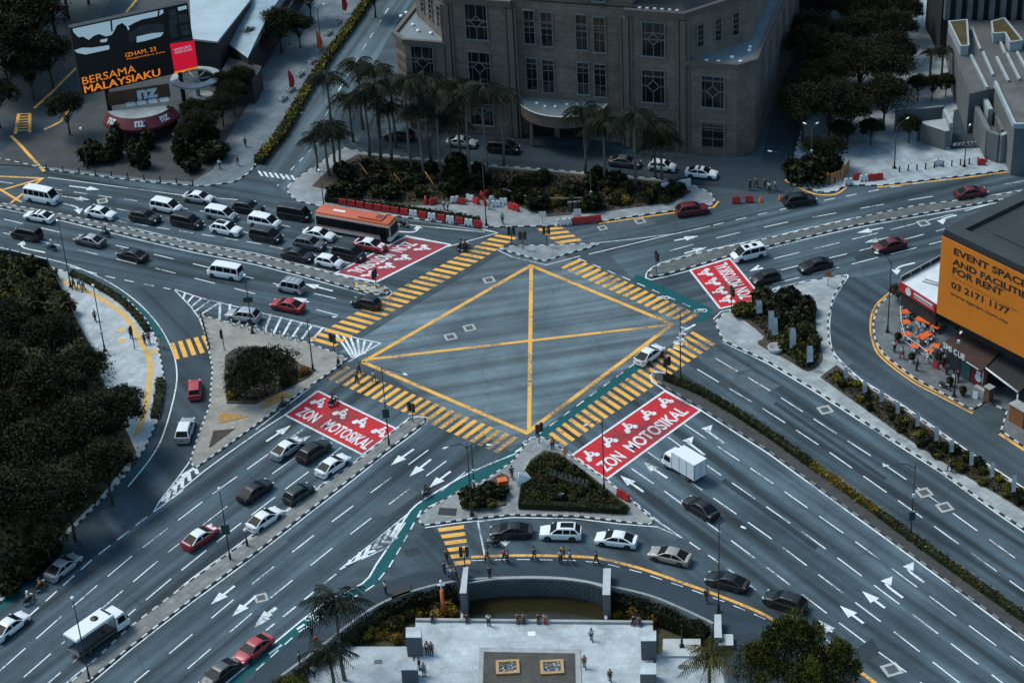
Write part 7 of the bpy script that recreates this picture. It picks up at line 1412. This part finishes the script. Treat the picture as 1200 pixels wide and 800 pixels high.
# water-filled barriers
def barrier(m):
    o = empty('barrier'); b = MB(); b.add([(-.6, -.25, 0), (.6, -.25, 0), (.6, .25, 0), (-.6, .25, 0), (-.58, -.2, .3), (.58, -.2, .3), (.58, .2, .3), (-.58, .2, .3), (-.54, -.1, .95), (.54, -.1, .95), (.54, .1, .95), (-.54, .1, .95)], [(3, 2, 1, 0), (0, 1, 5, 4), (1, 2, 6, 5), (2, 3, 7, 6), (3, 0, 4, 7), (4, 5, 9, 8), (5, 6, 10, 9), (6, 7, 11, 10), (7, 4, 8, 11), (8, 9, 10, 11)]); b.build('body', m, o)
    b = MB(); [b.box((x, 0, .14), (.22, .54, .2)) for x in (-.3, .3)]; b.box((0, 0, .97), (.2, .16, .06)); b.build('foot_recess', mat('barrier_recess', (.05, .05, .05), .7, var=.1), o); return o
BP = {}
def bar(x, y, col, d=(1, .13), jit=0):
    if col not in BP: o = barrier({'r': rdb, 'w': wht}[col]); BP[col] = o
    else: o = copy_tree(BP[col])
    p = G(x, y, .0); o.location = (p.x, p.y, .13); o.rotation_euler.z = fc_(*d, x, y)+jit
    return o
def bars(lst, label_r, label_w, grp, d=(1, .13), jit=0):
    for i, (x, y, c) in enumerate(lst): tag(bar(x, y, c, d, jit and (i*1.7 % 2-1)*jit), label_r if c == 'r' else label_w, 'barrier', grp)
ln = [(402+i*10.2, 241+i*1.62, 'r') for i in range(6)]+[(463+i*10.8, 250.8+i*1.72, c) for i, c in enumerate('rrwrwrwrwr'[:10])]
bars(ln, 'red plastic barrier in the long row below the hedge', 'white plastic barrier in the long row below the hedge', 'row of barriers below the hedge')
bars([(499, 239, 'r'), (508, 240, 'r'), (533, 238, 'w'), (541, 240, 'r'), (551, 236, 'w'), (558, 239, 'r'), (565, 233, 'r'), (572, 230, 'r'), (578, 237, 'w'), (581, 243, 'w'), (590, 240, 'w'), (600, 246, 'r'), (605, 247, 'r'), (569, 240, 'r')], 'red barrier in the jumble on the pavement above the row', 'white barrier in the jumble on the pavement above the row', 'jumbled barriers', (1, .1), 1.2)
bars([(657, 264.5, 'w'), (665, 264, 'w'), (674, 263, 'r'), (683, 262, 'r'), (692, 261, 'r'), (700, 260, 'r'), (676, 257.5, 'w')], 'red barrier in the short row right of the small crossing', 'white barrier in the short row right of the small crossing', 'short row of barriers', (1, -.1))
bars([(1004, 211, 'r'), (1021, 212, 'r'), (1030, 211, 'r'), (994, 217, 'w'), (1012, 213, 'w'), (1099, 195, 'w')], 'red barrier on the bright paving at the upper right', 'white barrier on the bright paving at the upper right', 'upper right barriers', (1, -.1)); bars([(1150, 194, 'r')], 'single red barrier among the dark bollards at the upper right', '', None, (1, 0))
bars([(728, 583, 'r'), (733, 586, 'r')], 'red barrier at the right edge of the sign-planted island', '', 'pair of barriers at the sign-planted island', (1, .6)); 
def cone(x, y, label, grp):
    p = G(x, y, .02); o = empty('traffic_cone', p, 0, label, 'traffic cone', grp); b = MB(); b.lathe([(.30, .04), (.06, .85), (0, .86)], n=10); b.build('cone', orp, o); b = MB(); b.box((0, 0, .02), (.6, .6, .05)); b.build('base', ironb, o)
for x, y in ((891, 236.5), (914, 234.5)): cone(x, y, 'orange cone beside the black off-roader on the upper right road', 'orange cones')
for (x, y) in ((863, 238), (878, 237)): o = bar(x, y, 'r', (1, 0)); tag(o, 'orange red barrier in the mouth of the service road', 'barrier', 'barriers at the service road')
# bollards
def bollard(x, y, label, grp, m=ironb, h=.95, z=.13): p = G(x, y, z); b = MB(); b.lathe([(.13, 0), (.11, .1), (.09, .75), (.13, .8), (.12, .9), (0, h)], n=10); o = BO.get(m.name); o = link('bollard', o or BO.setdefault(m.name, b.mesh('bollard', m)), None, p); tag(o, label, 'bollard', grp)
BO = {}
for k in range(15): bollard(1054+k*10.2, 201.5-k*1.15, 'dark bollard in the row along the kerb of the bright upper right paving', 'bollards of the upper right paving')
for k in range(7): bollard(236+k*1.6, 372+k*6, 'dark bollard along the slip road side of the left island', 'dark bollards of the left island')
for k in range(9): bollard(272+k*9.5, 381+k*2.4, 'white bollard along the hatched side of the left island', 'white bollards of the left island', wht)
for k in range(10): bollard(55+k*19, 199+k*2.0, 'dark bollard along the kerb of the upper-left plaza', 'bollards of the upper-left plaza')
for k in range(9): bollard(927+k*6.4, 217+k*.9 if k < 5 else 221-(k-5)*2, 'dark bollard behind the kerb of the orange enclosure', 'bollards at the orange enclosure')
# orange slatted enclosure
A_ = [(928, 206), (945, 214), (975, 216), (986, 212), (996, 199)]; P = GP(A_, .13); o = empty('slatted_fence', P[0], 0, 'orange slatted fence enclosing dark shrubs at the upper right', 'fence')
for i in range(len(P)-1):
    b = MB(); a, c = P[i]-P[0], P[i+1]-P[0]; n = max(3, int((c-a).length/.55)); d = (c-a).normalized(); an = math.atan2(d.y, d.x)
    for k in range(n): q = a.lerp(c, k/n); b.box((q.x, q.y, .9), (.34, .07, 1.8), an)
    q = a.lerp(c, .5); b.box((q.x, q.y, 1.5), ((c-a).length, .05, .12), an); b.build('slat_panel', mat('fence_orange', (.36, .17, .04), .7, var=.25, scale=2), o)
# banners in the planter
def banner(x, y, ty, label, grp, w_=.55):
    p = G(x, y, .2); h = height(x, y, ty); o = empty('banner_flag', p, R(8), label, 'banner', grp); b = MB(); b.tube([(0, 0, 0), (0, 0, h)], .035, 6); b.build('pole', steelp, o)
    b = MB(); n = 7; V = []
    for i in range(n+1):
        z = h*.30+(h*.68)*i/n; V += [(.04, .03*math.sin(i), z), (.04+w_*(1-.25*(i/n)**2), .10*math.sin(i*.9), z)]
    b.add(V, [(2*i, 2*i+1, 2*i+3, 2*i+2) for i in range(n)]); b.build('flag', banner_m, o)
for (x, y, ty) in ((988.5, 449, 430), (1010.5, 467, 446), (1030, 477, 456), (1049, 491, 471), (1072, 507, 483), (1094, 524, 499), (1112, 536, 515), (1135, 552, 529), (1159, 567, 541), (1184, 585, 556)): banner(x, y, ty, 'white banner flag in the long planter of the right-hand pavement', 'banner flags of the long planter', .5)
for (x, y, ty) in ((925, 418, 384), (945, 433, 405), (900, 396, 364), (904, 402, 372), (886, 374, 352)): banner(x, y, ty, 'white banner pylon in the bed of the right-hand island', 'banner pylons of the right-hand island', .8)
o = empty('white_sign', G(936, 394, .2), R(-30), 'pair of small white sign boards in the right-hand island bed', 'sign'); b = MB(); b.box((0, 0, 1.0), (1.3, .06, .5)); b.build('board', wht, o); b = MB(); [b.tube([(x, 0, 0), (x, 0, .8)], .03, 6) for x in (-.5, .5)]; b.build('legs', steelp, o)
o = empty('boulder_basin', G(909, 410, .2), 0, 'round grey stone basin at the left of the right-hand island', 'basin'); b = MB(); b.lathe([(.9, 0), (1.05, .5), (.8, .55), (.6, .3), (0, .3)], n=16); b.build('bowl', conc, o)
o = empty('traffic_sign', G(970, 335, .13), 0, 'small orange sign near the pointed tip of the right-hand pavement', 'sign'); b = MB(); b.tube([(0, 0, 0), (0, 0, 2.0)], .05, 6); b.build('pole', steelp, o); b = MB(); b.box((0, -.06, 1.8), (.8, .05, .8)); b.build('board', mat('sign_orange', (.40, .13, .03), .5, var=.1), o)
# red feather flags by the plaza road
for (x, y, ty, c) in ((340, 106, 82, rdb), (373, 62, 36, orp), (402, 16, -6, rdb)):
    p = G(x, y, .13); h = height(x, y, ty); o = empty('feather_flag', p, 0, ('red feather flag lowest beside the plaza road hedge', 'orange red feather flag halfway up the plaza road hedge', 'red feather flag at the top of the plaza road')[(340, 373, 402).index(x)], 'flag', 'feather flags'); b = MB(); b.tube([(0, 0, 0), (0, 0, h)], .04, 6); b.build('pole', ironb, o)
    b = MB(); V = []
    for i in range(8): t = i/7; V += [(.03, 0, h*(.2+.8*t)), (.03+.85*math.sin(math.pi*(.15+.8*t))**.6, .12*math.sin(i), h*(.2+.8*t)-.3)]
    b.add(V, [(2*i, 2*i+1, 2*i+3, 2*i+2) for i in range(7)]); b.build('flag', c, o)
# white planter blocks along the plaza road
for (x, y) in ((332, 118), (341, 107), (366, 74), (375, 60), (385, 41), (396, 28), (352, 89), (340, 56), (362, 24)): p = G(x, y, .13); o = empty('planter_block', p, R(60), 'pale concrete planter block beside the plaza road hedge', 'planter', 'planter blocks of the plaza'); b = MB(); V, Fc = [( -.9, -.4, 0), (.9, -.4, 0), (.9, .4, 0), (-.9, .4, 0), (-.8, -.33, .6), (.8, -.33, .6), (.8, .33, .6), (-.8, .33, .6)], [(3, 2, 1, 0), (4, 5, 6, 7), (0, 1, 5, 4), (1, 2, 6, 5), (2, 3, 7, 6), (3, 0, 4, 7)]; b.add(V, Fc); b.build('block', con_w, o); b = MB(); b.box((0, 0, .61), (1.2, .42, .04)); b.build('soil', soil, o)
# sign letters and small signs on the south island
p = G(660, 575, .9); o = empty('letter_sign', p, 0, 'row of white capital letters standing in the sign-planted island, seen from behind', 'letter sign'); W0, W1 = G(643, 552, 1.6)-p, G(689, 567, 1.6)-p
V, Fc, asp = text_tris('SASARAN KL', .0); b = MB(); d = (W1-W0); 
b.add([tuple(W0+d*(1-v[0])+Vector((0, 0, .85*v[1]-.4))) for v in V], Fc); b.add([tuple(W0+d*(1-v[0])+Vector((0, .14, .85*v[1]-.4))) for v in V], [tuple(reversed(q)) for q in Fc]); b.build('letters', steelp, o)
b = MB(); b.tube([tuple(W0+Vector((0, .07, -.45))), tuple(W1+Vector((0, .07, -.45)))], .05, 6); [b.tube([tuple(W0+d*t+Vector((0, .07, -.45))), tuple(W0+d*t+Vector((0, .07, -1.6)))], .04, 6) for t in (.05, .35, .65, .95)]; b.build('support', ironb, o)
p = G(615, 569, .3); o = empty('white_sign', p, R(20), 'white emblem board lying at the left end of the sign-planted island', 'sign'); b = MB(); b.add([(-.8, 0, .1), (1.0, .4, .5), (.6, .9, 1.2), (-.5, .6, 1.5), (-.9, .3, .9)], [(0, 1, 2, 3, 4)]); b.add([(-.8, .08, .1), (1.0, .48, .5), (.6, .98, 1.2), (-.5, .68, 1.5), (-.9, .38, .9)], [(4, 3, 2, 1, 0)]); b.build('board', lampg, o); b = MB(); b.tube([(-.75, 0, 0), (-.6, .1, 2.0)], .07, 6); b.build('post', lampg, o)
p = G(657, 586, .4); o = empty('white_sign', p, 0, 'small white board low in the shrubs of the sign-planted island', 'sign'); b = MB(); b.box((0, 0, .6), (.8, .06, .7)); b.build('board', wht, o); b = MB(); b.tube([(0, .06, 0), (0, .06, .4)], .05, 6); b.build('post', ironb, o)
p = G(589, 570, .14); o = empty('utility_box', p, .2, 'orange equipment box beside the island path', 'box'); b = MB(); b.box((0, 0, .5), (1.1, .8, 1.0)); b.build('cabinet', orp, o); b = MB(); b.box((0, 0, 1.02), (1.16, .86, .05)); b.build('lid', orp, o)
# orange and white post in the left flower bed
p = G(520, 722, PZ-.8); o = empty('orange_post', p, 0, 'orange post with a white cross-shaped top in the flower bed by the pond', 'post'); hh = 3.6; b = MB(); b.tube([(0, 0, 0), (0, 0, hh)], .2, 10); b.build('shaft', orp, o); b = MB(); b.tube([(0, 0, hh), (0, 0, hh+1.1)], .09, 8); b.box((0, 0, hh+.7), (.8, .12, .16)); b.ball((0, 0, hh+1.2), .18, 8); b.build('top', lampg, o)
# direction boards
p = G(786, 230, .13); u = Facade((776, 231), (808, 225)); o = empty('name_board', u.O, u.rz, 'long grey name board on the planted island near the maroon off-roader', 'sign'); b = MB(); b.box((2.1, 0, 1.6), (4.4, .14, 1.1)); b.build('board', banner_m, o); b = MB(); [b.tube([(x, .12, 0), (x, .12, 1.8)], .06, 6) for x in (.5, 3.7)]; b.build('post', steelp, o)
for (x, y, lb) in ((636, 262, 'white warning board beside the small yellow crossing'), (677, 259, 'white board behind the short row of barriers')): p = G(x, y, .13); o = empty('warning_board', p, 0, lb, 'sign'); b = MB(); b.add([(-.55, -.1, 1.2), (.0, -.1, .9), (.55, -.1, 1.2), (.5, -.1, 2.0), (-.5, -.1, 2.0)], [(0, 1, 2, 3, 4)]); b.build('board', wht, o); b = MB(); b.tube([(0, 0, 0), (0, 0, 1.9)], .04, 6); b.build('post', steelp, o)
# striped props against the palms
for (x0, y0, x1, y1, lb) in ((421, 191, 441, 219, 'left of the slanting orange props by the palms'), (462, 204, 478, 224, 'right slanting orange prop by the palms'), (498, 201, 516, 228, 'slanting orange prop right of the middle palms')):
    a, c = G(x0, y0, 3.0 if False else 3.0), G(x1, y1, .2); b = MB(); b.tube([tuple(a-c), (0, 0, 0)], .10, 6); tag(b.build('timber_prop', mat('prop_orange', (.26, .11, .03), .8, var=.2), None, c), lb, 'prop')
# low fence behind the pavement at the centre
P = GP(sm([(576, 226), (600, 234), (622, 240), (660, 242), (700, 240)], 4), .13); o = empty('railing', P[0], 0, 'long grey railing curving below the planted island', 'railing'); b = MB(); b.tube([tuple(p-P[0]+Vector((0, 0, 1.3))) for p in P], .08, 6); b.build('top_rail', steelp, o); b = MB()
for i in range(len(P)-1):
    for k in range(6): q = P[i].lerp(P[i+1], k/6)-P[0]; b.box((q.x, q.y, .65), (.06, .06, 1.3))
b.build('bars', ironb, o)
for k in range(6): p = G(668+k*6, 248-k*.5, .13); o = empty('hoarding_panel', p, R(-8), 'dark upright panel in the row under the grey railing', 'panel', 'panels under the railing'); b = MB(); b.box((0, 0, .75), (.5, .3, 1.5)); b.build('panel', mat('hoarding_brown', (.06, .045, .04), .7, var=.2), o); b = MB(); b.box((0, 0, 1.52), (.56, .36, .06)); b.build('cap', steelp, o)
# cafe tables and chairs, railing
def cafe_set(x, y, rz, label, L_=1.2, W_2=1.0, lamp_=False):
    p = G(x, y, .13); o = empty('cafe_table', p, rz, label, 'table', 'orange cafe tables'); b = MB(); b.box((0, 0, .75), (L_, W_2, .05)); b.build('tabletop', mat('table_orange', (.72, .12, .02), .5, var=.1), o)
    for sx in (-1, 1):
        for sy in (-1, 1): b = MB(); b.box((sx*(L_/2-.1), sy*(W_2/2-.1), .36), (.06, .06, .73)); b.build('leg', steelp, o)
    n = 2 if L_ > 1.5 else 1
    for s in (-1, 1):
        for k in range(n):
            c = empty('cafe_chair', (0, 0, 0)); off = Vector(((k-(n-1)/2)*.9, s*(W_2/2+.3), 0)); off.rotate(Matrix.Rotation(rz, 3, 'Z')); c.location = p+off; c.rotation_euler.z = rz+(0 if s < 0 else math.pi); tag(c, 'pale cafe chair drawn up to an orange table', 'chair', 'cafe chairs')
            b = MB(); b.box((0, 0, .45), (.45, .42, .05)); b.build('seat', wht, c); b = MB(); b.box((0, -.2, .72), (.44, .05, .45)); b.build('backrest', wht, c); b = MB(); [b.box((i*.19, j*.18, .22), (.04, .04, .44)) for i in (-1, 1) for j in (-1, 1)]; b.build('legs', steelp, c)
for (x, y, L_, rz, lb) in ((1059.5, 371, 1.1, .2, 'orange cafe table highest along the railing under the kiosk'), (1061, 383, 1.1, .3, 'second orange cafe table down the railing'), (1062, 397, 1.1, .2, 'third orange cafe table down the railing'), (1082, 381, 2.1, R(-40), 'long orange cafe table nearest the kiosk'), (1096, 388, 1.2, R(-40), 'square orange cafe table right of the long one near the kiosk'), (1083, 399, 2.1, R(35), 'long orange cafe table in the middle of the forecourt'), (1072, 411, 1.0, R(-30), 'orange cafe table inside the lower railing, left'), (1088, 417, 1.0, R(-30), 'orange cafe table inside the lower railing, right'), (1096, 411, 1.0, R(60), 'orange cafe table beside the dark cafe entrance')): cafe_set(x, y, rz, lb, L_, 1.0)
P = GP([(1055, 366), (1056, 385), (1060, 401), (1076, 412), (1093, 425)], .13); o = empty('railing', P[0], 0, 'white railing round the orange cafe tables', 'railing')
for i in range(len(P)-1):
    b = MB(); a, c = P[i]-P[0], P[i+1]-P[0]; b.tube([(a.x, a.y, 1.0), (c.x, c.y, 1.0)], .045, 6); b.tube([(a.x, a.y, .2), (c.x, c.y, .2)], .04, 6); n = max(2, int((c-a).length/1.2)); [b.tube([(*a.lerp(c, k/n)[:2], 0), (*a.lerp(c, k/n)[:2], 1.0)], .035, 6) for k in range(n+1)]; b.build('rail_panel', wht, o)
tree('isl', 1108, 384, .55, 'dark bushy tree under the lower edge of the orange advertisement', None, .13, rz=.4); tree('isl', 1122, 392, .5, 'second dark bushy tree under the orange advertisement', None, .13, rz=2.4); tree('isl', 1052, 352, .35, 'small dark tree at the corner of the red-fronted kiosk', None, .13, rz=1.0)
# fence along the upper edge of the left wood
P = GP([(0, 303), (14, 305), (26, 308), (42, 312), (58, 316), (82, 364), (100, 402), (113, 425)], .13); o = empty('wood_fence', P[0], 0, 'dark post and rail fence between the left wood and the pale pavement', 'fence')
for i in range(len(P)): b = MB(); q = P[i]-P[0]; b.tube([(q.x, q.y, 0), (q.x, q.y, 1.8)], .12, 6); b.build('post', ironb, o)
for i in range(len(P)-1): b = MB(); a, c = P[i]-P[0], P[i+1]-P[0]; b.tube([(a.x, a.y, 1.6), (c.x, c.y, 1.6)], .05, 6); b.tube([(a.x, a.y, .7), (c.x, c.y, .7)], .05, 6); d = (c-a).normalized(); n = Vector((-d.y, d.x, 0))*.03; b.prism([a+n, c+n, c-n, a-n], .2, 1.5); b.build('rail', ironb, o)

for i, (x, y) in enumerate(((1099, 424), (1106, 430), (1113, 452), (1068, 424), (1052, 400), (1128, 463))):
    p = G(x, y, .13); o = empty('potted_plant', p, 0, 'potted plant at the edge of the cafe forecourt', 'plant', 'potted plants of the cafe'); b = MB(); b.lathe([(.22, 0), (.32, .5), (.26, .5), (.24, .42), (0, .42)], n=10); b.build('pot', (wht, rdb, ironb)[i % 3], o); q = link('foliage', SH['mid'], o, (0, 0, .3)); q.scale = (.8, .8, 1.1)
for (x, y, lb, m) in ((1118, 447, 'small white menu board before the teal cafe panel', wht), (1096, 431, 'small red menu board at the cafe entrance', rdb), (1143, 466, 'small white notice board by the cafe driveway', wht)):
    p = G(x, y, .13); o = empty('menu_board', p, R(-35), lb, 'sign'); b = MB(); b.add([(-.3, -.2, 0), (.3, -.2, 0), (.3, 0, 1.1), (-.3, 0, 1.1)], [(0, 1, 2, 3)]); b.add([(-.3, .2, 0), (.3, .2, 0), (.3, .02, 1.1), (-.3, .02, 1.1)], [(3, 2, 1, 0)]); b.build('board', m, o); b = MB(); b.box((0, 0, 1.12), (.6, .06, .05)); b.build('hinge', ironb, o)
# ================================================================= light
w = bpy.data.worlds.new('World'); S.world = w; w.use_nodes = True; nt = w.node_tree
bg = nt.nodes['Background']; sk = nt.nodes.new('ShaderNodeTexSky'); sk.sky_type = 'NISHITA'; sk.sun_disc = False
EL, AZ = R(56), R(-62)    # veiled sun high on the left, slightly behind the far buildings
sk.sun_elevation = EL; sk.sun_rotation = AZ; sk.air_density = 1.2; sk.dust_density = 2.5; sk.ozone_density = 1.5
tn = nt.nodes.new('ShaderNodeVectorMath'); tn.operation = 'MULTIPLY'; tn.inputs[1].default_value = (.80, 1.04, 1.06); nt.links.new(sk.outputs[0], tn.inputs[0]); nt.links.new(tn.outputs[0], bg.inputs[0]); bg.inputs[1].default_value = .085
sun = bpy.data.lights.new('sun', 'SUN'); so = bpy.data.objects.new('sun', sun); COL.objects.link(so)
sun.energy = 1.2; sun.angle = R(20); sun.color = (1, .95, .88)
so.rotation_euler = Vector((math.sin(AZ)*math.cos(EL), math.cos(AZ)*math.cos(EL), math.sin(EL))).to_track_quat('Z', 'Y').to_euler()
S.view_settings.view_transform = 'Standard'; S.view_settings.look = 'None'; S.view_settings.gamma = 1; S.view_settings.exposure = 0.88
S.cycles.max_bounces = 5; S.cycles.diffuse_bounces = 2; S.cycles.use_denoising = True
